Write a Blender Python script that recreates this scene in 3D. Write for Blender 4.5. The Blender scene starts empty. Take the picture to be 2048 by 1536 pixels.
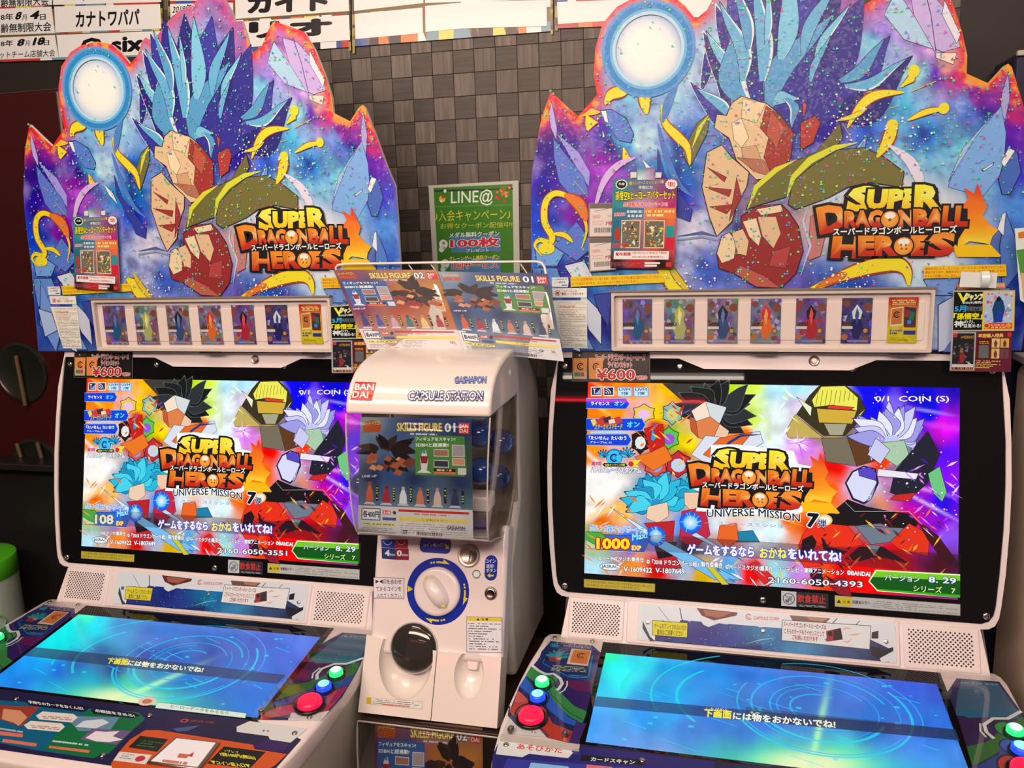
import bpy, math, random
import numpy as np
from mathutils import Vector, Matrix, noise
from mathutils.geometry import tessellate_polygon, delaunay_2d_cdt

# ---------------------------------------------------------------- camera, world, lights, exposure
scene = bpy.context.scene
COL = scene.collection
R_ = math.radians
F = 1676.45                      # focal length in pixels of the 2048x1536 frame
CX, CY, HC = 1024.0, 768.0, 1.62
PITCH, ROLL, YAW = R_(10.719), R_(-1.7914), R_(-14.2172)

def rotz(a):
    c, s = math.cos(a), math.sin(a)
    return np.array([[c, -s, 0], [s, c, 0], [0, 0, 1.0]])

_up = np.array([0, math.sin(PITCH), math.cos(PITCH)])
_fw = np.array([0, math.cos(PITCH), -math.sin(PITCH)])
_ri = np.array([1.0, 0, 0])
_c, _s = math.cos(ROLL), math.sin(ROLL)
CAM = np.array([_c * _ri + _s * _up, -_s * _ri + _c * _up, _fw]) @ rotz(YAW)   # rows: right, up, forward
CPOS = np.array([0, 0, HC])

cam = bpy.data.cameras.new('camera'); camo = bpy.data.objects.new('camera', cam); COL.objects.link(camo)
cam.sensor_width = 36.0; cam.lens = F / 2048 * 36.0; cam.clip_start = 0.02
m = Matrix([[*CAM[0]], [*CAM[1]], [*(-CAM[2])]]).transposed().to_4x4()
m.translation = CPOS
camo.matrix_world = m
scene.camera = camo

scene.view_settings.view_transform = 'Standard'
scene.view_settings.look = 'None'
scene.view_settings.gamma = 1.0
scene.view_settings.use_curve_mapping = False
scene.view_settings.exposure = 0.0
scene.cycles.transparent_max_bounces = 24
scene.cycles.max_bounces = 8

world = bpy.data.worlds.new('world'); scene.world = world; world.use_nodes = True
bg = world.node_tree.nodes['Background']
bg.inputs[0].default_value = (1.0, 0.72, 0.58, 1); bg.inputs[1].default_value = 0.11

def area(name, loc, target, sx, sy, power, colr):
    l = bpy.data.lights.new(name, 'AREA'); l.shape = 'RECTANGLE'; l.size = sx; l.size_y = sy
    l.energy = power; l.color = colr
    o = bpy.data.objects.new(name, l); COL.objects.link(o); o.location = loc
    o.rotation_euler = (Vector(target) - Vector(loc)).to_track_quat('-Z', 'Y').to_euler()
    return o
area('ceiling_panel_light', (-0.6, -0.9, 2.70), (-0.5, 1.6, 1.1), 3.0, 0.6, 108, (1.0, 0.705, 0.575))
area('ceiling_panel_light', (0.9, 0.5, 2.72), (0.2, 1.6, 0.9), 0.9, 0.5, 11, (1.0, 0.78, 0.66))
area('ceiling_panel_light', (-1.0, 0.7, 2.72), (-0.7, 2.0, 1.5), 0.9, 0.4, 15, (1.0, 0.72, 0.55))

# ---------------------------------------------------------------- helpers
def lin(c):
    return tuple(((x / 255) / 12.92 if x / 255 <= 0.04045 else (((x / 255) + 0.055) / 1.055) ** 2.4) for x in c[:3])
ILL = (1.33, 0.95, 0.80)
def lit(c):
    """albedo of a thing seen as sRGB c under the warm shop light"""
    l = lin(c); return tuple(min(0.9, l[i] / ILL[i]) for i in range(3))

def ray(px, py):
    return np.array([(px - CX) / F, -(py - CY) / F, 1.0]) @ CAM

def mk_mat(name, base=(0.8, 0.8, 0.8), rough=0.5, metal=0.0, coat=0.0, spec=0.5, emit=None, es=1.0, bump=None, attr=False, var=None):
    mt = bpy.data.materials.new(name); mt.use_nodes = True
    nt = mt.node_tree; b = nt.nodes['Principled BSDF']
    b.inputs['Base Color'].default_value = (*base, 1)
    b.inputs['Roughness'].default_value = rough; b.inputs['Metallic'].default_value = metal
    b.inputs['Coat Weight'].default_value = coat; b.inputs['Coat Roughness'].default_value = 0.05
    b.inputs['Specular IOR Level'].default_value = spec
    if emit is not None:
        b.inputs['Emission Color'].default_value = (*emit, 1); b.inputs['Emission Strength'].default_value = es
    if attr:
        a = nt.nodes.new('ShaderNodeAttribute'); a.attribute_name = 'Col'
        nt.links.new(a.outputs['Color'], b.inputs['Base Color'])
    elif var:
        tc = nt.nodes.new('ShaderNodeTexCoord'); nz = nt.nodes.new('ShaderNodeTexNoise'); nz.inputs['Scale'].default_value = var[0]
        nz.inputs['Detail'].default_value = 5
        mx = nt.nodes.new('ShaderNodeMix'); mx.data_type = 'RGBA'
        mx.inputs['A'].default_value = (*base, 1); mx.inputs['B'].default_value = (*[x * var[1] for x in base], 1)
        nt.links.new(tc.outputs['Object'], nz.inputs['Vector']); nt.links.new(nz.outputs['Fac'], mx.inputs['Factor'])
        nt.links.new(mx.outputs['Result'], b.inputs['Base Color'])
    if bump:
        tc = nt.nodes.new('ShaderNodeTexCoord'); nz = nt.nodes.new('ShaderNodeTexNoise'); nz.inputs['Scale'].default_value = bump[0]
        bp = nt.nodes.new('ShaderNodeBump'); bp.inputs['Strength'].default_value = bump[1]; bp.inputs['Distance'].default_value = 0.001
        nt.links.new(tc.outputs['Object'], nz.inputs['Vector']); nt.links.new(nz.outputs['Fac'], bp.inputs['Height']); nt.links.new(bp.outputs['Normal'], b.inputs['Normal'])
    return mt

WHITE = (0.80, 0.775, 0.79)
M = {}
M['white'] = mk_mat('white_plastic', WHITE, 0.28, coat=0.3, var=(9, 0.96))
M['cream'] = mk_mat('cream_plastic', (0.80, 0.79, 0.76), 0.22, coat=0.4, var=(6, 0.96))
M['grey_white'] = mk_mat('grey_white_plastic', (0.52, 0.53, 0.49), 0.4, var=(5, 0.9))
M['dirty'] = mk_mat('yellowed_plastic', (0.36, 0.31, 0.22), 0.5, var=(8, 0.85))
M['black_gloss'] = mk_mat('black_glass', (0.005, 0.005, 0.006), 0.02, spec=0.5)
M['black'] = mk_mat('black_plastic', (0.012, 0.012, 0.013), 0.35)
M['hole'] = mk_mat('dark_hole', (0.015, 0.012, 0.012), 0.8)
M['chrome'] = mk_mat('chrome', (0.55, 0.52, 0.48), 0.22, metal=1.0)
M['steel'] = mk_mat('brushed_steel', (0.42, 0.38, 0.33), 0.33, metal=1.0, bump=(400, 0.2))
M['wire'] = mk_mat('white_coated_wire', (0.78, 0.77, 0.72), 0.35)
M['print'] = mk_mat('printed_paper', rough=0.55, attr=True)
M['gloss'] = mk_mat('glossy_print', rough=0.22, attr=True, spec=0.4)
M['laminate'] = mk_mat('laminated_print', rough=0.3, attr=True, coat=0.12, spec=0.3, bump=(18, 0.3))
M['tan'] = mk_mat('tan_panel', (0.88, 0.76, 0.62), 0.5, var=(3, 0.8))
M['dark_red'] = mk_mat('dark_red_panel', (0.05, 0.006, 0.007), 0.35, var=(4, 0.5))
M['blue_capsule'] = mk_mat('blue_capsule', (0.006, 0.05, 0.26), 0.1, coat=0.6)

def screen_mat(rough=0.025):
    mt = bpy.data.materials.new('lit_screen'); mt.use_nodes = True; nt = mt.node_tree
    b = nt.nodes['Principled BSDF']; b.inputs['Base Color'].default_value = (0.004, 0.004, 0.004, 1); b.inputs['Roughness'].default_value = rough
    a = nt.nodes.new('ShaderNodeAttribute'); a.attribute_name = 'Col'
    nt.links.new(a.outputs['Color'], b.inputs['Emission Color']); b.inputs['Emission Strength'].default_value = 1.0
    tr = nt.nodes.new('ShaderNodeBsdfTransparent'); mx = nt.nodes.new('ShaderNodeMixShader')
    nt.links.new(a.outputs['Alpha'], mx.inputs[0]); nt.links.new(tr.outputs[0], mx.inputs[1]); nt.links.new(b.outputs[0], mx.inputs[2])
    nt.links.new(mx.outputs[0], nt.nodes['Material Output'].inputs['Surface'])
    return mt
M['screen'] = screen_mat()
M['lower_screen'] = screen_mat(0.16)

def foil_mat():
    mt = mk_mat('holographic_board_print', rough=0.42, attr=True, coat=0.10, spec=0.3); nt = mt.node_tree; b = nt.nodes['Principled BSDF']
    tc = nt.nodes.new('ShaderNodeTexCoord'); vo = nt.nodes.new('ShaderNodeTexVoronoi'); vo.inputs['Scale'].default_value = 220
    sp = nt.nodes.new('ShaderNodeVectorMath'); sp.operation = 'SCALE'; sp.inputs['Scale'].default_value = 0.22
    ge = nt.nodes.new('ShaderNodeNewGeometry'); ad = nt.nodes.new('ShaderNodeVectorMath'); sb = nt.nodes.new('ShaderNodeVectorMath'); sb.operation = 'SUBTRACT'; sb.inputs[1].default_value = (.5, .5, .5)
    nt.links.new(tc.outputs['Object'], vo.inputs['Vector']); nt.links.new(vo.outputs['Color'], sb.inputs[0]); nt.links.new(sb.outputs[0], sp.inputs[0])
    nt.links.new(ge.outputs['Normal'], ad.inputs[0]); nt.links.new(sp.outputs[0], ad.inputs[1]); nt.links.new(ad.outputs[0], b.inputs['Coat Normal'])
    return mt
M['foil'] = foil_mat()

def acrylic(name, tint=(0.985, 0.985, 0.98), fac=0.05, rough=0.03):
    mt = bpy.data.materials.new(name); mt.use_nodes = True; nt = mt.node_tree
    nt.nodes.remove(nt.nodes['Principled BSDF'])
    tr = nt.nodes.new('ShaderNodeBsdfTransparent'); tr.inputs[0].default_value = (*tint, 1)
    gl = nt.nodes.new('ShaderNodeBsdfGlossy'); gl.inputs['Roughness'].default_value = rough
    lw = nt.nodes.new('ShaderNodeLayerWeight'); lw.inputs[0].default_value = 0.5
    pw = nt.nodes.new('ShaderNodeMath'); pw.operation = 'POWER'; pw.inputs[1].default_value = 4.0
    fr = nt.nodes.new('ShaderNodeMath'); fr.operation = 'MULTIPLY_ADD'; fr.inputs[1].default_value = 0.7; fr.inputs[2].default_value = 0.035
    nt.links.new(lw.outputs['Facing'], pw.inputs[0]); nt.links.new(pw.outputs[0], fr.inputs[0])
    mx = nt.nodes.new('ShaderNodeMixShader')
    nt.links.new(fr.outputs[0], mx.inputs[0]); nt.links.new(tr.outputs[0], mx.inputs[1]); nt.links.new(gl.outputs[0], mx.inputs[2])
    nt.links.new(mx.outputs[0], nt.nodes['Material Output'].inputs['Surface'])
    return mt
M['acrylic'] = acrylic('clear_acrylic')
M['smoke'] = acrylic('smoked_acrylic', (0.22, 0.22, 0.20))
M['edge'] = mk_mat('acrylic_edge', (0.5, 0.52, 0.5), 0.1, coat=0.5)

def emis(name, c, s):
    return mk_mat(name, (0.02, 0.02, 0.02), 0.3, emit=c, es=s)
M['led_green'] = emis('lit_green_button', (0.02, 0.9, 0.22), 1.3)
M['led_blue'] = emis('lit_blue_button', (0.0, 0.06, 1.0), 1.6)
M['led_red'] = emis('lit_red_button', (1.0, 0.0, 0.05), 1.0)
M['led_white'] = emis('button_glow_core', (0.55, 1.0, 0.9), 1.6)
M['led_sky'] = emis('blue_button_glow_core', (0.25, 0.75, 1.0), 1.6)
M['red_core'] = emis('red_button_face', (1.0, 0.0, 0.06), 1.1)

def setp(o, label=None, category=None, group=None, kind=None):
    if label: o['label'] = label
    if category: o["category"] = category
    if group: o['group'] = group
    if kind: o['kind'] = kind
    return o

def link(name, me, mat, parent=None):
    o = bpy.data.objects.new(name, me); COL.objects.link(o)
    if mat is not None and len(me.materials) == 0: me.materials.append(M[mat] if isinstance(mat, str) else mat)
    if parent is not None: o.parent = parent
    return o

def empty(name, loc=(0, 0, 0), rz=0.0, **k):
    o = bpy.data.objects.new(name, None); COL.objects.link(o); o.location = loc; o.rotation_euler = (0, 0, rz)
    o.empty_display_size = 0.05
    return setp(o, **k)

def smooth(me, ang=35):
    me.polygons.foreach_set('use_smooth', [True] * len(me.polygons))
    me.set_sharp_from_angle(angle=R_(ang))

def bevel_obj(o, w=0.003, seg=2, ang=30):
    b = o.modifiers.new('bevel', 'BEVEL'); b.width = w; b.segments = seg; b.limit_method = 'ANGLE'; b.angle_limit = R_(ang)
    b.harden_normals = False
    smooth(o.data, 40)
    return o

class Frame:
    """plane in a thing's own space; owner ('R','L','W') tells where that thing stands"""
    def __init__(s, P0, eu, ev, own='W'):
        s.P0 = np.array(P0, float); s.eu = np.array(eu, float); s.ev = np.array(ev, float)
        s.eu /= np.linalg.norm(s.eu); s.ev /= np.linalg.norm(s.ev)
        s.n = np.cross(s.eu, s.ev); s.own = own
    def local_ray(s, x, y):
        o, y0 = OWN[s.own]; r = rotz(-y0)
        return r @ (CPOS - o), r @ ray(x, y)
    def px(s, x, y, off=0.0):
        o, d = s.local_ray(x, y)
        t = ((s.P0 + s.n * off - o) @ s.n) / (d @ s.n); p = o + t * d - s.P0
        return (p @ s.eu, p @ s.ev)
    def at(s, u, v, h=0.0):
        return s.P0 + s.eu * u + s.ev * v + s.n * h
    def img(s, UV):
        """array of (u,v) -> pixels"""
        o, y0 = OWN[s.own]
        P = s.P0 + np.outer(UV[:, 0], s.eu) + np.outer(UV[:, 1], s.ev)
        c = (P @ rotz(y0).T + o - CPOS) @ CAM.T
        return np.stack([CX + F * c[:, 0] / c[:, 2], CY - F * c[:, 1] / c[:, 2]], 1)

ZB = 0.9036
OWN = {'W': (np.zeros(3), 0.0), 'R': (np.array([-0.26936, 1.62577, 0.0]), R_(-0.1585)), 'L': (np.array([-1.46629, 1.57854, 0.0]), R_(0.1585))}

_tc = {}
def glyphs(s, off=0.0):
    k = (s, round(off, 3))
    if k in _tc: return _tc[k]
    cu = bpy.data.curves.new('t', 'FONT'); cu.body = s; cu.offset = off; cu.resolution_u = 2; cu.fill_mode = 'FRONT'
    o = bpy.data.objects.new('t', cu)
    me = o.to_mesh()
    V = np.array([v.co[:2] for v in me.vertices]).reshape(-1, 2); me.calc_loop_triangles(); Fs = [tuple(t.vertices) for t in me.loop_triangles]
    o.to_mesh_clear(); bpy.data.objects.remove(o); bpy.data.curves.remove(cu)
    _tc[k] = (V, Fs); return _tc[k]

class Print:
    """flat print: coloured shapes laid in order on a frame, joined into one mesh"""
    def __init__(s, fr, h0=0.0004, step=0.000006, lit_=True):
        s.f = fr; s.h = h0; s.step = step; s.V = []; s.F = []; s.C = []; s.lit = lit_
    def c(s, col):
        a = col[3] if len(col) > 3 else 1.0
        return (*(lit(col) if s.lit else lin(col)), a)
    def p(s, x, y): return s.f.px(x, y, s.h)
    def add(s, uv, faces, cols, h=None):
        s.h += 1e-6; n = len(s.V); h = s.h if h is None else h
        for (u, v) in uv: s.V.append(tuple(s.f.at(u, v, h)))
        s.F += [tuple(n + i for i in f) for f in faces]; s.C += cols
    def poly_uv(s, uv, col, up=True):
        if up: s.h += s.step
        tri = tessellate_polygon([[Vector((a, b, 0)) for a, b in uv]])
        cols = [s.c(c) for c in col] if isinstance(col, list) else [s.c(col)] * len(uv)
        s.add(uv, tri, cols)
    ink = None; inkw = 0.0008
    def poly(s, pts, col, up=True):
        uv = [s.p(*q) for q in pts]; s.poly_uv(uv, col, up)
        if s.ink and up:
            s.h += s.step; P = np.array(uv); Q = np.roll(P, -1, 0); T = Q - P; T /= np.linalg.norm(T, axis=1)[:, None] + 1e-9; N = np.stack([-T[:, 1], T[:, 0]], 1) * s.inkw / 2
            for i in range(len(P)): s.add([tuple(P[i] + N[i]), tuple(Q[i] + N[i]), tuple(Q[i] - N[i]), tuple(P[i] - N[i])], [(0, 1, 2, 3)], [s.c(s.ink)] * 4)
    def many(s, polys, col):
        s.h += s.step
        for k, q in enumerate(polys): s.poly(q, col[k % len(col)] if isinstance(col, list) else col, up=False)
    def rect(s, x0, y0, x1, y1, col, y2=None, y3=None):
        """corners in pixels: (x0,y0) top left .. (x1,y2) top right; y3 bottom right"""
        y2 = y0 if y2 is None else y2; y3 = y1 if y3 is None else y3
        s.poly([(x0, y0), (x1, y2), (x1, y3), (x0, y1)], col)
    def quad(s, q, col): s.poly(q, col)
    def rrect_uv(s, u0, v0, u1, v1, r, col, seg=4):
        s.poly_uv(rr(u0, v0, u1, v1, r, seg), col)
    def stroke(s, pts, w, col, taper=False):
        s.h += s.step
        P = np.array([s.p(*q) for q in pts]); s._ribbon(P, w, col, taper)
    def stroke_uv(s, P, w, col, taper=False, up=True):
        if up: s.h += s.step
        s._ribbon(np.array(P), w, col, taper)
    def _ribbon(s, P, w, col, taper):
        n = len(P); T = np.gradient(P, axis=0); T /= np.linalg.norm(T, axis=1)[:, None] + 1e-9
        N = np.stack([-T[:, 1], T[:, 0]], 1)
        ws = np.array(w if hasattr(w, '__len__') else [w] * n, float)
        if taper: ws = ws * np.sin(np.linspace(0.12, math.pi - 0.12, n))
        uv = np.vstack([P + N * ws[:, None] / 2, P - N * ws[:, None] / 2])
        f = [(i, i + 1, n + i + 1, n + i) for i in range(n - 1)]
        cols = [s.c(c) for c in col] * 2 if isinstance(col, list) else [s.c(col)] * (2 * n)
        s.add([tuple(q) for q in uv], f, cols)
    def disc(s, x, y, r, col, ry=None, seg=20, up=True, edge=None):
        u, v = s.p(x, y); s.disc_uv(u, v, r, col, ry, seg, up, edge)
    def disc_uv(s, u, v, r, col, ry=None, seg=20, up=True, edge=None):
        if up: s.h += s.step
        ry = r if ry is None else ry
        uv = [(u, v)] + [(u + r * math.cos(2 * math.pi * k / seg), v + ry * math.sin(2 * math.pi * k / seg)) for k in range(seg)]
        s.add(uv, [(0, 1 + k, 1 + (k + 1) % seg) for k in range(seg)], [s.c(col)] + [s.c(edge or col)] * seg)
    def ring(s, u, v, r0, r1, col, a0=0, a1=360, seg=36, sy=1.0):
        s.h += s.step
        A = [R_(a0 + (a1 - a0) * k / seg) for k in range(seg + 1)]
        uv = [(u + r0 * math.cos(a), v + sy * r0 * math.sin(a)) for a in A] + [(u + r1 * math.cos(a), v + sy * r1 * math.sin(a)) for a in A]
        n = seg + 1
        s.add(uv, [(i, i + 1, n + i + 1, n + i) for i in range(seg)], [s.c(col)] * (2 * n))
    def leaf(s, x0, y0, x1, y1, w, bend, col, edge=None, up=True, n=12, hi=None):
        """flame tongue from (x0,y0) to its tip (x1,y1), swollen near a third of its length"""
        if up: s.h += s.step
        a = np.array([x0, y0], float); b = np.array([x1, y1], float); d = b - a; L = np.linalg.norm(d); nn = np.array([-d[1], d[0]]) / L
        t = np.linspace(0, 1, n); mid = a + np.outer(t, d) + np.outer(np.sin(t * math.pi) * bend + np.sin(t * 2 * math.pi) * bend * .3, nn)
        pr = np.where(t < .35, .35 + .65 * np.sin(t / .35 * math.pi / 2), np.maximum(0, 1 - ((t - .35) / .65) ** 1.5))
        ew = .0011 / .0009 if L > 12 else .5
        for g, cc in ((ew * 1.6 if edge else 0, edge), (0, col)):
            if cc is None: continue
            ww = w * pr + g * 1.2; m2 = mid.copy(); m2[-1] += d / L * g * 1.5
            s.poly_uv([s.p(*q) for q in m2 + np.outer(ww / 2, nn)] + [s.p(*q) for q in (m2 - np.outer(ww / 2, nn))[::-1]], cc, False); s.h += s.step * .5
        if hi: s.poly_uv([s.p(*q) for q in mid + np.outer(w * pr / 2, nn)] + [s.p(*q) for q in (mid + np.outer(w * pr * .32, nn))[::-1]], hi, False)
    def text(s, t, x0, y0, x1, y1, h, col, bold=0.0, out=None, skew=0.0, grad=None):
        """baseline from (x0,y0) to (x1,y1), glyph height h, all in pixels"""
        A = np.array(s.p(x0, y0)); B = np.array(s.p(x1, y1)); Cc = np.array(s.p(x0 + skew * h, y0 - h))
        s.text_uv(t, A, B, Cc, col, bold, out, grad)
    def text_uv(s, t, A, B, Cc, col, bold=0.0, out=None, grad=None):
        V0, _ = glyphs(t, 0.0)
        if len(V0) == 0: return
        lo, hi = V0.min(0), V0.max(0); sz = np.maximum(hi - lo, 1e-4)
        A, B, Cc = np.array(A), np.array(B), np.array(Cc)
        layers = []
        if out:
            for oc, ow in (out if isinstance(out, list) else [out]): layers.append((oc, bold + ow, None))
        layers.append((col, bold, grad))
        kanji = grad is None or any(ord(ch) > 0x2E80 for ch in t)
        for cc, off, g in layers:
            V, Fs = glyphs(t, 0.0 if kanji else off); s.h += s.step
            if kanji and off > 0.004:
                m_ = 8 if off > 0.03 else 4; n0 = len(V); sh = [(0, 0)] + [(off * .9 * math.cos(2 * math.pi * k / m_), off * .9 * math.sin(2 * math.pi * k / m_)) for k in range(m_)]
                
                for x in sh[1:]:
                    q = (V + np.array(x) - lo) / sz; uv = A + np.outer(q[:, 0], B - A) + np.outer(q[:, 1], Cc - A); s.add([tuple(z_) for z_ in uv], Fs, [s.c(cc)] * len(V))
            q = (V - lo) / sz
            uv = A + np.outer(q[:, 0], B - A) + np.outer(q[:, 1], Cc - A)
            if g:
                st = [(p_, s.c(c_)) for p_, c_ in g]; cols = []
                for y in q[:, 1]:
                    k = 0
                    while k < len(st) - 2 and y > st[k + 1][0]: k += 1
                    w = min(1, max(0, (y - st[k][0]) / (st[k + 1][0] - st[k][0]))); cols.append(tuple(st[k][1][i] * (1 - w) + st[k + 1][1][i] * w for i in range(4)))
            else: cols = [s.c(cc)] * len(V)
            s.add([tuple(a) for a in uv], Fs, cols)
    def micro(s, q, rows, col, seed=1, dens=0.8, th=0.5, minw=0.012, maxw=0.05):
        """unreadably small print: rows of little dashes inside the pixel quad q (tl,tr,br,bl)"""
        rnd = random.Random(seed); s.h += s.step
        tl, tr, br, bl = [np.array(s.p(*a)) for a in q]
        def P(a, b): return tuple((tl * (1 - a) + tr * a) * (1 - b) + (bl * (1 - a) + br * a) * b)
        for r in range(rows):
            a = 0.0; end = 1.0 if rnd.random() < 0.6 else rnd.uniform(0.4, 1.0)
            b0 = (r + 0.5 - th / 2) / rows; b1 = (r + 0.5 + th / 2) / rows
            while a < end:
                w = rnd.uniform(minw, maxw)
                if rnd.random() < dens: s.poly_uv([P(a, b0), P(min(a + w, 1), b0), P(min(a + w, 1), b1), P(a, b1)], col, up=False)
                a += w + 0.006
    def build(s, name, mat, parent=None, back=0.0):
        me = bpy.data.meshes.new(name); me.from_pydata(s.V, [], s.F); me.update()
        at = me.color_attributes.new('Col', 'FLOAT_COLOR', 'POINT')
        at.data.foreach_set('color', np.array([c for c in s.C], dtype=np.float32).ravel())
        return link(name, me, mat, parent)

def rr(u0, v0, u1, v1, r, seg=4):
    pts = []
    for (cx, cy, a) in ((u1 - r, v1 - r, 0), (u0 + r, v1 - r, 90), (u0 + r, v0 + r, 180), (u1 - r, v0 + r, 270)):
        for k in range(seg + 1):
            t = R_(a + 90 * k / seg); pts.append((cx + r * math.cos(t), cy + r * math.sin(t)))
    return pts

def slab(name, fr, loops, h0, h1, mat, parent=None, bev=0.0, seg=2):
    """plate with outline loops[0] (holes after it) in frame coordinates between heights h0 and h1"""
    vecs = [[Vector((a, b, 0)) for a, b in lp] for lp in loops]
    tri = tessellate_polygon(vecs); flat = [p for lp in loops for p in lp]; n = len(flat)
    V = [tuple(fr.at(a, b, h1)) for a, b in flat] + [tuple(fr.at(a, b, h0)) for a, b in flat]
    import bmesh
    bm = bmesh.new(); vs = [bm.verts.new(v) for v in V]
    for t in tri:
        try:
            bm.faces.new([vs[i] for i in t]); bm.faces.new([vs[n + i] for i in reversed(t)])
        except ValueError: pass
    k = 0
    for lp in loops:
        L = len(lp)
        for i in range(L):
            a, b = k + i, k + (i + 1) % L
            try: bm.faces.new([vs[a], vs[b], vs[n + b], vs[n + a]])
            except ValueError: pass
        k += L
    bmesh.ops.recalc_face_normals(bm, faces=bm.faces)
    bmesh.ops.dissolve_limit(bm, angle_limit=0.01, verts=bm.verts, edges=bm.edges)
    me = bpy.data.meshes.new(name); bm.to_mesh(me); bm.free()
    o = link(name, me, mat, parent)
    if bev: bevel_obj(o, bev, seg)
    return o

def loft(name, rings, mat, parent=None, cap=True, sm=40, closed=True):
    n = len(rings[0]); V = [tuple(p) for r in rings for p in r]; Fs = []
    for k in range(len(rings) - 1):
        for i in range(n if closed else n - 1):
            j = (i + 1) % n; Fs.append((k * n + i, k * n + j, (k + 1) * n + j, (k + 1) * n + i))
    if cap: Fs.append(tuple(range(n))[::-1]); Fs.append(tuple((len(rings) - 1) * n + i for i in range(n)))
    import bmesh
    me = bpy.data.meshes.new(name); me.from_pydata(V, [], Fs); bm = bmesh.new(); bm.from_mesh(me); bmesh.ops.recalc_face_normals(bm, faces=bm.faces); bm.to_mesh(me); bm.free()
    smooth(me, sm); return link(name, me, mat, parent)

def box(name, c, s, mat, parent=None, bev=0.0):
    x, y, z = [a / 2 for a in s]
    V = [(c[0] + i * x, c[1] + j * y, c[2] + k * z) for i in (-1, 1) for j in (-1, 1) for k in (-1, 1)]
    Fs = [(0, 1, 3, 2), (4, 6, 7, 5), (0, 4, 5, 1), (2, 3, 7, 6), (0, 2, 6, 4), (1, 5, 7, 3)]
    me = bpy.data.meshes.new(name); me.from_pydata(V, [], Fs); o = link(name, me, mat, parent)
    if bev: bevel_obj(o, bev)
    return o

def lathe(name, fr, u, v, prof, mat, parent=None, seg=28, sm=50):
    """prof: (radius, height above frame) pairs"""
    rings = []
    for r, h in prof:
        rings.append([fr.at(u + r * math.cos(2 * math.pi * k / seg), v + r * math.sin(2 * math.pi * k / seg), h) for k in range(seg)])
    return loft(name, rings, mat, parent, sm=sm)

def tube(name, pts, r, mat, parent=None, seg=8, closed=False):
    P = [np.array(p, float) for p in pts]; rings = []
    up = np.array([0.13, 0.31, 0.94])
    for i, p in enumerate(P):
        a = P[max(0, i - 1)]; b = P[min(len(P) - 1, i + 1)]; t = (b - a) / (np.linalg.norm(b - a) + 1e-9)
        x = np.cross(t, up); x /= np.linalg.norm(x); y = np.cross(t, x)
        rings.append([p + r * (math.cos(2 * math.pi * k / seg) * x + math.sin(2 * math.pi * k / seg) * y) for k in range(seg)])
    return loft(name, rings, mat, parent, sm=60)

def idw(px, samples, power=3.0):
    """inverse-distance colours at pixels px from samples [(x,y,(r,g,b))]"""
    S = np.array([[a, b] for a, b, _ in samples], float); Cc = np.array([lin(c) for _, _, c in samples])
    out = np.zeros((len(px), 3))
    for k in range(0, len(px), 4000):
        q = px[k:k + 4000]; d = np.sqrt(((q[:, None, :] - S[None]) ** 2).sum(2)) + 3.0
        w = d ** -power; out[k:k + 4000] = (w @ Cc) / w.sum(1)[:, None]
    return out
def wob(px, sc, amp, seed=0.0):
    out = np.empty_like(px)
    for i, (x, y) in enumerate(px):
        out[i, 0] = noise.noise((x / sc, y / sc, seed)) ; out[i, 1] = noise.noise((x / sc, y / sc, seed + 7.3))
    return px + out * amp
def fbm(px, sc, seed=0.0, o=3):
    out = np.zeros(len(px))
    for i, (x, y) in enumerate(px):
        a = 1.0; f = 1.0 / sc; t = 0
        for k in range(o): t += a * noise.noise((x * f, y * f, seed + k)); a *= 0.5; f *= 2.1
        out[i] = t
    return out
def grid_uv(u0, v0, u1, v1, nx, ny):
    U, V = np.meshgrid(np.linspace(u0, u1, nx), np.linspace(v0, v1, ny)); uv = np.stack([U.ravel(), V.ravel()], 1)
    Fs = [(j * nx + i, j * nx + i + 1, (j + 1) * nx + i + 1, (j + 1) * nx + i) for j in range(ny - 1) for i in range(nx - 1)]
    return uv, Fs
def blend(C, w, col, lit_=False):
    c = np.array(lin(col)); w = np.clip(w, 0, 1)[:, None]; return C * (1 - w) + c * w
def gauss(px, x, y, rx, ry=None, ang=0.0, p=1.0):
    ry = rx if ry is None else ry; a = R_(ang); dx, dy = px[:, 0] - x, px[:, 1] - y
    X = (dx * math.cos(a) + dy * math.sin(a)) / rx; Y = (-dx * math.sin(a) + dy * math.cos(a)) / ry
    return np.exp(-(X * X + Y * Y) ** p)
def delit(C): return np.minimum(C / np.array(ILL), 0.9)
def bgcols(P, C):
    C = delit(C) if P.lit else C
    return [(float(a), float(b), float(c), 1.0) for a, b, c in C]
# ---------------------------------------------------------------- the room
WY = 2.04
fl = box('floor', (-0.5, 0.1, -0.02), (5.0, 6.2, 0.04), mk_mat('brown_floor', (0.16, 0.10, 0.07), 0.35, var=(3, 0.7))); setp(fl, kind='structure')
ce = box('ceiling', (-0.5, 0.1, 2.82), (5.0, 6.2, 0.04), mk_mat('ceiling_paint', (0.30, 0.22, 0.17), 0.8, var=(2, 0.85))); setp(ce, kind='structure')
M['wall'] = mk_mat('dark_wall', (0.014, 0.012, 0.011), 0.6, var=(5, 0.7))
wb = box('wall_back', (-0.5, WY + 0.05, 1.4), (5.0, 0.1, 2.8), 'wall'); setp(wb, kind='structure')
wl = box('wall_left', (-3.02, 0.1, 1.4), (0.04, 6.2, 2.8), 'wall'); setp(wl, kind='structure')
wr = box('wall_right', (2.02, 0.1, 1.4), (0.04, 6.2, 2.8), 'wall'); setp(wr, kind='structure')

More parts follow.
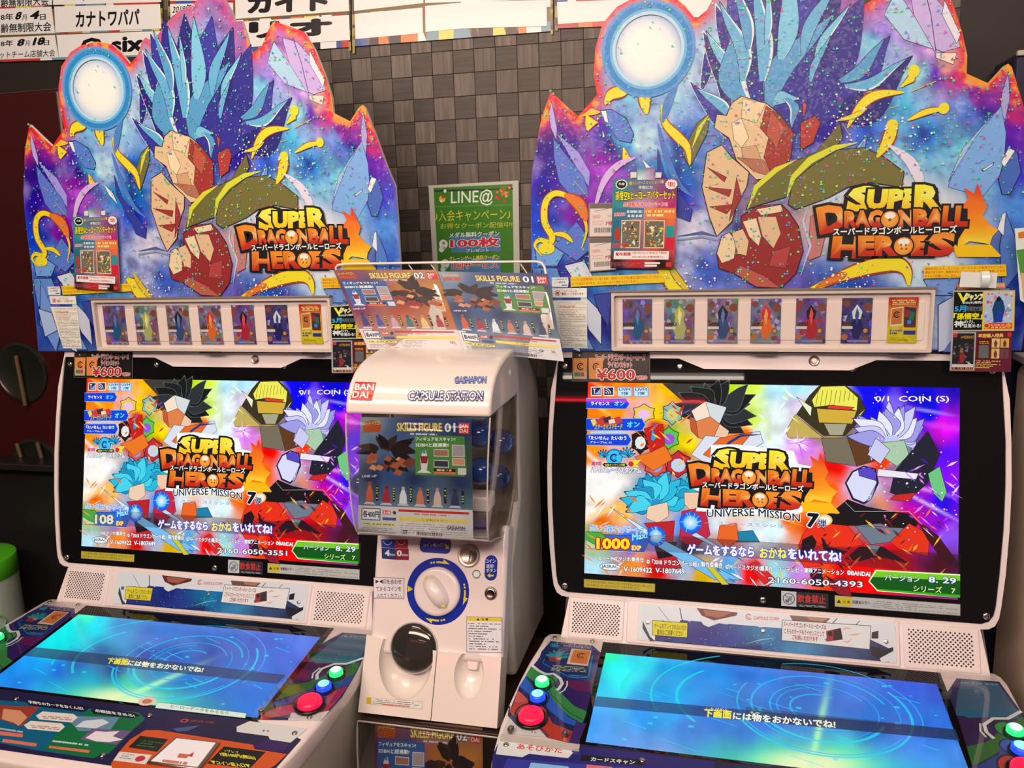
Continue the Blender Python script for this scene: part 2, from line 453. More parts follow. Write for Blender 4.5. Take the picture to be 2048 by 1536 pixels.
def wood_tile(name, c, vert):
    mt = bpy.data.materials.new(name); mt.use_nodes = True; nt = mt.node_tree; b = nt.nodes['Principled BSDF']; b.inputs['Roughness'].default_value = 0.5
    tc = nt.nodes.new('ShaderNodeTexCoord'); mp = nt.nodes.new('ShaderNodeMapping'); oi = nt.nodes.new('ShaderNodeObjectInfo')
    mp.inputs['Scale'].default_value = (160, 1, 9) if vert else (9, 1, 160)
    ad = nt.nodes.new('ShaderNodeVectorMath'); ad.operation = 'ADD'
    sc = nt.nodes.new('ShaderNodeVectorMath'); sc.operation = 'SCALE'; sc.inputs['Scale'].default_value = 9.0
    nt.links.new(oi.outputs['Location'], sc.inputs[0]); nt.links.new(tc.outputs['Object'], mp.inputs[0])
    nt.links.new(mp.outputs[0], ad.inputs[0]); nt.links.new(sc.outputs[0], ad.inputs[1])
    nz = nt.nodes.new('ShaderNodeTexNoise'); nz.inputs['Scale'].default_value = 1.0; nz.inputs['Detail'].default_value = 4
    nt.links.new(ad.outputs[0], nz.inputs['Vector'])
    rp = nt.nodes.new('ShaderNodeValToRGB'); rp.color_ramp.elements[0].position = 0.33; rp.color_ramp.elements[1].position = 0.7
    rp.color_ramp.elements[0].color = (*[x * 0.62 for x in c], 1); rp.color_ramp.elements[1].color = (*[x * 1.35 for x in c], 1)
    mx = nt.nodes.new('ShaderNodeMix'); mx.data_type = 'RGBA'; mx.blend_type = 'MULTIPLY'; mx.inputs['Factor'].default_value = 1
    mr = nt.nodes.new('ShaderNodeMapRange'); mr.inputs['To Min'].default_value = 0.8; mr.inputs['To Max'].default_value = 1.15
    nt.links.new(oi.outputs['Random'], mr.inputs['Value'])
    nt.links.new(nz.outputs['Fac'], rp.inputs[0]); nt.links.new(rp.outputs[0], mx.inputs['A']); nt.links.new(mr.outputs[0], mx.inputs['B'])
    nt.links.new(mx.outputs['Result'], b.inputs['Base Color'])
    return mt
tl, td = wood_tile('pale_wood_tile', (0.108, 0.098, 0.085), True), wood_tile('dark_wood_tile', (0.040, 0.036, 0.032), False)
TS = 0.0530; TX0 = -0.797; TZ0 = 1.984
def tile_mesh(mt):
    h = TS / 2 - 0.0004; V = [(-h, 0, -h), (h, 0, -h), (h, 0, h), (-h, 0, h), (-h + .0006, -.0018, -h + .0006), (h - .0006, -.0018, -h + .0006), (h - .0006, -.0018, h - .0006), (-h + .0006, -.0018, h - .0006)]
    Fs = [(4, 5, 6, 7), (0, 1, 5, 4), (1, 2, 6, 5), (2, 3, 7, 6), (3, 0, 4, 7)]
    me = bpy.data.meshes.new('tile'); me.from_pydata(V, [], [f[::-1] if False else f for f in Fs]); me.materials.append(mt); me.update(); return me
tm = [tile_mesh(tl), tile_mesh(td)]
rest = [[], []]
for i in range(-14, 25):
    for j in range(-16, 6):
        x = TX0 + (i + 0.5) * TS; z = TZ0 - (j + 0.5) * TS * -1
        if x + TS / 2 > 0.515: continue
        par = (i + j) % 2
        seen = -4 <= i < 24 and -8 <= j < 2 
        if seen:
            o = bpy.data.objects.new('tile', tm[par]); COL.objects.link(o); o.location = (x, WY - 0.0002, z); o.parent = wb
        else: rest[par].append((x, z))
for par in (0, 1):
    V, Fs = [], []
    h = TS / 2 - 0.0004
    for x, z in rest[par]:
        n = len(V); V += [(x - h, WY - .0018, z - h), (x + h, WY - .0018, z - h), (x + h, WY - .0018, z + h), (x - h, WY - .0018, z + h)]; Fs.append((n, n + 1, n + 2, n + 3))
    me = bpy.data.meshes.new('tiles'); me.from_pydata(V, [], Fs); me.materials.append((tl, td)[par])
    o = link('tile_field', me, None, wb); setp(o, kind='stuff')

# recess and blue cabinet top at the far right, red game cabinet at the far left
FW = Frame((0, WY - 0.006, 0), (1, 0, 0), (0, 0, 1))
gc = empty('game_cabinet', (0.93, 1.95, 0), label='dark blue game cabinet at the right edge behind the right machine\'s header board', category='game cabinet')
box('cabinet_body', (0, 0, 0.96), (0.78, 0.14, 1.91), mk_mat('dark_blue_panel', (0.012, 0.018, 0.06), 0.3, var=(4, 0.8)), gc, 0.006)
box('top_edge', (0, -0.072, 1.913), (0.78, 0.012, 0.01), 'grey_white', gc, 0.002)

# tan cabinet beside the right machine
tp = empty('cabinet', (0.565, 1.71, 0), label='tan wooden cabinet side standing at the right edge beside the right machine', category='cabinet')
box('side_panel', (0.16, 0.0, 0.66), (0.30, 0.30, 1.32), 'tan', tp, 0.02)
box('top_cap', (0.16, 0.0, 1.33), (0.31, 0.31, 0.016), 'white', tp, 0.004)

rc = empty('crane_game', (-2.25, 1.95, 0), label='dark red game cabinet with round dark windows at the left edge behind the left machine', category='game cabinet')
FRc = Frame((0, -0.05, 0), (1, 0, 0), (0, 0, 1))
box('cabinet_body', (0, 0.0, 1.0), (1.2, 0.10, 2.0), 'dark_red', rc, 0.01)
M['dim_glass'] = mk_mat('dim_window', (0.020, 0.026, 0.020), 0.25, var=(8, 0.4))
for (u, z, r) in ((0.365, 1.26, 0.085), (0.37, 0.985, 0.085), (0.13, 1.26, 0.085)):
    lathe('round_window', FRc, u, z, [(r, -0.01), (r, 0.006), (r - 0.008, 0.008), (r - 0.012, 0.004), (0.001, 0.003)], 'dim_glass', rc, 36)
for (u, z0, z1) in ((0.37, 1.17, 1.31), (0.40, 1.02, 1.065), (0.33, 1.02, 1.06), (0.13, 1.19, 1.32)):
    tube('rod', [(u, -0.068, z1), (u + 0.008, -0.068, z0)], 0.006, mk_mat('dull_brass', (0.10, 0.065, 0.03), 0.5), rc)
box('shelf', (0, -0.09, 1.01), (1.2, 0.08, 0.02), 'black', rc, 0.004)
box('plinth', (0, -0.06, 0.50), (1.2, 0.03, 1.0), 'black', rc, 0.004)

# white drum with a green band at the left edge
dr = empty('drum', (-1.945, 1.70, -0.03), label='white round drum with a bright green band at the left edge beside the left machine', category='drum')
FD = Frame((0, 0, 0), (1, 0, 0), (0, 1, 0))
lathe('drum_body', FD, 0, 0, [(0.001, 0.03), (0.10, 0.03), (0.108, 0.05), (0.110, 0.62), (0.110, 0.772), (0.001, 0.772)], mk_mat('drum_white', lit((196, 190, 168)), 0.5), dr, 40)
lathe('green_band', FD, 0, 0, [(0.1105, 0.768), (0.1115, 0.769), (0.1115, 0.818), (0.1105, 0.820), (0.09, 0.824), (0.001, 0.825)], mk_mat('band_green', lit((92, 190, 30)), 0.45), dr, 40)
M['green_ink'] = mk_mat('green_ink', lit((120, 190, 120)), 0.5)
for k, (a, z, r) in enumerate(((-40, 0.72, 0.03), (-25, 0.66, 0.03), (-50, 0.62, 0.03))):
    pts = []
    for t in range(0, 17):
        th = math.radians(t * 22.5); ang = math.radians(a) + r * math.cos(th) / 0.114
        pts.append((0.1145 * math.cos(ang), 0.1145 * math.sin(ang), z + r * math.sin(th) * 0.8))
    tube('green_mark', pts, 0.0022, 'green_ink', dr, 5)

# ---------------------------------------------------------------- ceiling lamps and red neon seen in reflections
M['lamp'] = emis('lamp_glow', (1.0, 0.88, 0.74), 14.0)
M['neon'] = emis('neon_red', (1.0, 0.02, 0.04), 16.0)
def strip_lamp(x0, y0, x1, y1, z, name='ceiling_lamp', mat='lamp', w=0.03, label='', cat='lamp'):
    e = empty(name, ((x0 + x1) / 2, (y0 + y1) / 2, z), label=label, category=cat)
    dx, dy = (x1 - x0) / 2, (y1 - y0) / 2
    tube('tube', [(-dx, -dy, 0), (dx, dy, 0)], w / 2, mat, e)
    L = math.hypot(dx, dy); nx, ny = -dy / L * 0.04, dx / L * 0.04
    loft('housing', [[(-dx + nx, -dy + ny, h), (dx + nx, dy + ny, h), (dx - nx, dy - ny, h), (-dx - nx, -dy - ny, h)] for h in (0.02, 0.05)], 'white', e)
    return e

# ---------------------------------------------------------------- papers on the wall
def wall_board(label, q, strips, seed, sx=1.0):
    """laminated sheet with a bright comic border (quad q in pixels) carrying white name strips"""
    e = empty('result_board', tuple(np.array(FW.at(*FW.px(*q[3])))), label=label, category='poster', group='laminated result boards along the top of the wall')
    off = np.array(e.location)
    fr = Frame(-off + np.array([0, WY - 0.006, 0]), (1, 0, 0), (0, 0, 1)); fr.own = 'W'
    f2 = Frame((0, WY - 0.006, 0), (1, 0, 0), (0, 0, 1))
    class PP(Print):
        def p(s, x, y): return f2.px(x, y, s.h)
    quv = [f2.px(*a) for a in q]
    slab('sheet', fr, [quv], 0.0, 0.001, 'edge', e)
    P = PP(fr, 0.0012); rnd = random.Random(seed)
    P.poly(q, (120, 92, 40))
    tl_, tr_, br_, bl_ = [np.array(a, float) for a in q]
    def W(a, b): return tuple((tl_ * (1 - a) + tr_ * a) * (1 - b) + (bl_ * (1 - a) + br_ * a) * b)
    cols = [(214, 60, 50), (240, 210, 90), (70, 90, 150), (30, 24, 26), (250, 230, 220), (190, 40, 60), (120, 150, 160), (226, 120, 60)]
    P.h += P.step
    for b0, b1 in [(0.93, 1.0)] + [(s_[0], s_[0] + 0.05) for s_ in [(0.1,), (0.3,), (0.46,), (0.62,), (0.78,)]] + [(0, 0.06)]:
        a = 0
        while a < 1:
            w = rnd.uniform(0.03, 0.09); k = rnd.uniform(-0.02, 0.02)
            P.poly([W(a, b0), W(min(1, a + w + k), b0), W(min(1, a + w), b1), W(a, b1)], rnd.choice(cols), up=False); a += w
    P.h += P.step
    for a0 in (0.0, 0.988):
        b = 0
        while b < 1:
            w = rnd.uniform(0.02, 0.06); P.poly([W(a0, b), W(a0 + 0.012, b), W(a0 + 0.012, b + w), W(a0, b + w)], rnd.choice([(170, 140, 50), (120, 96, 40), (50, 40, 34)]), up=False); b += w
    P.build('comic_border', 'laminate', e)
    for k, (sq, texts) in enumerate(strips):
        S = PP(fr, 0.0016 + 0.0003 * k); S.step = 6e-6
        S.poly(sq, (253, 232, 220))
        for t in texts: S.text(*t[:6], (22, 20, 24), bold=t[6] if len(t) > 6 else 0.02, skew=t[7] if len(t) > 7 else 0.0)
        S.build('name_strip', 'laminate', e)
    return e

K = 0.3516      # scale of the notes taken over the top left corner
def z7(x, y): return (x * K, y * K)
wall_board('laminated board of names with dated white strips, at the top left corner', [(-190, -190), (322, -190), (326, 112), (-190, 131)], [
    ([(-190, -60), (103, -72), (104, 10), (-190, 22)], [('齢無制限大会', 2, 15, 97, 10, 17, 0.02)]),
    ([(-190, 26), (103, 13), (110, 66), (-190, 78)], [('2018年', -24, 42, 26, 40, 13, 0.02), ('8', 30, 39, 40, 38, 14, 0.05, 0.3), ('月', 44, 41, 53, 40, 11, 0.01), ('4', 60, 38, 75, 37, 15, 0.06, 0.3), ('日', 80, 40, 91, 39, 11, 0.02), ('齢無制限大会', 2, 66, 102, 62, 18, 0.02)]),
    ([(-190, 84), (110, 70), (117, 115), (-190, 126)], [('2018年', -24, 95, 26, 92, 12, 0.02), ('8', 34, 92, 46, 91, 13, 0.05, 0.3), ('月', 50, 92, 59, 91, 10, 0.01), ('18', 66, 90, 86, 89, 14, 0.06, 0.3), ('日', 88, 91, 98, 90, 10, 0.02), ('ットチーム店舗大会', 0, 117, 110, 113, 14, 0.01)]),
    ([(106, -72), (320, -80), (322, 4), (106, 10)], [('ハ', 166, 1, 182, -2, 10, 0.05), ('グ', 280, -8, 316, -9, 30, 0.05)]),
    ([(108, 13), (320, 8), (323, 57), (111, 65)], [('カナトワパパ', 152, 54, 278, 49, 30, 0.035)]),
    ([(113, 70), (323, 62), (325, 109), (118, 115)], [('O six', 163, 108, 284, 101, 30, 0.045)]),
], 3)
wall_board('laminated board of names with a big two-line katakana strip, left of centre at the top', [(332, -200), (698, -210), (702, 94), (338, 118)], [
    ([(338, -70), (466, -74), (468, 0), (340, 2)], []),
    ([(340, 8), (466, 5), (468, 58), (342, 62)], [('2018年', 344, 27, 381, 24, 16, 0.02, 0.2), ('11', 388, 22, 402, 21, 14, 0.05, 0.2), ('月', 408, 23, 418, 22, 11, 0.01), ('齢無制限大会', 350, 44, 440, 40, 13, 0.01)]),
    ([(342, 66), (468, 62), (470, 108), (344, 112)], []),
    ([(469, -70), (695, -78), (698, 22), (471, 38)], [('カイト', 498, 25, 652, 19, 34, 0.07)]),
    ([(471, 44), (698, 30), (700, 80), (473, 96)], [('リオ', 503, 75, 658, 69, 30, 0.07)]),
], 5)
wall_board('laminated board with blank white strips, above the chequered wall', [(703, -210), (1104, -225), (1106, 62), (705, 93)], [
    ([(707, -75), (846, -80), (847, 6), (708, 22)], []),
    ([(709, 28), (845, 15), (846, 66), (711, 78)], []),
    ([(850, -70), (1095, -84), (1096, -2), (850, 6)], []),
    ([(850, 12), (924, 5), (925, 57), (851, 64)], []),
    ([(922, 3), (1093, 0), (1094, 52), (924, 57)], []),
], 8)
wall_board('laminated board with blank strips, partly behind the right header board\'s white orb', [(1108, -225), (1590, -240), (1592, 36), (1110, 57)], [
    ([(1114, -80), (1270, -88), (1271, -6), (1115, 0)], []),
    ([(1114, 4), (1270, -2), (1271, 38), (1116, 48)], []),
    ([(1276, -90), (1580, -98), (1582, -12), (1277, -6)], []),
    ([(1276, -2), (1580, -8), (1582, 28), (1277, 38)], []),
], 12)

# green membership poster
lp = empty('campaign_poster', (-0.6, WY - 0.003, 1.55), label='green laminated campaign poster on the chequered wall between the two machines', category='poster')
FP = Frame((0.6, -0.003, -1.55), (1, 0, 0), (0, 0, 1))
f3 = Frame((0, WY - 0.006, 0), (1, 0, 0), (0, 0, 1))
class PW(Print):
    def p(s, x, y):
        u, v = f3.px(x, y, s.h); return (u, v)
def zp(x, y): return (640 + x * 0.2539, 350 + y * 0.2539)
q = [zp(855, 75), zp(1560, 42), zp(1580, 760), zp(900, 1050)]
q = [(857, 371), (1037, 361), (1041, 640), (872, 640)]
slab('laminated_sheet', FP, [[f3.px(*a) for a in q]], 0.0, 0.0008, 'edge', lp)
P = PW(FP, 0.001)
P.poly(q, (214, 196, 176))
P.poly([(867, 376), (1025, 368), (1029, 640), (882, 640)], (72, 128, 40))
P.poly([(868, 380), (1026, 376), (1026, 379), (868, 384)], (60, 60, 50))
P.poly([(869, 412), (1026, 408), (1026, 411), (869, 415)], (92, 150, 60))
def T(t, x0, y0, x1, y1, h, c, b=0.0, out=None, **k): a = zp(x0, y0); bb = zp(x1, y1); P.text(t, a[0], a[1], bb[0], bb[1], h * 0.2539, c, b, out, **k)
T('LINE@', 1032, 250, 1362, 238, 125, (252, 244, 236), 0.01)
T('♪入会キャンペーン♪', 905, 368, 1500, 352, 88, (232, 208, 60), 0.0)
T('お得なクーポン配信中!!', 948, 425, 1530, 412, 45, (226, 206, 70), 0.0)
P.disc(*zp(962, 190), 0.0085, (236, 190, 70)); P.disc(*zp(970, 172), 0.0045, (214, 70, 60)); P.disc(*zp(985, 126), 0.004, (240, 240, 236)); P.disc(*zp(955, 205), 0.003, (250, 250, 250))
rnd = random.Random(4)
P.h += P.step
for k in range(40):
    a = rnd.uniform(0, 6.28); r = rnd.uniform(0, 70); x, y = zp(1440 + r * math.cos(a), 140 + r * math.sin(a)); P.disc(x, y, rnd.uniform(0.002, 0.0042), rnd.choice([(236, 70, 70), (246, 120, 60), (226, 50, 60), (250, 170, 90), (90, 140, 60)]), seg=7, up=False)
P.poly([zp(1030, 480), zp(1420, 470), zp(1425, 600), zp(1035, 612)], (88, 130, 170))
P.poly([zp(1020, 665), zp(1420, 650), zp(1425, 800), zp(1025, 815)], (88, 130, 170))
T('メダル無料クーポン', 1018, 495, 1412, 480, 40, (250, 238, 220), 0.03, ((50, 50, 44), 0.03))
T('100枚', 1030, 575, 1410, 562, 72, (226, 50, 64), 0.04, ((252, 240, 236), 0.045))
T('プレゼント', 1150, 610, 1330, 603, 25, (240, 236, 200), 0.02)
T('クレーンゲーム無料クーポン', 1018, 680, 1412, 664, 38, (250, 226, 90), 0.03, ((50, 50, 44), 0.03))
T('1回サービス', 1042, 745, 1400, 732, 52, (232, 60, 56), 0.04, ((252, 240, 236), 0.045))
for (x, y) in ((972, 545), (985, 700)):
    P.disc(*zp(x, y), 0.0115, (246, 240, 232)); P.disc(*zp(x - 15, y + 42), 0.007, (240, 236, 228)); P.disc(*zp(x + 2, y - 8), 0.004, (205, 120, 120)); P.disc(*zp(x + 6, y + 30), 0.004, (180, 176, 176))
P.build('poster_print', 'laminate', lp)
# ---------------------------------------------------------------- arcade machines
TH, PH = R_(12.4276), R_(5.849)
def frU(own): return Frame((0, 0, ZB), (1, 0, 0), (0, math.sin(TH), math.cos(TH)), own)
def frK(own): return Frame((0, -0.09375, ZB - 0.12357), (1, 0, 0), (0, math.cos(PH), math.sin(PH)), own)   # v runs away from the player
TS_ = R_(26.8)
def frS(own): return Frame((0, -0.0192, ZB - 0.0497), (1, 0, 0), (0, math.sin(TS_), math.cos(TS_)), own)
BY = 0.084
def frB(own, y=BY): return Frame((0, y, ZB), (1, 0, 0), (0, 0, 1), own)
UR, KR, SR, BR = frU('R'), frK('R'), frS('R'), frB('R')
UL, KL, SL, BL = frU('L'), frK('L'), frS('L'), frB('L')
def z3(x, y): return (1080 + .47266 * x, 720 + .47266 * y)
def z1(x, y): return (1040 + .49219 * x, .49219 * y)
def z4(x, y): return (960 + .53125 * x, 1140 + .53125 * y)
def zr(x0, y0, sc): return lambda x, y: (x0 + x * sc, y0 + y * sc)

LB = 'white card game arcade machine, the %s one, with a tall blue and red header board'
mr_ = empty('arcade_machine', tuple(OWN['R'][0]), OWN['R'][1], label='right-hand white card game arcade machine, its screen showing the number 4393', category='arcade machine', group='two card game arcade machines')

# --- screen housing
outer_px = [(1107.4, 712), (1102.3, 782), (1097.7, 856), (1095, 934), (1096, 1012), (1099.6, 1090), (1105, 1150), (1108, 1170), (1114, 1184), (1124, 1191), (1141, 1194)]
left_o = [UR.px(*p) for p in outer_px]; mid = 0.3567
full_o = [(left_o[0][0] + 0.012, 0.462)] + left_o[1:] + [(2 * mid - a, b + (0.002 if 0 else 0)) for a, b in left_o[::-1][:-1]] + [(2 * mid - left_o[0][0] - 0.012, 0.462)]
inner_px = [(1111, 790), (1106, 856), (1104, 934), (1104.7, 1012), (1108.6, 1090), (1113, 1150), (1116, 1166), (1123, 1178), (1135, 1184)]
left_i = [(-0.062, 0.449)] + [(-0.065, 0.436)] + [UR.px(*p) for p in inner_px]
full_i = left_i + [(2 * mid - a, b) for a, b in left_i[::-1]]
full_i = full_i + [(0.560, 0.449), (0.512, 0.4285), (0.236, 0.4285), (0.186, 0.449)]
slab('screen_housing', UR, [full_o], -0.075, -0.0045, 'white', mr_, 0.006)
slab('screen_rim', UR, [full_o, full_i[::-1]], -0.0045, 0.003, 'white', mr_, 0.0016)
slab('front_glass', UR, [[(mid + (a - mid) * 0.999, b) for a, b in full_i]], -0.004, 0.0, 'black_gloss', mr_)
box('cabinet_back', (mid - 0.003, 0.19, 0.60), (0.70, 0.17, 1.20), 'white', mr_, 0.01)
slab('shade_back', UR, [[(0.02, -0.02), (0.69, -0.02), (0.69, 0.42), (0.02, 0.42)]], -0.11, -0.075, 'black', mr_)
def screw(fr, x, y, r=0.0065, parent=mr_, mat='chrome', uv=None, h=0.0):
    u, v = uv or fr.px(x, y)
    return lathe('screw', fr, u, v, [(r, h), (r, h + 0.0012), (r * 0.8, h + 0.0026), (r * 0.42, h + 0.0028), (r * 0.36, h + 0.0012), (0.0003, h + 0.0012)], mat, parent, 16)
for p in ((1130, 732), (1359.7, 733.4), (1705.6, 737.1), (1129.8, 1171.3), (1525.8, 1200), (1972.5, 1232.5)): screw(UR, *p)
u, v = UR.px(1130, 732); screw(UR, 0, 0, uv=(2 * mid - u, v))
u, v = UR.px(1628, 722); lathe('key_lock', UR, u, v, [(0.0105, -0.002), (0.0105, 0.003), (0.0085, 0.0045), (0.005, 0.0035), (0.0045, 0.0065), (0.0004, 0.0065)], 'steel', mr_, 22)

# --- main screen picture
ZR = z3
def samples_screen():
    S = [(210,110,(250,90,20)),(210,160,(255,100,40)),(400,110,(255,140,60)),(480,150,(250,190,120)),(540,130,(255,190,90)),(600,160,(250,150,60)),(640,110,(70,70,60)),(700,110,(45,50,45)),(760,110,(200,240,60)),(900,115,(215,245,120)),(1000,120,(200,240,255)),(1100,120,(190,235,255)),(1190,115,(215,240,255)),(1400,115,(20,20,220)),(1600,115,(30,10,200)),(1750,115,(60,20,180)),
    (210,240,(255,140,50)),(500,220,(240,210,80)),(300,220,(255,150,60)),(440,210,(240,190,200)),(570,220,(210,210,150)),(680,260,(230,170,140)),(720,250,(210,220,225)),(900,250,(210,240,120)),(960,290,(235,250,220)),(1000,250,(240,252,255)),(1100,200,(225,210,235)),(1230,200,(235,225,90)),(1250,290,(170,150,80)),(1400,220,(20,10,235)),(1500,230,(150,130,250)),(1650,250,(60,20,220)),(1700,290,(230,80,235)),(1640,200,(50,10,200)),
    (210,400,(255,150,80)),(420,340,(225,200,200)),(500,290,(200,30,30)),(550,330,(90,200,70)),(620,350,(240,220,70)),(720,330,(240,200,170)),(860,330,(240,110,40)),(920,340,(210,225,240)),(1000,350,(235,250,255)),(1100,340,(225,140,250)),(1050,400,(240,170,255)),(1150,310,(120,110,60)),(1300,360,(120,115,100)),(1450,330,(170,175,235)),(1500,380,(130,200,150)),(1640,380,(50,35,90)),(1720,400,(110,50,240)),
    (210,500,(255,250,245)),(300,520,(250,250,250)),(260,570,(255,250,240)),(480,430,(200,60,50)),(590,430,(190,40,60)),(480,540,(30,180,220)),(640,540,(40,190,210)),(640,590,(240,190,150)),(560,560,(60,140,200)),(1200,560,(250,120,60)),(1250,440,(230,60,40)),(1370,520,(210,215,250)),(1440,440,(240,90,40)),(1480,480,(150,120,150)),(1600,560,(160,40,200)),(1700,600,(80,40,220)),(1750,480,(150,60,250)),
    (210,640,(255,240,230)),(260,690,(240,120,20)),(350,640,(250,190,120)),(420,600,(60,190,220)),(500,660,(230,200,190)),(640,690,(60,150,250)),(800,740,(240,110,50)),(760,700,(230,240,250)),(900,740,(240,250,255)),(1000,720,(220,250,255)),(1060,700,(240,120,60)),(1150,700,(235,50,30)),(1250,700,(230,50,30)),(1400,690,(110,120,135)),(1560,700,(235,60,30)),(1640,700,(150,60,200)),(1730,760,(150,110,230)),
    (210,790,(180,200,170)),(230,760,(50,160,60)),(380,780,(40,110,220)),(490,730,(60,150,240)),(620,800,(60,40,50)),
    (210,880,(190,225,240)),(400,860,(235,150,90)),(500,880,(210,60,50)),(600,870,(170,190,220)),(700,900,(220,180,60)),(800,880,(100,170,220)),(900,900,(230,60,50)),(1000,900,(160,220,230)),(1100,900,(200,150,220)),(1180,920,(240,100,50)),(1300,930,(220,40,30)),(1350,870,(230,30,20)),(1500,850,(200,30,20)),(1700,860,(90,20,30))]
    return [(*ZR(a, b), c) for a, b, c in S]

def super_logo(P, f, hs, lit_sc=1.0, glow=True, balls=True):
    """game logo; f maps logo units (2048 wide crop of the header) to pixels; hs = pixels per unit"""
    blk = (24, 22, 26); wht = (255, 240, 225)
    def T(t, x0, y0, x1, y1, h, g, b=0.05, o=0.075, sk=0.0):
        a = f(x0, y0); c_ = f(x1, y1); P.text(t, a[0], a[1], c_[0], c_[1], h * hs, g[0][1], b, (blk, o), sk, g)
    Y = [(0, (250, 190, 20)), (0.45, (255, 214, 50)), (0.5, (255, 232, 110)), (1, (255, 236, 60))]
    O = [(0, (196, 40, 20)), (0.47, (222, 66, 30)), (0.5, (252, 190, 110)), (0.62, (250, 150, 60)), (1, (246, 136, 30))]
    # plain flame beside the letters (generic stand-in)
    base = (255, 176, 20)
    P.poly([f(1500, 850), f(1940, 850), f(2060, 975), f(2040, 990), f(1560, 990)], (252, 190, 20))
    P.poly([f(1540, 850), f(1570, 700), f(1640, 560), f(1600, 420), f(1690, 330), f(1640, 200), f(1760, 270), f(1790, 150), f(1850, 300), f(1900, 420), f(1850, 520), f(1930, 620), f(2030, 680), f(1960, 760), f(1930, 850), f(1860, 830), f(1700, 810), f(1640, 850)],
           [(252, 184, 30), (252, 160, 30), (250, 130, 30), (246, 110, 30), (244, 110, 34), (236, 60, 30), (240, 80, 30), (226, 40, 30), (238, 80, 30), (246, 120, 30), (248, 140, 30), (250, 150, 30), (252, 170, 34), (254, 190, 40), (254, 196, 40), (255, 210, 50), (255, 214, 60), (252, 190, 40)])
    # dark backing behind the letters
    P.poly([f(350, 190), f(560, 180), f(1080, 200), f(1340, 200), f(1360, 420), f(1680, 440), f(1680, 620), f(1480, 940), f(1380, 980), f(160, 980), f(190, 740), f(60, 700), f(20, 450), f(300, 430)], blk)
    T('S', 330, 458, 560, 440, 245, Y, 0.06, 0.08, 0.18)
    T('UPE', 545, 428, 1085, 420, 190, Y, 0.07, 0.08, 0.12)
    T('R', 1095, 436, 1335, 436, 248, Y, 0.06, 0.08, 0.05)
    T('D', 20, 712, 290, 655, 265, O, 0.06, 0.08, -0.15)
    T('RAG', 290, 650, 700, 640, 170, O, 0.07, 0.08)
    T('N', 905, 640, 1065, 640, 170, O, 0.07, 0.08)
    T('BA', 1080, 630, 1410, 630, 172, O, 0.07, 0.08)
    T('LL', 1400, 628, 1660, 628, 205, O, 0.06, 0.08, 0.1)
    T('H', 150, 985, 440, 990, 215, O, 0.06, 0.08, 0.12)
    T('ER', 460, 962, 840, 958, 195, O, 0.07, 0.08)
    T('E', 1065, 958, 1245, 958, 195, O, 0.07, 0.08)
    T('S', 1255, 968, 1485, 960, 235, O, 0.06, 0.08, 0.12)
    for (cx, cy, r, stars) in ((795, 560, 100, [(0, 0)]), (950, 865, 108, [(-28, -22), (28, -20), (-20, 22), (30, 24)])):
        x, y = f(cx, cy); a = np.array(P.p(x, y)); b = np.array(P.p(x + r * hs, y)); rad = np.linalg.norm(b - a)
        P.disc_uv(a[0], a[1], rad * 1.14, blk, seg=28); P.disc_uv(a[0], a[1], rad, (250, 186, 90), seg=28, edge=(246, 140, 30))
        P.disc_uv(a[0], a[1] + rad * 0.45, rad * 0.62, (255, 236, 214), ry=rad * 0.4, seg=20)
        P.h += P.step
        for dx, dy in stars:
            sx, sy = f(cx + dx, cy + dy + 8); s0 = np.array(P.p(sx, sy)); rr_ = rad * (0.3 if len(stars) == 1 else 0.2)
            P.poly_uv([(s0[0] + (rr_ if k % 2 == 0 else rr_ * 0.42) * math.sin(k * math.pi / 5), s0[1] + (rr_ if k % 2 == 0 else rr_ * 0.42) * math.cos(k * math.pi / 5)) for k in range(10)], (176, 62, 20), up=False)
    a = f(150, 742); b = f(1555, 712)
    P.text('スーパードラゴンボールヒーローズ', a[0], a[1], b[0], b[1], 82 * hs, (255, 240, 228), 0.035, (blk, 0.09))

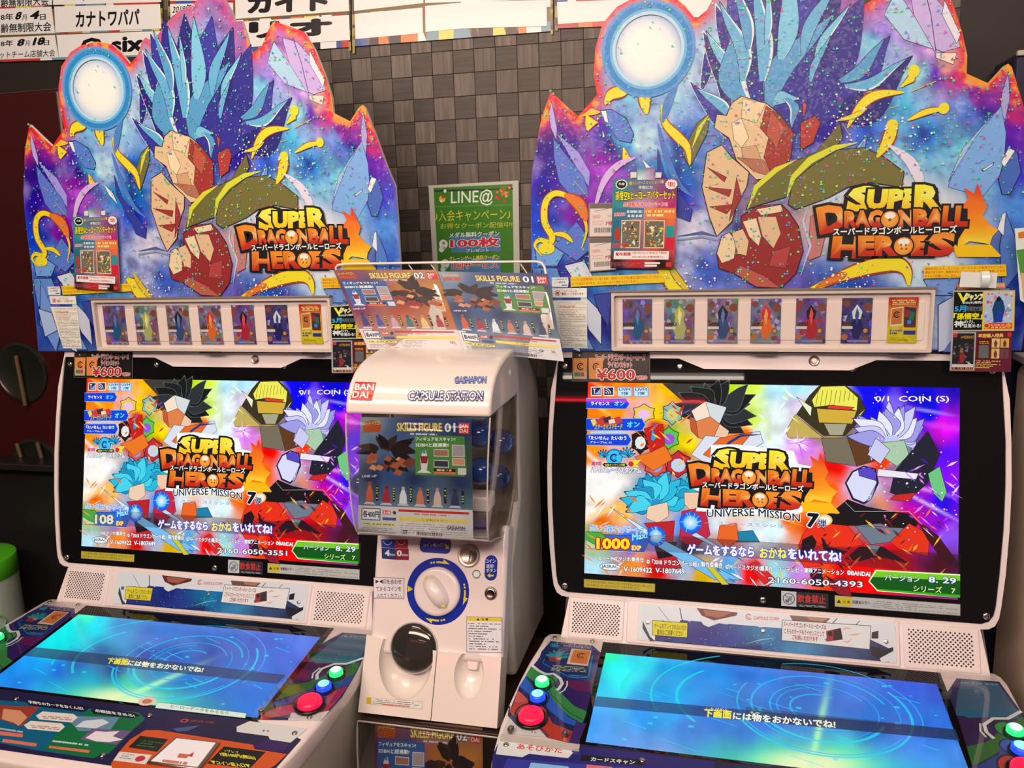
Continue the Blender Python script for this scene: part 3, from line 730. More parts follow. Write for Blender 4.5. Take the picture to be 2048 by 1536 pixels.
def screen_picture(own, parent):
    fr = frU(own); P = Print(fr, 0.0006, 6e-6, lit_=False)
    base = frU('R')       # the picture itself is designed once, in the right machine's pixels
    class SP(Print):
        def p(s, x, y): return base.px(x, y, 0.0)
    P = SP(fr, 0.0006, 6e-6, lit_=False)
    uv, Fs = grid_uv(0, 0, 0.708, 0.3982, 230, 130)
    px = base.img(uv); C = idw(wob(px, 26, 9, 1.0), samples_screen(), 3.6)
    n1 = fbm(px, 30, 3.0); C *= (1 + 0.3 * n1)[:, None]; g_ = C.mean(1)[:, None]; C = np.clip(g_ + (C - g_) * 1.3, 0, 1)
    # fire streaks on the left and upper right glow
    for (x, y, rx, ry, ang, c, w) in ((250, 200, 60, 8, 35, (255, 220, 90), .8), (300, 130, 90, 7, 25, (255, 210, 80), .7), (230, 420, 90, 9, 40, (255, 240, 220), .8), (300, 300, 60, 20, 0, (255, 180, 60), .5),
        (270, 640, 90, 10, -20, (255, 214, 90), .8), (1120, 360, 60, 55, 0, (235, 120, 255), .6), (1090, 350, 26, 24, 0, (255, 255, 255), .95), (1300, 350, 160, 6, -10, (236, 150, 255), .9), (1300, 440, 120, 7, 25, (250, 130, 240), .8),
        (1180, 640, 90, 40, 0, (255, 200, 60), .5), (1440, 600, 60, 30, 40, (255, 150, 40), .6), (1600, 540, 140, 8, 14, (250, 150, 255), .8), (1620, 600, 160, 6, 28, (240, 200, 255), .8), (1700, 280, 120, 12, 8, (220, 60, 240), .7), (1640, 215, 90, 6, 10, (170, 150, 250), .8),
        (980, 500, 60, 90, 0, (235, 250, 255), .5), (240, 550, 60, 50, 0, (255, 255, 250), .7), (1080, 760, 60, 60, 0, (240, 150, 60), .3), (800, 640, 80, 26, 0, (250, 220, 150), .5)):
        a, b = z3(x, y); C = blend(C, w * gauss(px, a, b, rx * .4727, ry * .4727, ang, 1.2), c)
    P.add([tuple(q) for q in uv], Fs, bgcols(P, C))
    P.h = 0.0008; P.ink = (24, 20, 30)
    rnd = random.Random(11)
    def burst(cx, cy, r0, r1, n, cols, a0=0, a1=360, w=0.35, edge=(20, 18, 24), sq=1.0):
        for k in range(n):
            a = R_(a0 + (a1 - a0) * (k + 0.5) / n + rnd.uniform(-4, 4)); L = r1 * rnd.uniform(0.75, 1.05)
            x, y = cx + math.cos(a) * r0 * 0.3, cy - math.sin(a) * r0 * 0.3 * sq
            p0 = z3(x, y); p1 = z3(cx + math.cos(a) * L, cy - math.sin(a) * L * sq)
            P.leaf(*p0, *p1, r1 * w * .4727, rnd.uniform(-9, 9), cols[k % len(cols)], edge)
    # generic dark shard burst and orange ribbon (upper middle)
    P.poly([z3(*p) for p in ((520, 100), (740, 100), (770, 170), (700, 190), (610, 180))], (62, 60, 54))
    P.poly([z3(*p) for p in ((610, 150), (700, 110), (780, 130), (830, 200), (800, 290), (770, 330), (740, 230), (690, 200), (630, 250), (600, 240))], (30, 32, 34)); burst(740, 215, 90, 190, 12, [(28, 32, 34), (20, 24, 26), (44, 50, 54)], -55, 175, 0.40, (90, 96, 96), 0.75)
    for q, cc in ((((640, 215), (700, 175), (720, 240), (660, 260)), (246, 226, 206)), (((700, 175), (790, 200), (760, 270), (720, 240)), (214, 222, 226)), (((660, 260), (720, 240), (760, 270), (730, 340), (670, 330)), (226, 130, 76)), (((632, 240), (660, 260), (670, 330), (640, 300)), (200, 90, 50)), (((730, 340), (760, 270), (800, 300), (780, 380), (720, 370)), (240, 200, 170))): P.poly([z3(*p) for p in q], cc)
    P.poly([z3(*p) for p in ((640, 400), (700, 320), (800, 330), (930, 300), (945, 350), (860, 400), (780, 440), (690, 430))], (222, 226, 240)); P.poly([z3(*p) for p in ((690, 400), (760, 330), (900, 305), (830, 390), (760, 430))], (236, 104, 36))
    P.stroke([z3(*p) for p in ((720, 440), (800, 350), (850, 320), (935, 315))], 0.006, (24, 60, 130), True)
    # cluster of rounded gems at the left
    for (x, y, rx, ry, c1, c2) in ((440, 225, 45, 34, (238, 196, 226), (240, 200, 90)), (560, 225, 40, 42, (214, 206, 120), (150, 190, 170)), (545, 330, 42, 40, (150, 90, 220), (90, 200, 80)), (425, 345, 38, 46, (226, 236, 232), (40, 24, 24)), (490, 440, 46, 50, (150, 160, 225), (226, 80, 60)), (585, 440, 50, 48, (190, 215, 235), (200, 40, 56))):
        cx_, cy_ = z3(x, y); a = np.array(P.p(cx_, cy_)); rxx, ryy = rx * .4727 * .00095, ry * .4727 * .00100
        pts = []
        for k in range(12):
            t = k * math.pi / 6; m_ = 1.28 if k % 2 else 0.98; pts.append((a[0] + rxx * m_ * math.cos(t), a[1] + ryy * m_ * math.sin(t)))
        P.poly_uv(pts, (30, 22, 30)); P.poly_uv([(a[0] + (q[0] - a[0]) * .92, a[1] + (q[1] - a[1]) * .92) for q in pts], c2); P.disc_uv(a[0], a[1] - ryy * .12, rxx * .66, c1, ryy * .62, 9)
    P.poly([z3(*p) for p in ((440, 290), (520, 270), (530, 380), (470, 400))], (204, 30, 26)); P.poly([z3(*p) for p in ((470, 390), (530, 360), (560, 420), (480, 470), (400, 410))], (238, 120, 36)); P.poly([z3(*p) for p in ((476, 280), (492, 330), (480, 345), (468, 335))], (50, 160, 220))
    # cyan flame crystals lower left with two energy globes
    P.poly([z3(*p) for p in ((400, 560), (420, 500), (520, 490), (580, 560), (590, 640), (540, 620), (450, 640), (410, 620))], (30, 150, 196)); burst(495, 610, 90, 160, 15, [(36, 190, 226), (26, 150, 196), (70, 214, 240)], 5, 205, 0.42, (20, 70, 110), 0.85)
    burst(645, 560, 40, 80, 8, [(40, 196, 222), (30, 160, 200)], -10, 200, 0.5, (20, 80, 120))
    P.poly([z3(*p) for p in ((455, 620), (540, 600), (545, 660), (500, 690), (450, 670))], (240, 206, 178)); P.poly([z3(*p) for p in ((610, 560), (680, 560), (680, 610), (640, 640), (612, 610))], (244, 200, 168))
    P.poly([z3(*p) for p in ((440, 690), (570, 680), (560, 800), (600, 880), (480, 890), (520, 790))], (190, 34, 44)); P.poly([z3(*p) for p in ((600, 640), (700, 620), (720, 740), (650, 800), (590, 760))], (196, 40, 70)); P.poly([z3(*p) for p in ((480, 770), (580, 770), (560, 830), (500, 840))], (30, 24, 30))
    P.poly([z3(*p) for p in ((295, 620), (360, 660), (490, 740), (480, 760))], (210, 235, 250)); P.poly([z3(*p) for p in ((520, 760), (850, 930), (740, 930), (500, 790))], (120, 190, 240)); P.poly([z3(*p) for p in ((660, 730), (780, 800), (860, 850), (640, 740))], (190, 225, 250))
    for (x, y, r) in ((490, 745, 44), (637, 688, 48)):
        a = np.array(P.p(*z3(x, y))); P.disc_uv(*a, r * .00046, (60, 170, 255), seg=28, edge=(10, 80, 230)); P.disc_uv(*a, r * .00030, (240, 252, 255), seg=18, edge=(70, 190, 255)); 
        P.h += P.step
        for k in range(9):
            t = rnd.uniform(0, 6.28); P.stroke_uv([a + np.array([math.cos(t), math.sin(t)]) * r * .00012, a + np.array([math.cos(t + .5), math.sin(t + .5)]) * r * .00044], 0.0008, (190, 235, 255), up=False)
    P.poly([z3(*p) for p in ((780, 770), (800, 730), (900, 720), (930, 770))], (30, 130, 170)); P.poly([z3(*p) for p in ((760, 700), (830, 690), (840, 760), (790, 800), (750, 760))], (236, 104, 40))
    # bonus plaque
    P.poly([z3(*p) for p in ((195, 735), (470, 745), (440, 812), (195, 800))], (38, 104, 220)); P.poly([z3(*p) for p in ((195, 725), (260, 730), (300, 770), (240, 800), (195, 795))], (70, 170, 70)); P.poly([z3(*p) for p in ((195, 760), (230, 780), (290, 800), (195, 798))], (190, 214, 170))
    P.stroke([z3(*p) for p in ((195, 800), (440, 815))], 0.0012, (250, 190, 60))
    # gold shard mask upper right centre, generic
    P.poly([z3(*p) for p in ((1085, 230), (1140, 150), (1180, 110), (1290, 105), (1350, 150), (1380, 210), (1340, 270), (1290, 320), (1200, 320), (1150, 280))], (60, 52, 30))
    P.poly([z3(*p) for p in ((1150, 170), (1190, 112), (1290, 110), (1345, 160), (1340, 215), (1240, 190), (1160, 200))], (240, 236, 90))
    P.h += P.step
    for k in range(9): P.stroke_uv([P.p(*z3(1165 + k * 20, 200 - 4 * k)), P.p(*z3(1178 + k * 19, 128))], 0.0009, (90, 90, 30), up=False)
    P.poly([z3(*p) for p in ((1170, 205), (1340, 215), (1320, 270), (1180, 265))], (214, 176, 60)); P.poly([z3(*p) for p in ((1200, 268), (1300, 270), (1280, 318), (1225, 318))], (170, 166, 140)); P.poly([z3(*p) for p in ((1220, 190), (1330, 200), (1310, 212), (1215, 205))], (226, 60, 40))
    P.poly([z3(*p) for p in ((1085, 155), (1150, 200), (1145, 240))], (236, 240, 210)); P.poly([z3(*p) for p in ((1380, 200), (1340, 240), (1335, 265))], (226, 226, 130))
    P.poly([z3(*p) for p in ((1040, 300), (1080, 230), (1160, 300), (1200, 330), (1110, 330), (1050, 330))], (200, 176, 90)); P.poly([z3(*p) for p in ((1190, 330), (1300, 330), (1400, 290), (1410, 370), (1340, 450), (1210, 430))], (120, 112, 92)); P.poly([z3(*p) for p in ((1300, 330), (1380, 280), (1420, 330), (1440, 420), (1340, 450))], (100, 60, 36))
    # orb burst at centre
    a = np.array(P.p(*z3(1095, 350)))
    P.h += P.step
    for k in range(26):
        t = rnd.uniform(0, 6.28); L = rnd.uniform(.012, .034); d = np.array([math.cos(t), math.sin(t)]); e = np.array([-d[1], d[0]])
        P.poly_uv([tuple(a + e * .0013), tuple(a + d * L), tuple(a - e * .0013)], rnd.choice([(255, 255, 255), (240, 170, 255), (190, 90, 250), (255, 220, 255)]), up=False)
    # pale lilac crystals
    P.poly([z3(*p) for p in ((1390, 380), (1410, 300), (1500, 270), (1590, 300), (1590, 380), (1520, 350), (1440, 360), (1400, 430))], (196, 198, 244)); burst(1490, 350, 110, 190, 14, [(206, 206, 248), (160, 158, 232), (232, 234, 255)], 20, 175, 0.34, (60, 46, 120), 0.95)
    P.poly([z3(*p) for p in ((1440, 350), (1540, 340), (1560, 400), (1510, 450), (1450, 410))], (170, 205, 170)); P.poly([z3(*p) for p in ((1385, 400), (1420, 330), (1480, 380), (1440, 440))], (206, 204, 244))
    P.poly([z3(*p) for p in ((1500, 470), (1640, 300), (1690, 400), (1640, 520), (1560, 590), (1480, 560))], (34, 34, 50)); P.poly([z3(*p) for p in ((1430, 460), (1600, 480), (1590, 505), (1425, 490))], (236, 232, 244)); P.poly([z3(*p) for p in ((1480, 590), (1560, 600), (1590, 560), (1500, 570))], (206, 40, 40)); P.poly([z3(*p) for p in ((1640, 480), (1690, 450), (1720, 560), (1700, 600), (1660, 560))], (110, 200, 130))
    # egg shaped pale stone with violet facet
    P.poly([z3(*p) for p in ((1290, 520), (1320, 470), (1370, 447), (1420, 460), (1432, 520), (1400, 590), (1370, 610), (1320, 590))], (40, 30, 80)); P.poly([z3(*p) for p in ((1296, 520), (1324, 474), (1370, 452), (1414, 464), (1424, 520), (1396, 582), (1370, 602), (1326, 584))], (220, 222, 250)); P.poly([z3(*p) for p in ((1345, 462), (1395, 452), (1424, 480), (1420, 510), (1385, 500), (1350, 490))], (88, 70, 200)); P.poly([z3(*p) for p in ((1380, 600), (1424, 520), (1400, 590))], (170, 174, 226))
    # black and red swirl lower right
    P.poly([z3(*p) for p in ((1240, 640), (1300, 590), (1380, 620), (1480, 640), (1560, 650), (1600, 690), (1560, 740), (1440, 690), (1330, 700), (1220, 700), (1180, 670))], (26, 20, 24))
    P.poly([z3(*p) for p in ((1110, 740), (1150, 690), (1200, 690), (1300, 700), (1370, 780), (1280, 800), (1200, 790), (1190, 870), (1120, 880), (1080, 820))], (236, 50, 26)); P.poly([z3(*p) for p in ((1330, 700), (1540, 710), (1480, 770), (1400, 780))], (112, 124, 140)); P.poly([z3(*p) for p in ((1560, 690), (1650, 740), (1640, 830), (1520, 800), (1480, 770))], (230, 52, 26))
    P.poly([z3(*p) for p in ((1110, 760), (1150, 740), (1170, 770), (1150, 820), (1100, 830))], (34, 22, 22)); P.poly([z3(*p) for p in ((1190, 750), (1220, 790), (1300, 810), (1260, 830), (1200, 800))], (34, 22, 22)); P.poly([z3(*p) for p in ((1290, 840), (1350, 790), (1450, 790), (1560, 860), (1430, 830), (1350, 850))], (40, 20, 22)); P.poly([z3(*p) for p in ((1380, 780), (1440, 785), (1412, 830))], (112, 124, 140)); P.poly([z3(*p) for p in ((1600, 690), (1680, 740), (1770, 860), (1760, 880), (1690, 830), (1640, 760))], (70, 18, 30))
    P.stroke([z3(*p) for p in ((1290, 600), (1330, 640), (1440, 640), (1560, 640), (1640, 720))], 0.0012, (160, 160, 175))
    P.poly([z3(*p) for p in ((880, 870), (920, 850), (1000, 930), (960, 960))], (220, 40, 40)); P.poly([z3(*p) for p in ((700, 870), (730, 870), (800, 950), (770, 950))], (214, 200, 50)); P.poly([z3(*p) for p in ((1200, 930), (1290, 920), (1320, 1000), (1260, 990))], (150, 30, 40)); P.poly([z3(*p) for p in ((1140, 890), (1190, 880), (1200, 960), (1150, 955))], (40, 24, 60))
    P.h += P.step
    for k in range(70):
        x, y = rnd.uniform(1380, 1760), rnd.uniform(120, 760); P.disc(*z3(x, y), rnd.uniform(.0006, .0018), rnd.choice([(255, 190, 255), (255, 255, 255), (220, 120, 240)]), seg=8, up=False)
    for k in range(40):
        x, y = rnd.uniform(205, 420), rnd.uniform(120, 720); P.disc(*z3(x, y), rnd.uniform(.0005, .0013), rnd.choice([(255, 240, 170), (255, 220, 120)]), seg=8, up=False)
    # scattered comic shards for density
    P.ink = None; P.h += P.step
    for (x0, y0, x1, y1, n_, cs) in ((205, 560, 420, 900, 26, [(250, 150, 50), (255, 210, 120), (250, 250, 240), (240, 110, 30)]), (700, 780, 1120, 950, 34, [(120, 190, 240), (230, 240, 250), (210, 40, 50), (240, 200, 60), (60, 120, 200)]), (1120, 640, 1700, 960, 60, [(230, 50, 26), (250, 110, 40), (120, 20, 24), (255, 190, 60), (70, 20, 40)]), (1560, 420, 1760, 760, 30, [(150, 60, 240), (220, 120, 250), (60, 30, 200), (240, 210, 255)]), (860, 130, 1080, 340, 12, [(240, 252, 255), (220, 245, 140), (255, 255, 230)]), (390, 190, 640, 480, 30, [(214, 40, 36), (250, 200, 70), (120, 80, 200), (90, 190, 90), (240, 120, 50)])):
        for k in range(n_):
            x, y = rnd.uniform(x0, x1), rnd.uniform(y0, y1); l_ = rnd.uniform(10, 38); t = R_(rnd.choice([35, 40, -35, 50, -50]) + rnd.uniform(-12, 12)); w_ = rnd.uniform(2, 6)
            P.poly([z3(x - l_ * math.cos(t), y - l_ * math.sin(t)), z3(x - w_ * math.sin(t), y + w_ * math.cos(t)), z3(x + l_ * math.cos(t), y + l_ * math.sin(t)), z3(x + w_ * math.sin(t), y - w_ * math.cos(t))], rnd.choice(cs), up=False)
    # --- writing on the screen
    za = zr(1160, 760, 0.1432)
    def T(z, t, x0, y0, x1, y1, h, c, b=0.0, out=None, sk=0.0, grad=None):
        s_ = np.linalg.norm(np.array(z(1, 0)) - np.array(z(0, 0))); a = z(x0, y0); e = z(x1, y1); P.text(t, a[0], a[1], e[0], e[1], h * s_, c, b, out, sk, grad)
    for x in (155, 330):
        P.poly([za(x, 95), za(x + 148, 92), za(x + 148, 224), za(x, 226)], (235, 240, 252)); P.poly([za(x + 12, 108), za(x + 136, 105), za(x + 136, 210), za(x + 12, 212)], (44, 40, 78))
    P.poly([za(*q_) for q_ in ((185, 122), (225, 122), (210, 145), (210, 200), (200, 200), (200, 145))], (240, 244, 255))
    for k in range(4): P.poly([za(220 + k * 17, 198 - k * 17 - 14), za(231 + k * 17, 198 - k * 17 - 14), za(231 + k * 17, 200), za(220 + k * 17, 200)], (200, 215, 245))
    a = np.array(P.p(*za(358, 192)))
    for k, r in enumerate((.0035, .0075, .0115)): P.ring(a[0], a[1], r - .0014, r, (240, 244, 255), 0, 90, 12)
    for x in (520, 748):
        P.poly([za(x, 100), za(x + 208, 98), za(x + 212, 232), za(x + 4, 234)], (90, 150, 235)); P.poly([za(x + 10, 108), za(x + 198, 106), za(x + 202, 224), za(x + 14, 226)], (196, 232, 255))
        T(za, 'UVM', x + 28, 153, x + 182, 151, 36, (40, 50, 110), 0.02); T(za, '7弾', x + 58, 212, x + 155, 210, 46, (40, 50, 110), 0.02)
    for (y, xr, h_) in ((265, 690, 135), (545, 910, 160), (762, 715, 150)):
        P.poly([za(88, y - 8), za(xr - 40, y - 12), za(xr + 8, y + h_ / 2), za(xr - 40, y + h_ + 8), za(88, y + h_)], (110, 190, 255)); P.poly([za(88, y), za(xr - 46, y - 3), za(xr, y + h_ / 2), za(xr - 46, y + h_), za(88, y + h_ - 8)], (18, 66, 220))
    T(za, 'ライセンス', 158, 350, 412, 352, 46, (255, 255, 255), 0.04); T(za, 'オン', 485, 358, 620, 355, 58, (90, 225, 255), 0.05); T(za, 'オン', 660, 660, 832, 655, 76, (90, 225, 255), 0.05)
    P.poly([za(*q_) for q_ in ((150, 560), (210, 540), (240, 600), (190, 650))], (240, 206, 90)); P.poly([za(*q_) for q_ in ((240, 560), (330, 500), (420, 540), (560, 510), (600, 590), (420, 640), (230, 630))], (206, 60, 60)); P.poly([za(*q_) for q_ in ((320, 540), (430, 500), (440, 590), (350, 600))], (60, 50, 60)); P.poly([za(*q_) for q_ in ((400, 560), (480, 540), (500, 600), (410, 610))], (240, 220, 190)); P.poly([za(*q_) for q_ in ((140, 720), (580, 700), (640, 740), (150, 745))], (190, 210, 245))
    T(za, 'スターカリスマモード', 205, 690, 590, 684, 72, (240, 206, 70), 0.03, ((60, 34, 20), 0.06), 0.12)
    T(za, '「たいせん」たいおう', 130, 833, 650, 838, 54, (255, 255, 255), 0.04); T(za, 'グループNo. 01', 142, 882, 442, 888, 32, (255, 255, 255), 0.01)
    # badge with plain blue bursts
    P.disc(*za(480, 1075), 0.0175, (24, 120, 200), seg=28); a = np.array(P.p(*za(478, 1085))); P.disc_uv(*a, 0.0155, (60, 196, 250), seg=28); P.ring(*a, .0055, .0085, (10, 40, 100), 40, 320, 28); P.ring(*a, .0035, .0045, (10, 40, 100), 0, 360, 20)
    for (x, y, r) in ((330, 1060, 60), (660, 1050, 80)):
        for k in range(7):
            t = R_(10 + 27 * k); P.leaf(*za(x, y + 20), *za(x + math.cos(t) * r * 1.25, y - math.sin(t) * r * 1.25), r * .06, 0, [(70, 200, 240), (40, 160, 215)][k % 2], (14, 60, 110))
    P.poly([za(*q_) for q_ in ((690, 1130), (740, 1120), (860, 1110), (790, 1180), (830, 1220), (700, 1200))], (250, 226, 40)); P.disc(*za(715, 1170), 0.0055, (220, 40, 50))
    T(za, '第7回', 165, 1190, 300, 1190, 50, (240, 60, 60), 0.04, ((60, 170, 240), 0.08)); P.poly([za(*q_) for q_ in ((315, 1180), (345, 1155), (635, 1160), (665, 1190), (635, 1210), (345, 1208))], (24, 30, 30)); T(za, '全国オンライン対戦', 350, 1198, 630, 1200, 32, (240, 226, 90), 0.02)
    T(za, 'バトルスポーツスタジアム', 150, 1288, 850, 1300, 82, (250, 252, 255), 0.05, ((30, 50, 130), 0.08), 0.12)
    T(z3, '0/1  COIN (S)', 1418, 182, 1728, 182, 29, (250, 250, 255), 0.015)
    # logo
    zl = zr(1380, 880, 0.166)
    f = lambda x, y: zl(20 + (x - 0) * 0.865 , 60 + (y - 160) * 0.86 + (x) * 0.055)
    P.poly([f(*q_) for q_ in ((270, 140), (620, 110), (1420, 150), (1480, 330), (1740, 360), (1760, 640), (1560, 760), (1540, 1000), (1380, 1060), (60, 1080), (110, 800), (-20, 760), (-60, 380), (260, 380))], (252, 252, 255))
    super_logo(P, f, 0.166 * 0.865)
    T(zl, 'UNIVERSE', 205, 928, 772, 912, 92, (18, 26, 44), 0.015, ((240, 250, 255), 0.05)); T(zl, 'MISSION', 825, 915, 1320, 985, 92, (18, 26, 44), 0.015, ((240, 250, 255), 0.05))
    P.stroke([zl(*q_) for q_ in ((170, 1000), (400, 945), (760, 920), (1100, 950), (1380, 1040))], 0.002, (250, 226, 130), True)
    T(zl, 'ユニバースミッション', 330, 1020, 1215, 1062, 46, (70, 100, 160), 0.0, ((240, 250, 255), 0.03)); T(zl, '7', 1410, 1035, 1525, 1045, 150, (16, 18, 26), 0.06, ((245, 250, 255), 0.06), 0.1)
    a = np.array(P.p(*zl(1625, 960))); P.ring(a[0], a[1], .0105, .0135, (240, 200, 90), 0, 360, 30, .8); P.disc_uv(a[0], a[1], .0105, (250, 244, 220), .0084, 24)
    T(zl, '弾', 1530, 1042, 1640, 1048, 92, (30, 60, 100), 0.02, ((250, 250, 255), 0.04))
    # lower bands and text
    P.poly([z3(*q_) for q_ in ((600, 745), (1776, 822), (1776, 905), (600, 815))], (50, 26, 40, 0.55)); P.poly([z3(*q_) for q_ in ((415, 733), (600, 745), (600, 815), (420, 806))], (70, 60, 70, 0.45))
    T(z3, 'ゲームをするなら', 625, 820, 905, 832, 42, (255, 255, 255), 0.045, ((30, 60, 230), 0.07)); T(z3, 'おかね', 930, 835, 1042, 838, 42, (255, 244, 60), 0.045, ((30, 60, 230), 0.07)); T(z3, 'をいれてね!', 1050, 838, 1272, 852, 42, (255, 255, 255), 0.045, ((30, 60, 230), 0.07))
    dk = ((20, 30, 60), 0.06)
    T(z3, '©バードスタジオ/集英社', 250, 847, 440, 853, 19, (255, 255, 255), 0.03, dk); T(z3, '©「2018 ドラゴンボール超」製作委員会', 452, 862, 772, 878, 22, (255, 255, 255), 0.03, dk); T(z3, '©バードスタジオ/集英社・フジテレビ・東映アニメーション', 785, 884, 1285, 908, 22, (255, 255, 255), 0.03, dk); T(z3, '©BANDAI', 1298, 907, 1395, 914, 19, (255, 255, 255), 0.04, dk)
    a = np.array(P.p(*z3(297, 873))); P.disc_uv(*a, .0215, (30, 50, 80), .0078, 28); P.disc_uv(*a, .0205, (235, 245, 250), .0068, 28); T(z3, 'JASRAC', 262, 881, 332, 884, 17, (24, 40, 60), 0.02)
    T(z3, 'V-1609422', 356, 893, 474, 898, 20, (255, 255, 255), 0.03, dk); T(z3, 'V-1807649', 490, 898, 612, 904, 20, (255, 255, 255), 0.03, dk)
    P.poly([z3(*q_) for q_ in ((1418, 886), (1775, 905), (1775, 1004), (1425, 976), (1388, 935))], (240, 255, 190)); P.poly([z3(*q_) for q_ in ((1422, 891), (1775, 910), (1775, 1004), (1428, 972), (1394, 935))], (16, 88, 26)); P.poly([z3(*q_) for q_ in ((1422, 891), (1775, 910), (1775, 932), (1406, 916))], (120, 206, 40)); P.poly([z3(*q_) for q_ in ((1420, 966), (1775, 992), (1775, 1003), (1428, 973))], (50, 180, 30))
    T(z3, 'バージョン', 1458, 930, 1605, 938, 26, (235, 245, 255), 0.02, dk); T(z3, '8. 29', 1643, 938, 1757, 945, 24, (235, 245, 255), 0.03, dk); T(z3, 'シリーズ', 1578, 976, 1698, 984, 26, (250, 250, 170), 0.01); T(z3, '7', 1738, 984, 1755, 986, 20, (250, 250, 170), 0.01)
    red = ((196, 24, 20), 0.09)
    if own == 'R':
        T(z3, '2160-6050-4393', 965, 940, 1363, 960, 23, (245, 250, 255), 0.02, dk); T(z3, '1000', 243, 796, 378, 798, 42, (255, 226, 40), 0.05, red)
    else:
        T(z3, '2160-6050-3551', 965, 940, 1363, 960, 23, (245, 250, 255), 0.02, dk); T(z3, '108', 270, 793, 370, 796, 42, (225, 225, 210), 0.04, ((90, 90, 70), 0.08))
    T(z3, 'EXP', 390, 802, 428, 803, 18, (255, 244, 120), 0.05, red); T(z3, 'ボルンガ超ビッグボーナス', 212, 722, 440, 733, 26, (80, 160, 240), 0.03, ((240, 250, 255), 0.07), 0.1); T(z3, 'Max!', 392, 762, 455, 750, 26, (150, 230, 255), 0.04); T(z3, 'スーパー', 285, 703, 322, 704, 8, (60, 130, 220), 0.02)
    return P.build('screen', 'screen', parent)
screen_r = screen_picture('R', mr_)

# --- stickers on the glass
def sticker(fr, build, name='sticker', mat='print', parent=mr_, h=0.0006, label=None):
    P = Print(fr, h, 6e-6); build(P); o = P.build(name, mat, parent)
    if label: o['label'] = label
    return o
zs = zr(1540, 1040, 0.19531)
def st_yellow(P):
    z = zr(1080, 1100, .19531); P.poly([z(447, 293), z(1183, 342), z(1180, 437), z(447, 385)], (60, 50, 20)); P.poly([z(452, 298), z(1177, 347), z(1174, 431), z(452, 380)], (214, 178, 50))
    a = z(475, 330); b = z(1150, 384); P.text('ゲームをするときは、がめんにちかづきすぎないようにしましょう。', *a, *b, 4.6, (50, 40, 20), 0.01); a = z(475, 366); b = z(1020, 404); P.text('きぶんがわるくなったらすぐにゲームをやめましょう。', *a, *b, 4.6, (50, 40, 20), 0.01)
sticker(UR, st_yellow, label='yellow caution sticker')
def st_food(P):
    P.poly([zs(115, 725), zs(270, 735), zs(270, 888), zs(115, 878)], (216, 204, 196)); P.poly([zs(270, 735), zs(598, 755), zs(598, 908), zs(270, 888)], (34, 30, 32))
    a = np.array(P.p(*zs(192, 807))); P.ring(*a, .0098, .0112, (60, 56, 56)); P.stroke_uv([a + [-.0072, .0072], a + [.0072, -.0072]], .0012, (60, 56, 56)); P.poly([zs(155, 812), zs(200, 812), zs(192, 845), zs(160, 842)], (110, 104, 100)); P.poly([zs(188, 780), zs(230, 782), zs(224, 822), zs(196, 820)], (150, 144, 140))
    a, b = zs(280, 842), zs(568, 860); P.text('飲食禁止', *a, *b, 84 * .1953, (214, 50, 40), 0.03); P.micro([zs(290, 865), zs(570, 880), zs(570, 900), zs(290, 884)], 2, (200, 190, 186), 3)
sticker(UR, st_food, label='black and white no food sticker with red letters')
def st_care(P):
    q = [UR.px(*zs(*a)) for a in ((662, 768), (1952, 860), (1950, 985), (662, 888))]
    P.poly([zs(662, 770), zs(1950, 862), zs(1950, 982), zs(662, 886)], (150, 140, 130)); P.poly([zs(668, 775), zs(1944, 866), zs(1944, 976), zs(668, 881)], (206, 192, 178)); P.poly([zs(676, 782), zs(832, 792), zs(832, 888), zs(676, 876)], (226, 190, 30))
    P.poly([zs(705, 812), zs(728, 850), zs(682, 848)], (30, 26, 20)); P.text('注 意', *zs(742, 850), *zs(820, 854), 28 * .195, (40, 34, 20), 0.02); P.text('保護者の方へ', *zs(842, 858), *zs(1025, 868), 36 * .195, (40, 36, 34), 0.02); P.micro([zs(1050, 822), zs(1925, 888), zs(1925, 968), zs(1050, 898)], 4, (120, 112, 108), 5, th=0.35, maxw=.02, minw=.005)
sticker(UR, st_care, label='long pale notice sticker with a yellow end')

# --- speakers and lower panel
def prof_S(u0, u1, name, mat, h=0.0, top=0.0075, bot=-0.078, parent=mr_, bev=0.0):
    return slab(name, SR, [rr(u0, bot, u1, top, 0.003, 2)], -0.02 + h, h, mat, parent, bev)
pts = []
rings = []
for u, du in ((-0.030, -0.012), (0.745, 0.012)):
    rings.append([(u, 0.02, ZB - 0.035), (u, -0.0095, ZB - 0.046), (u, -0.0185, ZB - 0.0500), (u + du, -0.0555, ZB - 0.1215), (u + du * 2, 0.06, ZB - 0.1265), (u + du * 2, 0.1, ZB - 0.03)])
loft('neck', rings, 'white', mr_, sm=20)
for side in (0, 1):
    u0, u1 = (-0.028, 0.086) if side == 0 else (0.617 - 0.006, 0.742)
    sp = slab('speaker_cover', SR, [rr(u0, -0.0775, u1, 0.004, 0.004, 2)], -0.01, 0.002, 'white', mr_, 0.002)
    import bmesh
    V, Fs = [], []
    nx, ny = (27, 15); hu0, hu1 = (-0.018, 0.076) if side == 0 else (0.6215, 0.7285); v1_, v0_ = -0.008, -0.0655
    for j in range(ny):
        for i in range(14):
            cu = hu0 + (hu1 - hu0) * (i + (0.5 if j % 2 else 0)) / 13.5; cv = v1_ + (v0_ - v1_) * j / (ny - 1)
            n = len(V); V += [tuple(SR.at(cu + 0.00175 * math.cos(k * math.pi / 4), cv + 0.00175 * math.sin(k * math.pi / 4), 0.00215)) for k in range(8)]; Fs.append(tuple(range(n, n + 8)))
    me = bpy.data.meshes.new('speaker_holes'); me.from_pydata(V, [], Fs); o = link('speaker_holes', me, 'hole', sp); setp(o, kind='stuff')

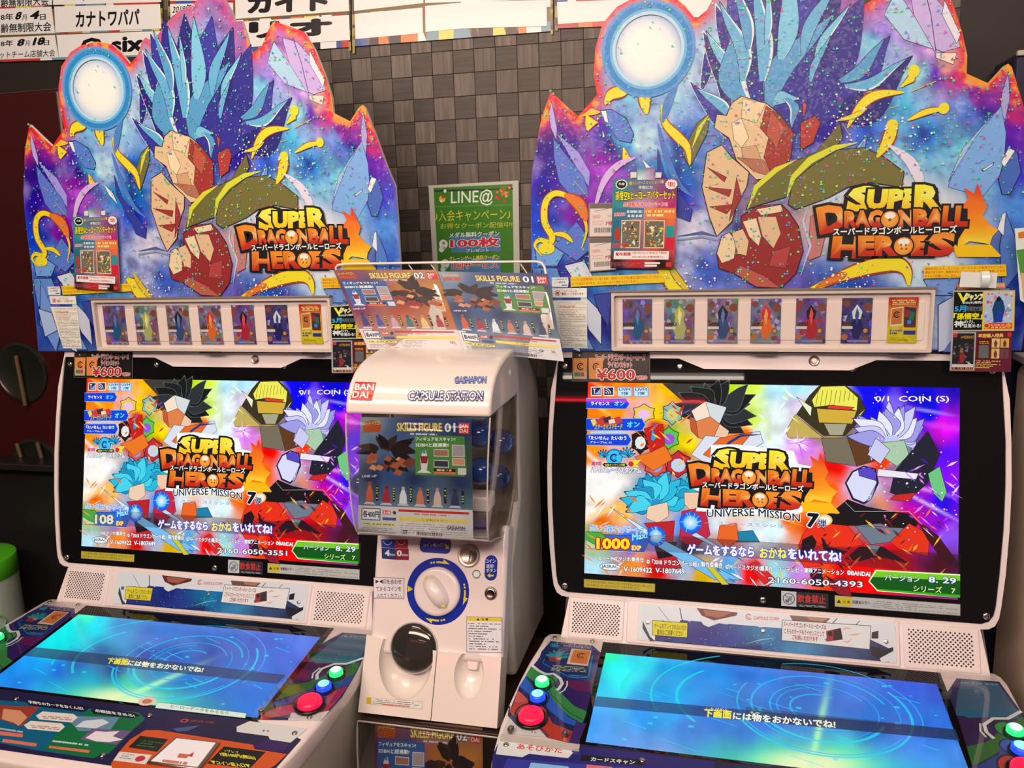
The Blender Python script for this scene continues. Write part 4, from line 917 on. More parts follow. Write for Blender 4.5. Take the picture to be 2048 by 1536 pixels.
# middle decal panel
zc = zr(1080, 1100, .19531); z5 = zr(1600, 1140, .25781)
def SRpx(x, y): return SR.px(x, y, 0.004)
c0 = SR.px(1276, 1200, .003); c1 = SR.px(1795, 1330, .003)
slab('panel_surround', SR, [rr(0.092, -0.0775, 0.605, 0.006, 0.004, 3)], -0.01, 0.003, 'white', mr_, 0.002)
slab('decal_panel', SR, [rr(0.1145, -0.0715, 0.5985, 0.0005, 0.004, 3)], 0.003, 0.0042, 'cream', mr_, 0.0006)
def panel_art(P):
    P.rrect_uv(0.1155, -0.0705, 0.5975, -0.0005, 0.004, (236, 226, 220))
    uv, Fs = grid_uv(0.150, -0.0700, 0.585, -0.025, 90, 12)
    ok = lambda u, v: True
    px = P.f.img(uv); n = fbm(px, 40, 2.0); C = idw(px, [(*z4(640, 250), (60, 40, 90)), (*z4(720, 270), (46, 60, 140)), (*z4(860, 230), (30, 40, 120)), (*z4(940, 280), (40, 60, 140)), (*z4(1060, 250), (20, 120, 160)), (*z4(1060, 310), (30, 90, 150)), (*z4(1200, 320), (60, 130, 170)), (*z4(1400, 320), (60, 70, 110)), (*z4(1540, 330), (40, 44, 80))], 2.5) * (1 + .35 * n)[:, None]
    P.h += P.step; P.add([tuple(q) for q in uv], Fs, bgcols(P, C))
    wht = (234, 222, 216); g = (60, 54, 60)
    # white plates cut into the dark sky
    P.poly([z4(*q) for q in ((612, 130), (640, 150), (660, 210), (640, 245), (660, 268), (612, 262))], wht); P.poly([z4(*q) for q in ((600, 125), (820, 140), (790, 195), (760, 180), (740, 215), (690, 190), (650, 195))], wht)
    P.poly([z4(*q) for q in ((800, 140), (1140, 165), (1130, 200), (1090, 195), (1070, 215), (1050, 215), (1030, 200), (960, 195), (930, 205), (900, 200), (860, 215), (840, 205))], wht)
    P.poly([z4(*q) for q in ((1130, 165), (1560, 190), (1558, 345), (1510, 345), (1500, 320), (1540, 295), (1470, 262), (1440, 240), (1150, 205))], wht)
    P.poly([z4(*q) for q in ((650, 265), (1060, 300), (1060, 282), (900, 290), (700, 262))], (44, 50, 110))
    P.poly([z4(*q) for q in ((815, 143), (970, 160), (965, 172), (880, 190), (835, 172))], (110, 46, 40)); P.poly([z4(*q) for q in ((840, 150), (950, 160), (900, 180), (850, 172))], (170, 96, 70)); P.poly([z4(*q) for q in ((1165, 170), (1320, 182), (1300, 200), (1180, 196))], (120, 84, 70)); P.poly([z4(*q) for q in ((1230, 176), (1310, 184), (1290, 194), (1240, 188))], (190, 120, 80))
    P.stroke([z4(*q) for q in ((672, 140), (715, 195))], .0008, g); P.stroke([z4(*q) for q in ((752, 143), (760, 185), (775, 200))], .0018, g); P.stroke([z4(*q) for q in ((1345, 182), (1328, 200))], .0016, g); P.stroke([z4(*q) for q in ((1430, 190), (1410, 212))], .0012, g)
    P.poly([z4(*q) for q in ((1475, 235), (1500, 228), (1500, 258), (1474, 258))], (30, 26, 30)); P.poly([z4(*q) for q in ((1470, 285), (1520, 300), (1556, 290), (1556, 305), (1500, 335), (1475, 320))], (36, 32, 44)); P.poly([z4(*q) for q in ((612, 190), (640, 250), (660, 268), (640, 268), (612, 220))], (70, 66, 76))
    P.stroke([z4(*q) for q in ((1000, 278), (1060, 262), (1115, 255))], .0018, (170, 190, 200), True)
    P.h += P.step
    r_ = random.Random(5)
    for k in range(60): P.disc(*z4(r_.uniform(700, 1120), r_.uniform(215, 305)), r_.uniform(.0003, .0009), (200, 210, 235), seg=6, up=False)
    a = np.array(P.p(*z4(1012, 176))); P.ring(*a, .0042, .0058, (226, 80, 44), 40, 330); P.ring(*a, .0016, .0026, (226, 80, 44), 40, 330); P.text('CAPSULE CORP', *z4(1030, 186), *z4(1126, 190), 6.2, (226, 90, 60), 0.02)
sticker(SR, panel_art, 'decal', 'gloss', h=0.0044)
for p in (z4(632, 197), z4(1065, 230), z4(1527, 270)): screw(SR, *p, r=.0042, h=.0046)
def st_y2(P):
    P.poly([z4(647, 189), z4(783, 198), z4(781, 256), z4(649, 246)], (60, 50, 10)); P.poly([z4(649, 191), z4(781, 200), z4(779, 254), z4(651, 244)], (240, 208, 40)); P.text('ゲームをプレイされない方の', *z4(656, 220), *z4(777, 228), 11, (60, 46, 10), 0.01); P.text('着席はご遠慮ください', *z4(666, 243), *z4(765, 250), 11, (60, 46, 10), 0.01)
sticker(SR, st_y2, h=.0052, label='yellow sticker asking people not playing to leave the seat')
def st_w2(P):
    P.poly([z4(1137, 187), z4(1472, 209), z4(1468, 300), z4(1134, 266)], (60, 54, 54)); P.poly([z4(1139, 189), z4(1470, 211), z4(1466, 298), z4(1136, 264)], (240, 226, 214))
    P.text('スーパードラゴンボールヒーローズは', *z4(1143, 212), *z4(1303, 224), 9.5, (176, 40, 34), 0.03); P.text('こちらのカードもライセンスとして', *z4(1146, 238), *z4(1296, 250), 9.5, (176, 40, 34), 0.03); P.text('ご利用いただけます', *z4(1176, 262), *z4(1272, 269), 9.5, (176, 40, 34), 0.03)
    P.poly([z4(1303, 230), z4(1358, 218), z4(1366, 262), z4(1306, 270)], (170, 36, 40)); P.poly([z4(1330, 226), z4(1358, 219), z4(1365, 260), z4(1330, 264)], (34, 28, 32)); P.disc(*z4(1318, 240), .0046, (24, 20, 24)); P.poly([z4(1298, 262), z4(1306, 256), z4(1306, 270)], (60, 100, 140))
    for q in (((1362, 226), (1380, 218), (1400, 222)), ((1385, 244), (1410, 244), (1436, 238)), ((1362, 268), (1385, 272), (1400, 258))): P.stroke([z4(*a) for a in q], .0026, (250, 150, 110), True)
sticker(SR, st_w2, h=.0052, label='white card notice sticker with red letters and a small card picture')

# --- header board
def zL(x, y): return (x * .39063, y * .39063)
BO = [(77, 702), (64, 543), (50, 430), (47, 383), (49, 336), (50, 297), (57, 262), (59, 249), (64, 254), (105, 293), (129, 256), (120, 222), (117, 176), (123, 133), (141, 105), (164, 90), (195, 83), (223, 89), (242, 105), (260, 128), (275, 112), (284, 84), (291, 75), (299, 80), (303, 92), (312, 74), (330, 52), (345, 32), (362, 20), (384, 12), (398, -4), (412, -22), (428, -30), (446, -6), (464, 24), (470, 43), (484, 42), (492, 66), (503, 108), (508, 104), (524, 92), (537, 60), (546, 44), (552, 43), (609, 64), (629, 98), (652, 156), (664, 195), (667, 226), (700, 243), (719, 214), (725, 210), (731, 216), (750, 266), (777, 340), (791, 372), (796, 440), (801, 523), (806, 620), (805, 700)]
BOuv = [BL.px(*p) for p in BO]
bb = BOuv
def board_print(own, parent):
    pass
slab('header_board', Frame((0, BY, ZB), (1, 0, 0), (0, 0, 1), 'R'), [BOuv], -0.008, 0.0, 'white', mr_)
hb = mr_.children[-1]
def pt_seg(px, poly):
    d = np.full(len(px), 1e9); P = np.array(poly)
    for i in range(len(P) - 1):
        a, b = P[i], P[i + 1]; ab = b - a; t = np.clip(((px - a) @ ab) / (ab @ ab), 0, 1); q = a + np.outer(t, ab); d = np.minimum(d, np.linalg.norm(px - q, axis=1))
    return d
def board_art():
    P = Print(BR, 0.0004, 6e-6)
    o = np.array(BOuv); u0, v0 = o.min(0); u1, v1 = o.max(0); st = 0.0046
    gu, gv = np.meshgrid(np.arange(u0 + st / 2, u1, st), np.arange(v0 + st / 2, v1, st)); G = np.stack([gu.ravel(), gv.ravel()], 1)
    # inside test
    ins = np.zeros(len(G), bool); n = len(o)
    for i in range(n):
        a, b = o[i], o[(i + 1) % n]
        if a[1] == b[1]: continue
        c_ = ((a[1] > G[:, 1]) != (b[1] > G[:, 1])) & (G[:, 0] < (b[0] - a[0]) * (G[:, 1] - a[1]) / (b[1] - a[1]) + a[0]); ins ^= c_
    G = G[ins]; dd = pt_seg(G, np.vstack([o, o[:1]])); G = G[dd > st * 0.45]
    pts = [Vector(p) for p in BOuv] + [Vector((float(a), float(b))) for a, b in G]
    res = delaunay_2d_cdt(pts, [(i, (i + 1) % n) for i in range(n)], [], 1, 1e-6)
    uv = np.array([[p.x, p.y] for p in res[0]]); Fs = [tuple(f) for f in res[2]]
    px = BR.img(uv)
    S = [(520,200,(252,236,224)),(330,200,(120,190,225)),(520,40,(60,130,190)),(620,260,(225,215,215)),(430,370,(150,200,225)),(700,180,(190,210,230)),(640,80,(150,200,225)),(740,60,(170,210,220)),
      (120,470,(200,40,120)),(90,600,(70,30,130)),(80,700,(60,40,150)),(160,540,(60,50,150)),(230,560,(50,40,140)),(300,520,(90,60,170)),(380,600,(40,40,130)),(330,650,(150,60,160)),(350,700,(190,110,200)),(430,560,(110,180,220)),(500,560,(210,225,235)),(560,500,(190,205,235)),(620,400,(170,200,230)),(660,560,(60,110,180)),
      (80,900,(60,90,190)),(60,1100,(90,130,200)),(170,1000,(110,150,210)),(200,1150,(50,50,140)),(260,880,(140,40,150)),(270,1000,(50,40,130)),(300,1180,(90,130,190)),(330,1130,(140,180,200)),(450,1130,(110,160,200)),(700,950,(225,215,225)),(660,1050,(200,200,225)),(760,1100,(90,110,180)),(640,800,(70,90,190)),(560,700,(90,150,200)),(680,700,(60,110,170)),
      (1250,520,(60,40,140)),(1200,260,(44,36,130)),(1300,400,(60,60,160)),(1400,520,(90,120,200)),(1350,120,(90,60,150)),(1400,170,(150,200,220)),(1330,260,(190,170,230)),(1480,100,(170,150,210)),(1560,60,(210,160,210)),(1650,200,(210,170,220)),(1600,300,(170,210,220)),(1480,300,(180,190,225)),(1560,420,(120,190,220)),(1700,300,(110,70,170)),(1790,320,(200,60,140)),(1750,250,(250,200,170)),(1850,380,(70,50,160)),(1900,420,(60,60,170)),(1800,400,(120,160,215)),(1900,560,(90,150,205)),(1800,600,(150,205,215)),(1650,560,(90,150,210)),(1560,620,(150,195,220)),(1700,680,(150,190,215)),(1850,750,(140,185,215)),(2000,550,(110,50,160)),(2010,700,(80,70,180)),(2000,850,(110,150,205)),(1990,1000,(80,110,180)),(1950,460,(60,40,130)),(2020,450,(190,40,120)),
      (1500,750,(190,190,180)),(1230,760,(200,210,225)),(1200,900,(200,150,140)),(1300,1120,(60,110,180)),(1400,1160,(40,80,160)),(1100,1160,(120,110,170)),(1620,1140,(190,205,225)),(1700,1080,(215,220,230)),(1900,1120,(110,140,190)),(2000,1180,(60,80,160)),(1750,1180,(150,175,210)),
      (900,800,(150,130,150)),(1000,600,(60,80,170)),(100,1210,(70,90,170)),(130,1350,(60,80,150)),(200,1400,(120,140,180)),(330,1300,(40,40,110)),(1730,1350,(190,195,215)),(1850,1350,(80,100,170)),(2000,1400,(60,80,150))]
    S = [(*z1(a, b), c) for a, b, c in S]
    C = idw(wob(px, 34, 14, 5.0), S, 3.2)
    n1 = fbm(px, 22, 9.0, 4); n2 = fbm(px, 60, 4.0, 3)
    C = blend(C, np.clip(n2 * 1.1 - 0.2, 0, 1) * 0.35, (250, 225, 240)); C = blend(C, np.clip(-n2 * 1.3 - 0.1, 0, 1) * 0.8, (34, 26, 120)); C *= (1 + .35 * n1)[:, None]; g_ = C.mean(1)[:, None]; C = np.clip(g_ + (C - g_) * 1.35, 0, 1) ** 1.12
    # orb
    ox, oy = z1(520, 200)
    # glow round the logo
    gx, gy = z1(1530, 910); C = blend(C, .95 * gauss(px, gx, gy, 170, 92, 0, 2.2), (252, 236, 226))
    # warm rim along the upper outline
    top = [p for p in BOuv[5:54]]; d = pt_seg(uv, top); C = blend(C, np.clip(1.15 - d / 0.045, 0, 1) * (0.35 + 0.65 * np.clip(.5 + n1, 0, 1)), (206, 40, 110)); 
    hair = (uv[:, 0] > BOuv[20][0]) & (uv[:, 0] < BOuv[37][0])
    Rm = np.clip(1.25 - d / 0.016, 0, 1) * np.where(hair, 0.15, 1.0)
    C = blend(C, Rm, (236, 30, 40)); C = blend(C, Rm * np.clip(n1 * 2.2 - .1, 0, 1), (255, 200, 50)); C = blend(C, np.clip(1.2 - d / 0.03, 0, 1) * np.where(hair, 0, .9) * np.clip(n1 * 2.0 - .35, 0, 1), (250, 130, 40))
    # the orb
    C = blend(C, gauss(px, ox, oy, 94, 94, 0, 5) , (150, 190, 220)); C = blend(C, gauss(px, ox, oy, 84, 86, 0, 6), (40, 130, 190)); C = blend(C, gauss(px, ox, oy + 3, 70, 74, 0, 3), (253, 238, 226))
    P.add([tuple(q) for q in uv], Fs, bgcols(P, C))
    P.h = 0.0006; P.ink = (40, 34, 84)
    Z = z1
    ink = (30, 30, 70)
    def pg(pts, c, e=None):
        q = [Z(*p) for p in pts]
        if e:
            cx_, cy_ = np.mean(q, 0); P.poly([(cx_ + (x - cx_) * 1.0 + np.sign(x - cx_) * 1.0, cy_ + (y - cy_) + np.sign(y - cy_) * 1.0) for x, y in q], e)
        P.poly(q, c)
    # spire crystals at left, right and top
    pg(((128, 410), (150, 520), (148, 570), (125, 520), (118, 460)), (190, 165, 215)); pg(((148, 540), (240, 620), (285, 700), (280, 760), (240, 700)), (170, 150, 220)); pg(((135, 560), (180, 620), (260, 720), (280, 790), (210, 800), (160, 740), (138, 640)), (96, 118, 200))
    pg(((1985, 290), (1990, 400), (1965, 520), (1950, 480), (1958, 380)), (180, 160, 210)); pg(((1955, 430), (1975, 540), (1970, 620), (1960, 700), (1880, 800), (1740, 760), (1760, 700), (1850, 560)), (130, 170, 220)); pg(((1955, 430), (1850, 560), (1740, 740), (1800, 600)), (176, 190, 225))
    pg(((1985, 600), (2020, 620), (2035, 700), (1990, 790), (1960, 790), (1945, 730)), (72, 104, 180), ink); pg(((1985, 600), (2012, 612), (1968, 680), (1955, 660)), (250, 232, 222)); pg(((1878, 690), (1925, 660), (1920, 672), (1885, 695)), (240, 228, 222), ink)
    pg(((1975, 860), (2010, 960), (2030, 1100), (1960, 1190), (1950, 1000)), (86, 120, 190), ink); pg(((1960, 870), (1975, 860), (1965, 960), (1940, 930)), (240, 226, 224)); pg(((1640, 1140), (1720, 1080), (1790, 1130), (1760, 1200), (1680, 1200)), (122, 150, 205), ink)
    pg(((1580, -60), (1660, -40), (1750, 60), (1790, 190), (1690, 220), (1600, 60)), (206, 168, 214)); pg(((1725, 0), (1790, 140), (1775, 178), (1715, 60)), (240, 220, 224)); pg(((1530, -40), (1600, 60), (1680, 200), (1560, 160), (1480, 60)), (180, 205, 225))
    P.stroke([Z(*p) for p in ((1640, -60), (1670, 60), (1690, 210))], .0015, (60, 50, 110)); P.stroke([Z(*p) for p in ((1690, 200), (1780, 240))], .0015, (90, 50, 80)); pg(((1690, 215), (1775, 215), (1760, 262), (1690, 235)), (252, 214, 190))
    # shards
    pg(((328, 450), (370, 445), (430, 480), (462, 545), (450, 580), (400, 570), (350, 500)), (92, 124, 200), ink); pg(((328, 450), (350, 450), (360, 500), (345, 495)), (240, 236, 240)); pg(((335, 525), (345, 555), (335, 560)), (230, 236, 244))
    pg(((1411, 550), (1395, 640), (1295, 742), (1330, 640)), (110, 160, 220), (20, 30, 60)); pg(((1411, 550), (1360, 640), (1300, 735), (1330, 640)), (150, 190, 235))
    # lower left crystal facets
    for q, c in ((((60, 1000), (120, 960), (190, 1010), (150, 1080), (70, 1080)), (120, 160, 215)), (((140, 1000), (230, 900), (300, 1000), (230, 1060)), (92, 120, 200)), (((50, 1090), (150, 1090), (190, 1200), (60, 1220)), (100, 140, 205)), (((180, 1080), (260, 1060), (300, 1130), (220, 1140)), (226, 214, 224)), (((240, 1180), (330, 1270), (330, 1400), (280, 1340), (250, 1250)), (214, 206, 214)), (((90, 1100), (60, 1300), (130, 1430), (170, 1330)), (120, 150, 210)), (((200, 1300), (260, 1340), (300, 1420), (230, 1420)), (120, 150, 200)), (((230, 1340), (245, 1430), (215, 1420)), (200, 214, 230)), (((60, 1230), (130, 1250), (150, 1330), (80, 1360)), (180, 190, 220)),
                 (((1700, 1240), (1770, 1200), (1800, 1300), (1750, 1420), (1700, 1430)), (206, 200, 214)), (((1780, 1190), (1990, 1170), (1990, 1260), (1840, 1280)), (110, 140, 200)), (((1720, 1430), (1800, 1320), (1830, 1430)), (110, 130, 190)), (((1740, 1190), (1900, 1130), (1960, 1190), (1800, 1200)), (120, 150, 200)), (((300, 1200), (370, 1190), (360, 1330), (320, 1260)), (60, 70, 150))):
        pg(q, c, ink)
    # indigo and turquoise ice-flame blades sweeping up (generic stand-in for the board's figure)
    ind = [(40, 38, 132), (54, 50, 150), (34, 30, 116)]
    tq = [(104, 172, 204), (128, 192, 214), (88, 154, 194)]; hl = (222, 228, 234)
    tips = [(740, 300, 765, 150, 30, 8), (850, 500, 690, 330, 60, 16), (860, 470, 745, 130, 100, 50), (900, 420, 795, 20, 120, 54), (1230, 380, 1500, 150, 110, 50), (1250, 400, 1590, 230, 110, 60), (1190, 300, 1400, -20, 130, 20), (930, 400, 850, -60, 130, 40), (1130, 320, 1310, -100, 150, -30), (960, 380, 930, -130, 150, 20), (1080, 330, 1200, -150, 160, -30), (1020, 360, 1050, -160, 170, 10)]
    for k, (x0, y0, x1, y1, w, be) in enumerate(tips): P.leaf(*Z(x0, y0 + 60), *Z(x1, y1), w * .62, be * .49, ind[k % 3], hl if k < 4 else (26, 22, 90))
    pg(((860, 470), (900, 330), (1000, 260), (1200, 250), (1290, 330), (1300, 460), (1220, 520), (1120, 540), (1000, 440), (900, 470)), (48, 44, 140))
    P.ink = None
    for k, (x0, y0, x1, y1, w, be) in enumerate(((860, 480, 720, 360, 40, 12), (870, 450, 758, 130, 62, 46), (930, 440, 880, 90, 96, -46), (905, 330, 812, 10, 56, 34), (1000, 400, 1130, 120, 44, -20), (1010, 440, 1270, 60, 84, -46), (985, 330, 950, -100, 60, 20), (1060, 240, 1100, -150, 70, 16), (930, 200, 868, -80, 46, 14), (1150, 220, 1290, -80, 44, -20), (1200, 250, 1340, 20, 30, -14), (1300, 330, 1480, 160, 44, 24), (1320, 350, 1570, 240, 40, 30), (1030, 420, 1130, 400, 44, -16), (1075, 400, 1105, 520, 34, -26), (1180, 330, 1260, 150, 24, -10), (1000, 180, 1010, -60, 26, 6))):
        P.leaf(*Z(x0, y0), *Z(x1, y1), w * .56, be * .49, tq[k % 3], (26, 30, 96), hi=hl if k % 2 == 0 or k < 4 else None)
    P.ink = (40, 30, 60)
    # meteor of peach and brick facets, upper
    pg(((860, 420), (900, 392), (1000, 420), (1060, 470), (1110, 540), (1100, 640), (1030, 720), (960, 730), (880, 650), (850, 560), (790, 520), (800, 465), (840, 470)), (238, 190, 140), (90, 34, 30))
    pg(((1000, 430), (1060, 470), (1110, 540), (1100, 640), (1030, 720), (990, 640), (1010, 560), (975, 520)), (170, 52, 40)); pg(((860, 500), (900, 480), (930, 560), (900, 600), (870, 570)), (252, 212, 166)); pg(((900, 600), (960, 590), (980, 650), (950, 700), (905, 650)), (222, 160, 116)); pg(((905, 400), (1000, 420), (960, 500), (900, 480)), (246, 204, 156)); pg(((1020, 450), (1080, 520), (1040, 600), (1000, 540)), (196, 84, 60)); pg(((880, 640), (960, 700), (1030, 720), (990, 650)), (190, 110, 80))
    pg(((1140, 500), (1200, 470), (1220, 500), (1190, 580), (1140, 610)), (190, 56, 50), (80, 20, 30)); pg(((1150, 410), (1166, 430), (1150, 480)), (214, 70, 50))
    # body of the comet: peach boulder chain
    pg(((760, 620), (820, 590), (860, 640), (930, 700), (920, 760), (880, 830), (860, 900), (800, 960), (770, 880), (740, 760)), (236, 186, 138), (90, 34, 30)); 
    for q in (((760, 680), (840, 720), (830, 740)), ((750, 760), (860, 770), (850, 800)), ((770, 840), (870, 830), (840, 870)), ((880, 720), (900, 800), (850, 900))): pg(q, (166, 52, 42))
    # olive crescents with yellow edges
    def arc(cx_, cy_, rx_, ry_, a0, a1, w, c, tap=True):
        n_ = 22; P.stroke([Z(cx_ + rx_ * math.cos(R_(a0 + (a1 - a0) * k / n_)), cy_ - ry_ * math.sin(R_(a0 + (a1 - a0) * k / n_))) for k in range(n_ + 1)], w, c, tap)
    pg(((920, 850), (960, 740), (1060, 680), (1200, 620), (1300, 500), (1310, 560), (1240, 660), (1160, 720), (1080, 800), (980, 830)), (116, 104, 50), (50, 44, 24))
    pg(((1090, 830), (1110, 740), (1180, 680), (1290, 610), (1400, 600), (1480, 640), (1560, 700), (1550, 760), (1420, 740), (1330, 760), (1260, 800), (1180, 830), (1120, 850)), (122, 108, 52), (50, 44, 24))
    P.stroke([Z(*q) for q in ((925, 850), (960, 760), (1040, 690), (1120, 650))], .011, (226, 214, 50), True); P.stroke([Z(*q) for q in ((1085, 800), (1110, 720), (1180, 650), (1280, 600), (1370, 580))], .013, (226, 214, 50), True)
    pg(((660, 620), (720, 500), (770, 460), (760, 540), (720, 620), (690, 680)), (120, 110, 56), (50, 44, 24)); P.stroke([Z(*q) for q in ((700, 600), (730, 520), (765, 470))], .008, (226, 214, 50), True)
    # second meteor
    pg(((800, 1030), (820, 960), (900, 930), (900, 880), (960, 840), (1060, 830), (1090, 860), (1130, 920), (1150, 1020), (1120, 1110), (1060, 1170), (960, 1165), (870, 1110), (810, 1090)), (156, 44, 44), (80, 24, 30))
    pg(((800, 1030), (820, 960), (850, 945), (880, 980), (870, 1050), (820, 1070)), (250, 206, 158)); pg(((860, 945), (905, 930), (930, 980), (920, 1040), (885, 1030)), (240, 188, 140)); pg(((905, 900), (960, 885), (980, 960), (970, 1000), (930, 960)), (250, 210, 164)); pg(((965, 880), (1040, 880), (1060, 950), (1030, 1010), (985, 960)), (236, 184, 136)); pg(((960, 850), (1060, 832), (1070, 860), (980, 875)), (248, 206, 160)); pg(((870, 1110), (960, 1165), (1060, 1170), (990, 1120), (900, 1080)), (196, 90, 70)); pg(((1030, 1020), (1100, 1000), (1080, 1090), (1010, 1080)), (186, 66, 60))
    P.stroke([Z(*q) for q in ((640, 960), (740, 945), (800, 960))], .006, (90, 96, 140), True); P.stroke([Z(*q) for q in ((640, 975), (740, 962), (800, 975))], .004, (150, 150, 180)); pg(((1180, 880), (1230, 850), (1240, 960), (1220, 1040), (1170, 1060)), (206, 120, 110)); P.stroke([Z(*q) for q in ((1165, 850), (1150, 900), (1180, 1000), (1140, 1120))], .005, (200, 196, 220), True)
    P.ink = None
    # yellow energy ribbons
    Yl, Or = (250, 216, 40), (240, 120, 40)
    def rib(pts, w, c=Yl): 
        q = [Z(*p) for p in pts]; P.stroke(q, [x * 1.35 + .0022 for x in w] if hasattr(w, '__len__') else w * 1.3, (170, 60, 40), not hasattr(w, '__len__')); P.stroke(q, w, c, not hasattr(w, '__len__'))
    def cs(pts, n_=6):
        P_ = np.array(pts, float); out = []
        for i in range(len(P_) - 1):
            p0, p1, p2, p3 = P_[max(i - 1, 0)], P_[i], P_[i + 1], P_[min(i + 2, len(P_) - 1)]
            for k in range(n_):
                t = k / n_; out.append(tuple(.5 * ((2 * p1) + (-p0 + p2) * t + (2 * p0 - 5 * p1 + 4 * p2 - p3) * t * t + (-p0 + 3 * p1 - 3 * p2 + p3) * t ** 3)))
        return out + [tuple(P_[-1])]
    rib(cs(((1170, 1185), (1300, 1120), (1420, 1080), (1520, 1070), (1575, 1100), (1590, 1150))), [.002] + [.021] * 28 + [.017, .003]) if False else rib(cs(((1150, 1190), (1300, 1125), (1420, 1085), (1520, 1072), (1570, 1100), (1580, 1160))), .026)
    rib(cs(((1200, 1168), (1290, 1128), (1330, 1112))), .012, Or)
    rib(cs(((560, 1090), (600, 1120), (640, 1175), (660, 1200))), .030); rib(cs(((600, 1060), (640, 1130), (700, 1200))), .012, (226, 190, 50))
    rib(cs(((250, 1010), (270, 920), (220, 820), (150, 785), (105, 820), (100, 900), (130, 960), (120, 985), (80, 975), (60, 1000), (90, 1040))), .013); rib(cs(((270, 900), (240, 830), (180, 790))), .022, Or); rib(cs(((130, 950), (180, 955), (215, 985))), .010); P.disc(*Z(108, 1010), .017, Yl, ry=.012)
    rib(((270, 470), (290, 500), (275, 530)), .024); pg(((245, 475), (310, 465), (330, 455), (290, 440)), (250, 190, 40)); rib(cs(((345, 425), (370, 385), (420, 370), (440, 365))), .020); rib(cs(((508, 350), (505, 400), (515, 465))), .020); rib(cs(((575, 425), (590, 500), (640, 555), (680, 600), (690, 670))), .016); rib(((420, 600), (432, 640), (425, 670)), .015); rib(((165, 665), (190, 680)), .006); rib(((220, 735), (275, 800)), .006)
    rib(cs(((1330, 520), (1370, 450), (1420, 400), (1480, 380), (1560, 375))), .016); rib(cs(((1410, 440), (1360, 470), (1290, 490))), .008); rib(((1545, 355), (1590, 320), (1610, 280)), .013); rib(((1590, 372), (1690, 330)), .010); rib(cs(((1575, 490), (1650, 455), (1735, 440))), .010); rib(cs(((1450, 640), (1490, 580), (1510, 530), (1530, 490))), .020); rib(((1500, 440), (1540, 430)), .007); rib(((1310, 500), (1345, 560)), .005); rib(((1405, 375), (1430, 372)), .009)
    for (x, y, r) in ((1600, 290, .010), (1722, 440, .009), (1512, 510, .010)): P.disc(*Z(x, y), r, Yl, ry=r * 1.1)
    pg(((560, 600), (585, 700), (640, 780), (700, 850), (690, 900), (640, 880), (600, 780), (560, 700)), (50, 60, 150), ink); pg(((495, 645), (540, 690), (560, 740), (520, 700)), (240, 230, 232), ink)
    # purple swirl and pale arcs
    P.stroke([Z(*q) for q in cs(((300, 860), (340, 740), (400, 670), (470, 640)))], .014, (226, 176, 220), True); P.stroke([Z(*q) for q in cs(((560, 500), (590, 620), (640, 740), (700, 800)))], .012, (80, 120, 190), True); P.stroke([Z(*q) for q in cs(((1500, 590), (1580, 650), (1620, 720), (1640, 790)))], .018, (240, 214, 226), True); P.stroke([Z(*q) for q in cs(((640, 330), (600, 420), (580, 500)))], .016, (80, 130, 190), True)
    # small orb outlines, faint
    rnd = random.Random(8)
    for r0, r1, cc in ((.062, .068, (190, 210, 222)), (.068, .073, (110, 175, 212)), (.073, .083, (44, 132, 190)), (.083, .088, (90, 150, 205))): P.ring(*P.p(ox, oy), r0, r1, cc, 0, 360, 60)
    # holographic flecks
    P.h += P.step
    nf = 0; uvi = uv; cv1_ = BR.px(1222, 583)[1]
    while nf < 2100:
        a, b = rnd.choice(uvi); 
        x, y = BR.img(np.array([[a, b]]))[0]
        if b < cv1_ + .006 or (a > .47 and b < .60 + .15 and rnd.random() < .5): continue
        if math.hypot(x - ox, y - oy) < 84 and rnd.random() < .85: continue
        if rnd.random() > 0.35 + 0.65 * (noise.noise((x / 80, y / 80, 2)) + .5): continue
        t = rnd.uniform(0, 6.28); r = rnd.uniform(.0011, .0034)
        c = rnd.choice([(60, 214, 110), (90, 230, 120), (40, 190, 170), (50, 220, 150), (110, 240, 140), (70, 200, 200), (230, 90, 180), (236, 70, 130), (90, 150, 240), (150, 110, 230), (200, 230, 90)])
        tri = [(a + r * math.cos(t + k * 2.1 + rnd.uniform(-.3, .3)), b + r * math.sin(t + k * 2.1)) for k in range(3)]
        P.add(tri, [(0, 1, 2)], [P.c(c)] * 3); nf += 1
    for k in range(160):
        x, y = rnd.choice([(1300, 480), (1500, 540), (1330, 1150), (700, 1130)]); x += rnd.gauss(0, 70); y += rnd.gauss(0, 50)
        if y < 1230: P.disc(*Z(x, y), rnd.uniform(.0008, .0024), (236, 232, 244), seg=7, up=False)
    # logo
    fl_ = lambda x, y: (1640 + x * .17578, 340 + y * .17578)
    super_logo(P, fl_, .17578)
    # printed notices
    P.poly([z1(1640, 1082), z1(1975, 1074), z1(1978, 1122), z1(1642, 1132)], (250, 190, 30))
    P.text('通信状況により、ミッションボーナスなどが配信されていない', *z1(1646, 1098), *z1(1970, 1090), 5, (206, 70, 30), 0.02); P.text('場合があります。配信状況などについては、店員にご確認いただき', *z1(1646, 1112), *z1(1970, 1105), 5, (206, 70, 30), 0.02); P.text('ますようお願いいたします。', *z1(1646, 1128), *z1(1775, 1125), 5, (206, 70, 30), 0.02)
    P.poly([z1(205, 1125), z1(575, 1112), z1(588, 1148), z1(207, 1166)], (250, 196, 30)); P.text('うしろにお友達が並んでいるときは、1回おわったら列の後ろに並びなおしてください。', *z1(212, 1142), *z1(575, 1130), 5.6, (206, 70, 30), 0.02); P.text('カードをおりまげたり、なくさないように気をつけてください。', *z1(212, 1160), *z1(480, 1148), 5.6, (206, 70, 30), 0.02)
    zn = zr(1080, 540, .11719)
